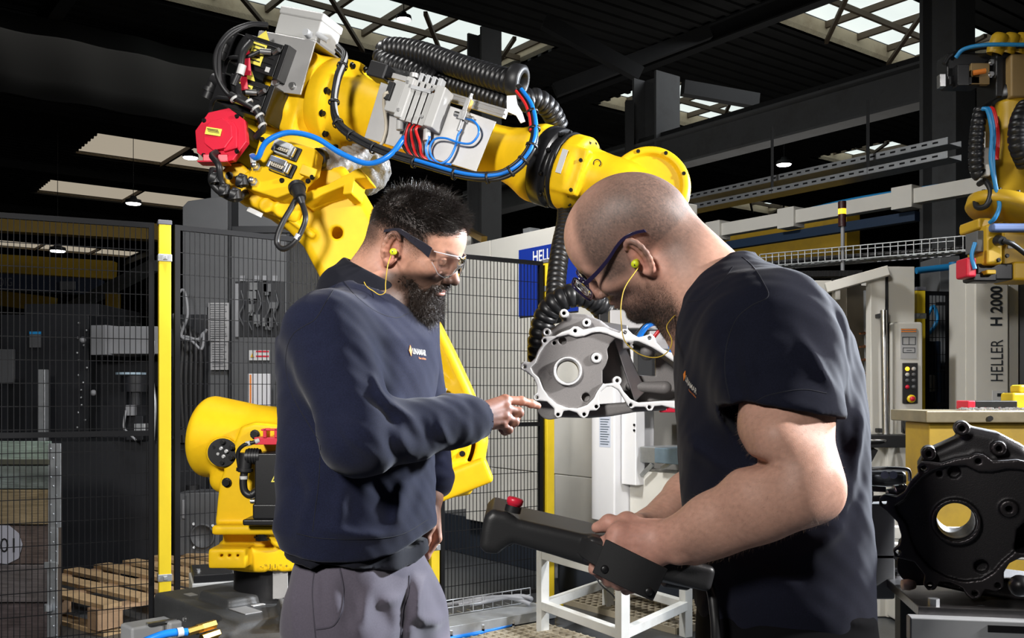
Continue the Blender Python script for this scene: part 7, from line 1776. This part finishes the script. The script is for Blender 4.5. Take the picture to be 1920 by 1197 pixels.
for px, d in ((1462, 1.52), (1488, 1.72)):
    s_ = SDF(); fw = np.array([-.99, -.1, 0]); a0 = np.array([x2(px, d) + .02, d, .055])
    s_.cone(a0 - fw * .06, a0 + fw * .04, .048, .046); s_.cone(a0 + fw * .04 - [0, 0, .008], a0 + fw * .17 - [0, 0, .018], .047, .034, k=.03); s_.cone(a0, a0 + [0, 0, .07], .05, .055, k=.02)
    s_.box(a0 + fw * .05 - [0, 0, .045], (.16, .05, .01), rnd=.009, M=np.array([fw, [.1, -.99, 0], [0, 0, 1]]))
    s_.build('shoe', .006, m_shoe, man2)
# ---------------------------------------------------------------- safety glasses, spectacles, ear plugs
def glasses_base(name, label, hf, cat='glasses'): return thing(name, label, cat, hf((.1, 0, .01)))
# clear wraparound safety glasses
SG = glasses_base('safety_glasses', 'clear wraparound safety glasses with smoky temples on the bearded man', h1)
a_ = np.linspace(-1.16, 1.16, 31)
up_, lo_ = [], []
for a in a_:
    x, y = .048 + .062 * math.cos(a), .0765 * math.sin(a) / math.sin(1.16) * (1.0 if abs(a) < .9 else 1.0)
    e = abs(a) / 1.16
    top = .036 - .004 * e ** 2 - .003 * math.exp(-(a / .12) ** 2); bot = -.006 - .008 * math.exp(-((abs(a) - .55) / .35) ** 2) + .020 * math.exp(-(a / .2) ** 2) + .016 * max(0, e - .72) / .28
    up_.append(h1((x, y, top))); lo_.append(h1((x + .004, y, bot)))
nrows = 7; Vg = []
for j in range(nrows):
    t_ = j / (nrows - 1)
    for k_ in range(31): Vg.append(up_[k_] * (1 - t_) + lo_[k_] * t_ + H1A[0] * .004 * math.sin(math.pi * t_))
Vg = np.array(Vg); Qg = np.array([[j * 31 + i, j * 31 + i + 1, (j + 1) * 31 + i + 1, (j + 1) * 31 + i] for j in range(nrows - 1) for i in range(30)])
Vo = Vg + H1A[0] * .0018
nb = len(Vg); per = [i for i in range(31)] + [j * 31 + 30 for j in range(1, nrows)] + [(nrows - 1) * 31 + i for i in range(29, -1, -1)] + [j * 31 for j in range(nrows - 2, 0, -1)]
side_ = np.array([[per[i], per[(i + 1) % len(per)], nb + per[(i + 1) % len(per)], nb + per[i]] for i in range(len(per))])
me = np_mesh('lens', np.vstack([Vg, Vo]), np.vstack([Qg[:, ::-1], Qg + nb, side_]), True); me.materials.append(m_lens)
put(bpy.data.objects.new('lens', me), SG)
MB().tube(np.array(up_) + H1A[0] * .001, .0009, 6).tube(np.array(lo_) + H1A[0] * .001, .0007, 6).build('lens_rim', mat('clear_rim', (.75, .75, .80), rough=.15, trans=.5, ior=1.3), SG)
for q in (-1, 1):
    pts = [h1(p) for p in ((.068, q * .0775, .026), (.045, q * .0800, .032), (.020, q * .0820, .036), (.002, q * .0835, .040), (-.014, q * .0830, .041), (-.030, q * .0815, .034), (-.044, q * .080, .026))]
    c = spline(pts, 24); w = np.interp(np.linspace(0, 1, 24), [0, .35, .7, 1], [.0105, .0065, .0040, .0032]); V_ = []
    for i in range(24): V_ += [c[i] + H1A[2] * w[i] - H1A[1] * q * .0012, c[i] + H1A[2] * w[i] + H1A[1] * q * .0012, c[i] - H1A[2] * w[i] + H1A[1] * q * .0012, c[i] - H1A[2] * w[i] - H1A[1] * q * .0012]
    fs = [(i * 4 + k_, i * 4 + (k_ + 1) % 4, i * 4 + 4 + (k_ + 1) % 4, i * 4 + 4 + k_) for i in range(23) for k_ in range(4)] + [(0, 1, 2, 3), (92, 93, 94, 95)]
    MB().add(V_, fs).build('temple', m_temple, SG, bevel=.0008)
# dark framed spectacles
SP2 = glasses_base('spectacles', 'dark violet framed spectacles on the bald man', h2)
def rim_pts(q, r=1.0):
    out = []
    for a in np.linspace(0, 2 * math.pi, 33)[:-1]:
        ca, sa = math.cos(a), math.sin(a); k_ = (abs(ca) ** 4.5 + abs(sa) ** 4.5) ** (-1 / 4.5)
        y = q * (.0350 + .0262 * r * ca * k_); z = .010 + (.0215 * r) * sa * k_
        out.append(h2((.1165 - .16 * max(0, abs(y) - .01) ** 1.35 - .10 * (z * 0) + .0 + .12 * (z - .01), y, z)))
    return np.array(out)
for q in (-1, 1):
    r_ = rim_pts(q); rr = np.vstack([r_, r_[:2]])
    MB().tube(rr, .0022, 8, cap=False).build('rim', m_specs, SP2)
    ri = rim_pts(q, .98); cc = ri.mean(0)
    V_ = np.vstack([ri, ri * .5 + cc * .5 + H2A[0] * .0015, cc + H2A[0] * .002]); n_ = len(ri)
    V2 = np.vstack([V_, V_ - H2A[0] * .0012]); m_ = len(V_)
    Ft = [[i, (i + 1) % n_, n_ + (i + 1) % n_, n_ + i] for i in range(n_)] + [[n_ + i, n_ + (i + 1) % n_, 2 * n_] for i in range(n_)]
    Fa = Ft + [[m_ + k_ for k_ in f[::-1]] for f in Ft] + [[i, m_ + i, m_ + (i + 1) % n_, (i + 1) % n_] for i in range(n_)]
    MB().add(V2, Fa, True).build('lens', m_lens, SP2)
    pts = [h2(p) for p in ((.1005, q * .0615, .020), (.090, q * .0740, .021), (.060, q * .0790, .024), (.030, q * .0815, .030), (.006, q * .0830, .0375), (-.012, q * .0830, .040), (-.030, q * .0815, .036), (-.046, q * .080, .027))]
    c = spline(pts, 28); w = np.interp(np.linspace(0, 1, 28), [0, .2, .6, 1], [.0042, .0036, .0028, .0030]); V_ = []
    for i in range(28): V_ += [c[i] + H2A[2] * w[i] - H2A[1] * q * .0013, c[i] + H2A[2] * w[i] + H2A[1] * q * .0013, c[i] - H2A[2] * w[i] + H2A[1] * q * .0013, c[i] - H2A[2] * w[i] - H2A[1] * q * .0013]
    MB().add(V_, [(i * 4 + k_, i * 4 + (k_ + 1) % 4, i * 4 + 4 + (k_ + 1) % 4, i * 4 + 4 + k_) for i in range(27) for k_ in range(4)] + [(0, 1, 2, 3), (108, 109, 110, 111)]).build('temple', m_specs, SP2, bevel=.0008)
MB().tube(spline([h2((.1155, -.009, .016)), h2((.1185, 0, .019)), h2((.1155, .009, .016))], 10), .0022, 8).build('bridge', m_specs, SP2)
# ear plugs on a cord
def plug(hf, A, q, label, cordpts, grp=None):
    r = thing('ear_plugs', label, 'ear plugs', hf((-.004, q * .09, -.003)))
    c0 = hf((-.0035, q * .078, -.003)); c1 = hf((-.001, q * .0985, -.002)); ax = nrm(c1 - c0)
    MB().lathe(c0, ax, [(0, 0), (.0038, 0), (.0046, .006), (.0052, .0135), (.0066, .014), (.0068, .021), (.0055, .0235), (0, .024)], 18).build('plug', m_plug, r, label='lime green plug')
    MB().cyl(c0 + ax * .0235, c0 + ax * .0243, .0013, seg=8).build('vent_dot', m_print, r)
    MB().tube(spline(cordpts, 60), .0009, 6).build('cord', m_cord, r, label='thin yellow cord')
e1 = h1((-.001, -.0975, -.004)); k1 = h1((-.004, -.0950, -.010))
plug(h1, H1A, -1, 'lime ear plugs on a yellow cord worn by the bearded man', [k1, P(727, 498, 1.86), P(723, 530, 1.865), P(722, 548, 1.868), P(712, 553, 1.872), P(700, 546, 1.882), P(688, 538, 1.888), P(682, 528, 1.905)])
k2 = h2((-.002, .0955, -.010))
plug(h2, H2A, 1, 'lime ear plugs on a yellow cord worn by the bald man', [k2, P(1174, 535, 1.53), P(1166, 560, 1.52), P(1164, 590, 1.51), P(1168, 630, 1.50), P(1178, 648, 1.50), P(1200, 665, 1.50), P(1228, 671, 1.50), P(1250, 662, 1.50), P(1260, 640, 1.51), P(1250, 615, 1.53), P(1258, 600, 1.56), P(1270, 588, 1.585), P(1285, 578, 1.60)])

# ---------------------------------------------------------------- prints on the chests
def decal(o, px, py, fu, wd, parent, m_or, m_tx, dirn):
    """printed emblem laid on cloth: project the flat print on to the garment along the view ray of its place"""
    V, N = mesh_arrays(o); c0 = np.array([0, 0, CZ]); r = nrm(P(px, py, 1.0) - c0)
    q = V - c0; t = q @ r; dist = np.linalg.norm(q - t[:, None] * r, axis=1)
    near = np.nonzero(dist < .006)[0]; i = near[np.argmin(t[near])]
    p0 = V[i]; sel = np.linalg.norm(V - p0, axis=1) < .02
    n = nrm(N[sel & (N @ N[i] > .3)].mean(0)); u = nrm(fu - n * (fu @ n)); v = np.cross(n, u); v = v if v[2] > 0 else -v
    if np.cross(u, v) @ n < 0: u = -u
    L_ = []
    p0 = p0 + n * .0016
    h = wd * .20
    kids = [text('LINAMAR', p0 + u * wd * .10, u, v, h, m_tx, parent, name='chest_lettering', width=wd * .78, bold=.012),
            text('Power to Perform', p0 + u * wd * .27 - v * h * 1.05, u, v, h * .38, m_or, parent, name='chest_lettering', width=wd * .42),
            MB().prism([(-.5, 0), (-.40, .95), (-.34, 0), (-.40, -.95)], p0 - u * wd * -.0, u * wd, v * h, n, .0008).build('chest_emblem', m_or, parent)]
    from mathutils.bvhtree import BVHTree
    bvh = BVHTree.FromObject(o, bpy.context.evaluated_depsgraph_get())
    for kd in kids:
        for vtx in kd.data.vertices:
            b0 = Vector(vtx.co); hit = bvh.ray_cast(b0 + Vector(n) * .03, -Vector(n), .08)
            off = (np.array(b0) - p0) @ n
            if hit[0]: vtx.co = hit[0] + Vector(n) * (.0009 + max(0, off))
        kd.data.update()
decal(swt, 787, 661, nrm(np.array([.8, .55, 0])), .058, man1, m_orange_print, m_white_print, 1)
decal(ts, 1286, 718, nrm(np.array([.95, .0, 0])), .052, man2, m_orange_print, m_white_print, 1)

# ---------------------------------------------------------------- teach pendant
TP = thing('teach_pendant', 'black handheld teach pendant with a red stop button', 'pendant', P(1180, 1060, 1.55))
m_tp = mat('pendant_black', (.020, .020, .021), rough=.42, bump=.2, bscale=500)
m_strap = mat('black_webbing', (.012, .012, .013), rough=.75, bump=.8, bscale=900)
ta, tb = P(905, 978, 1.54), P(1300, 1078, 1.54)
tu = nrm(tb - ta); tn = np.array([0, 1., 0]); tv = np.cross(tn, tu); tv = tv if tv[2] > 0 else -tv
def q2(px, py, d=1.54): r = P(px, py, d) - ta; return (r @ tu, r @ tv)
side = [q2(*v) for v in ((925, 944), (952, 950), (972, 962), (1120, 996), (1282, 1036), (1282, 1086), (1250, 1080), (1120, 1050), (1094, 1046), (1030, 1026), (962, 1006), (950, 1012), (934, 1025), (912, 1023), (902, 1012), (906, 980), (912, 956))]
g = SDF(); g.frame(); y0 = 1.455
g.ext(side, ta - tn * (1.54 - y0), tu, tv, tn, .19, rnd=.012)
g.box(P(1215, 1055, 1.46), (.10, .02, .020), M=np.array([tu, tn, tv]), rnd=.010, k=.008)
TPo = g.build('case', .0026, m_tp, TP, smooth_it=2)
MB().box(ta + tu * .20 + tv * .010 + tn * .01, (.17, .15, .004), np.array([tu, tn, tv])).build('screen', mat('screen_glass', (.03, .032, .035), rough=.08), TP, bevel=.001)
eb = P(963, 951, 1.47)
MB().cyl(eb - tv * .008, eb + tv * .002, .0125, seg=20).build('button_base', m_blackm, TP)
MB().lathe(eb, tv, [(0, 0), (.0105, 0), (.0105, .004), (.0125, .005), (.0128, .012), (.0105, .0145), (0, .015)], 24).build('stop_button', m_red, TP, label='red emergency stop button')
gw = [P(922, 1020, 1.47), P(926, 1027, 1.47), P(940, 1022, 1.47), P(948, 1012, 1.47)]
MB().tube(spline(gw, 16), .003, 8).tube(spline([P(948, 1014, 1.47), P(953, 1022, 1.47), P(962, 1016, 1.47), P(967, 1008, 1.47)], 12), .003, 8).build('guard_loop', m_tp, TP)
s0 = [P(1092, 1030, 1.428), P(1130, 1046, 1.402), P(1180, 1068, 1.385), P(1230, 1090, 1.392), P(1246, 1106, 1.412)]
def band(pts, w0, w1, th, nm, m, up):
    c = spline(pts, 24); V_ = []; n_ = len(c)
    for i in range(n_):
        t_ = nrm(c[min(i + 1, n_ - 1)] - c[max(i - 1, 0)]); w = np.interp(i / (n_ - 1), [0, 1], [w0, w1]); up2 = nrm(up - t_ * (up @ t_)); nn = np.cross(t_, up2)
        V_ += [c[i] + up2 * w + nn * th, c[i] + up2 * w - nn * th, c[i] - up2 * w - nn * th, c[i] - up2 * w + nn * th]
    return MB().add(V_, [(i * 4 + k_, i * 4 + (k_ + 1) % 4, i * 4 + 4 + (k_ + 1) % 4, i * 4 + 4 + k_) for i in range(n_ - 1) for k_ in range(4)] + [(0, 1, 2, 3), (4 * n_ - 4, 4 * n_ - 3, 4 * n_ - 2, 4 * n_ - 1)]).build(nm, m, TP, bevel=.0015)
band([P(1088, 1022, 1.452), P(1105, 1033, 1.425), P(1130, 1046, 1.404)], .013, .016, .0022, 'webbing', m_strap, np.array([.3, 0, 1.]))
band([P(1124, 1043, 1.400), P(1150, 1056, 1.388), P(1185, 1073, 1.381), P(1215, 1087, 1.383), P(1237, 1097, 1.391)], .0265, .0255, .003, 'hand_strap', m_strap, np.array([.35, 0, 1.]))
for p_ in ((1134, 1068, 1.388), (1216, 1110, 1.379)): MB().lathe(P(*p_), nrm(np.array([0, -1, .1])), [(.0062, 0), (.0058, .002), (.003, .003), (0, .0032)], 14).build('snap_button', m_black, TP)
MB().cyl(P(1245, 1078, 1.49), P(1292, 1084, 1.50), .020, seg=20).cyl(P(1284, 1074, 1.49), P(1304, 1079, 1.49), .012, seg=14).build('cable_boot', m_blackm, TP, bevel=.004)
cable([P(1300, 1077, 1.49), P(1318, 1084, 1.485), P(1332, 1105, 1.48), P(1338, 1140, 1.47), P(1342, 1200, 1.46), P(1340, 1320, 1.46), P(1300, 1500, 1.5), P(1300, 1700, 1.6)], .0075, m_blackm, TP, n=60)
# ================================================================ far robot, conveyor and the dark casting at right
m_yel2 = mat('robot_yellow_deep', (.55, .34, .02), rough=.4, bump=.1, bscale=200, var=.1, vscale=8)  # deeper yellow than the large robot's
RB2 = thing('robot_arm', 'second yellow robot at the right edge, in a deeper yellow', 'robot', P(1890, 500, 4.6))
dR = 4.6
fa, fb = P(1902, 196, dR), P(1890, 392, dR - .05); fx = nrm(fb - fa); LL = np.linalg.norm(fb - fa)
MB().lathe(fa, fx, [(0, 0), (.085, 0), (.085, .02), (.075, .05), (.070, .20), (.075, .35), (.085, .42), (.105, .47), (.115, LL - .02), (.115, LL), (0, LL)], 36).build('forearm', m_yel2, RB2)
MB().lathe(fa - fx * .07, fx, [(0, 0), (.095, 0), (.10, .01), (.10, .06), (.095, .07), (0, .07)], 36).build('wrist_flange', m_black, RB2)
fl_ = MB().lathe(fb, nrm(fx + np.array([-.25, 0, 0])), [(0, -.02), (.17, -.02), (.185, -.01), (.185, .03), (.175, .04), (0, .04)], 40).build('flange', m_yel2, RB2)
u_2, v_2, _ = basis(nrm(fx + np.array([-.25, 0, 0])))
for k in range(12): bolt(fb - nrm(fx + np.array([-.25, 0, 0])) * .02 + (u_2 * math.cos(k * .524) + v_2 * math.sin(k * .524)) * .155, -fx, fl_, 1.0)
bx(MB(), 1896, 100, 1960, 182, dR - .1, .2).build('tool_box', mat('tan_box', (.30, .20, .08), rough=.5), RB2, bevel=.01)
bk_ = bx(bx(bx(MB(), 1776, 98, 1898, 150, dR, .12), 1868, 92, 1898, 182, dR - .05, .2), 1778, 140, 1840, 160, dR - .02, .1).build('tool_bracket', m_black, RB2, bevel=.01)
bx(MB(), 1821, 118, 1856, 158, dR - .02, .03).build('cover_plate', mat('tan_box', (.3, .2, .08)), bk_, bevel=.003); bx(MB(), 1796, 120, 1818, 160, dR - .06, .06).build('valve', m_black, bk_, bevel=.004)
for p_ in ((1859, 117), (1858, 140), (1874, 124)): bolt(P(p_[0], p_[1], dR - .02), (0, -1, 0), bk_, 1.3, steel=True)
MB().cyl(P(1824, 137, dR - .05), P(1848, 133, dR - .06), .012, seg=10).build('fitting', m_orange_print, bk_)
bx(MB(), 1763, 138, 1774, 162, dR - .05, .04).build('end_fitting', m_steel, bk_, bevel=.003)
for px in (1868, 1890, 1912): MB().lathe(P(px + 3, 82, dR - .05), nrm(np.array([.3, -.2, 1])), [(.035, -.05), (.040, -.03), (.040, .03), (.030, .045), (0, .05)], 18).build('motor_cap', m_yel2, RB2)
cable([P(1770, 120, dR), P(1782, 104, dR), P(1810, 96, dR), P(1850, 88, dR), P(1925, 86, dR - .1)], .012, m_blackm, RB2); cable([P(1792, 108, dR - .02), P(1808, 92, dR - .05), P(1850, 84, dR - .1), P(1925, 84, dR - .15)], .010, m_bluepipe, RB2)
bx(MB(), 1842, 216, 1884, 345, dR - .03, .01, .5).build('valve_plate', m_alu, RB2); bx(bx(MB(), 1836, 276, 1862, 318, dR - .12, .1), 1846, 312, 1858, 330, dR - .12, .06).build('valve_block', m_wht, RB2, bevel=.008)
hose([P(1840, 205, dR - .1), P(1834, 235, dR - .12), P(1830, 280, dR - .12), P(1832, 320, dR - .1), P(1842, 332, dR - .1)], .034, m_hose, RB2, name='ribbed_hose', pitch=.03); hose([P(1925, 200, dR - .2), P(1912, 230, dR - .25), P(1910, 270, dR - .25), P(1926, 310, dR - .2)], .045, m_hose, RB2, name='ribbed_hose', pitch=.03)
for k, (mm, o) in enumerate(((m_bluepipe, 0), (m_bluepipe, 4), (m_redhose, -4), (m_redhose, -7))):
    cable([P(1846 - o, 204, dR - .15), P(1856 - o, 208, dR - .17), P(1864 - o, 250, dR - .17), P(1862 - o, 300, dR - .17)] + ([P(1866, 345, dR - .17), P(1874, 385, dR - .18), P(1866, 408, dR - .18), P(1856, 418, dR - .15)] if k < 2 else []), .010, mm, RB2, name='air_hose')
cable([P(1836, 345, dR), P(1848, 340, dR - .1), P(1858, 360, dR - .15), P(1850, 385, dR - .15), P(1832, 388, dR - .1), P(1828, 365, dR - .05)], .014, m_blackm, RB2)
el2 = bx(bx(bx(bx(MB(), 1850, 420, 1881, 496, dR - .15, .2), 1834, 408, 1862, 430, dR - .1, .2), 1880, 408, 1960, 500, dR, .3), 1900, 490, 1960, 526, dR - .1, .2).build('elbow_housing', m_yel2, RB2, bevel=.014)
bx(MB(), 1861, 418, 1960, 434, dR - .22, .05, .0).build('blue_sleeve', mat('dusty_blue', (.10, .15, .30), rough=.6), RB2, bevel=.015); bx(MB(), 1832, 432, 1850, 472, dR - .12, .12).build('servo_motor', m_steelgrey, RB2, bevel=.006)
bx(MB(), 1813, 482, 1832, 520, dR - .15, .12).build('motor_cover', m_red, RB2, bevel=.012, label='red motor cover'); bx(bx(MB(), 1832, 494, 1900, 525, dR - .1, .15), 1826, 512, 1870, 528, dR - .12, .1).build('motor_block', m_black, RB2, bevel=.008)
bx(MB(), 1851, 506, 1868, 514, dR - .16, .06).build('yellow_lug', m_yel2, RB2, bevel=.004)
MB().cyl(P(1871, 451, dR - .17), P(1880, 452, dR - .21), .026, .020, seg=14).build('plug', m_blackm, RB2); cable([P(1880, 452, dR - .21), P(1898, 458, dR - .22), P(1925, 478, dR - .2)], .012, m_blackm, RB2); bx(MB(), 1890, 452, 1903, 466, dR - .005, .01).build('data_plate', m_lab_w, RB2)
for px, py in ((1860, 428), (1872, 488), (1888, 480)): bolt(P(px, py, dR - .16), (0, -1, 0), RB2, .9)
cable([P(1828, 505, dR - .16), P(1822, 480, dR - .15), P(1828, 455, dR - .15)], .010, m_bluepipe, RB2, name='air_hose')

# ---------------- conveyor under the dark casting
CV = thing('transfer_conveyor', 'grey steel transfer conveyor at the lower right carrying the dark casting', 'conveyor', P(1800, 1150, 2.0) * [1, 1, 0])
m_plate = mat('oily_plate', (.20, .19, .19), rough=.28, metal=.9, var=.2, vscale=14, bump=.1, bscale=90)
zc = CZ - (1126 - HYP) * 1.78 / F
cu3 = nrm(np.array([.985, -.17, 0])); cw3 = np.cross(EZ, cu3); M3 = np.array([cu3, cw3, EZ]); c0 = P(1780, 1115, 1.90); c0[2] = zc - .012
MB().box(c0 + cu3 * .21, (.62, .36, .018), M3).build('plate', m_plate, CV, bevel=.002)
MB().box(c0 + cu3 * .21 - cw3 * .19 - EZ * .028, (.66, .03, .045), M3).build('front_rail', mat('rail_grey', (.34, .35, .36), rough=.45, var=.08, vscale=10), CV, bevel=.003)
MB().box(c0 + cu3 * .24 + cw3 * .35 + EZ * .03, (.8, .03, .03), M3).box(c0 + cu3 * .24 + cw3 * .42 + EZ * .06, (.8, .03, .03), M3).build('rear_rails', m_wht, CV, bevel=.003, kind='stuff')
for a in (-.04, .46):
    for b__ in (-.15, .15): MB().box((c0 + cu3 * a + cw3 * b__) * [1, 1, 0] + EZ * (zc - .05) / 2, (.05, .05, zc - .05), M3).build('leg', m_darksteel, CV)
for a in (-.07, .10, .40): MB().cyl(c0 + cu3 * a - cw3 * .165 + EZ * .008, c0 + cu3 * a - cw3 * .165 + EZ * .022, .010, seg=6, smooth=False).build('bolt', m_galv, CV)
MB().box(c0 + cu3 * .06 - cw3 * .2055 - EZ * .02, (.10, .002, .012), M3).build('wear_mark', m_fence, CV); MB().box(c0 + cu3 * .33 - cw3 * .2055 - EZ * .03, (.05, .002, .02), M3).build('label_plate', m_lab_w, CV)
# holding fixture left of the casting
FX = thing('clamp_fixture', 'chrome and black clamping fixture between the bald man and the dark casting', 'fixture', P(1660, 1000, 1.98))
bx(MB(), 1618, 884, 1704, 915, 1.98, .06).build('clamp_block', m_black, FX, bevel=.012); MB().tube(spline([P(1628, 884, 1.97), P(1640, 879, 1.97), P(1695, 880, 1.97), P(1705, 886, 1.97), P(1706, 903, 1.97)], 20), .004, 8).build('chrome_edge', m_steel, FX)
for px in (1659, 1675): MB().cyl(P(px, 891, 1.965), P(px, 891, 1.955), .008, seg=14).build('bolt', m_steel, FX)
MB().beam(P(1630, 916, 1.95), P(1660, 918, 1.95), .012, .012).cyl(P(1662, 925, 1.95), P(1680, 922, 1.95), .008, seg=12).cyl(P(1676, 922, 1.95), P(1694, 919, 1.95), .013, seg=12).cyl(P(1690, 920, 1.95), P(1700, 914, 1.95), .010, seg=12).beam(P(1628, 936, 1.96), P(1672, 934, 1.96), .010, .012).build('clamp_linkage', m_steel, FX, bevel=.002)
bx(MB(), 1618, 915, 1640, 945, 1.97, .05).build('clamp_foot', m_blackm, FX, bevel=.006)
MB().prism([(0, 0), (.09, 0), (.09, -.02), (.075, -.03), (.075, -.20), (.02, -.20), (0, -.10)], P(1612, 945, 2.0), np.array([1., 0, 0]), EZ, np.array([0, 1., 0]), .05).build('upright', m_steelgrey, FX, bevel=.005)
bx(bx(MB(), 1612, 1040, 1700, 1050, 2.0, .05), 1612, 1066, 1695, 1074, 2.02, .05).build('cross_bar', m_black, FX, bevel=.003, kind=None)
for px, h in ((1640, 40), (1680, 60)): bx(MB(), px, 1050 - h * .2, px + 10, 1100, 2.03, .03).build('support_pin', m_darksteel, FX, bevel=.003)
CB, cab, cu4, cv4, cn4, ck2 = casting('gearbox_casting', 'dark gearbox casting, shade in its colour, lying on the conveyor at lower right', P(1792.5, 978.6, 1.78), 1.57 * 1.78 / F / ZS, math.radians(7.5), m_dkcast, m_dkmach, yaw=-.40)
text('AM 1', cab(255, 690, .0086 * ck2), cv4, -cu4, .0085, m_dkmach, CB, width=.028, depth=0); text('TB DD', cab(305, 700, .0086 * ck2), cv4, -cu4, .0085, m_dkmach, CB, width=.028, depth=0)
MB().ball(P(1912, 1099, 1.58), .018).cyl(P(1912, 1099, 1.58), P(1990, 1085, 1.62), .009, seg=12).build('ball_knob', m_black, FX)
tag(MB().lathe(P(1692, 1097, 1.86), nrm(np.array([1., 0, 0])), [(0, 0), (.010, 0), (.011, .012), (.008, .024), (0, .026)], 16).build('plastic_cap', mat('cap_peach', (.75, .55, .42), rough=.4)), 'small pale plastic cap lying on the conveyor', 'cap')
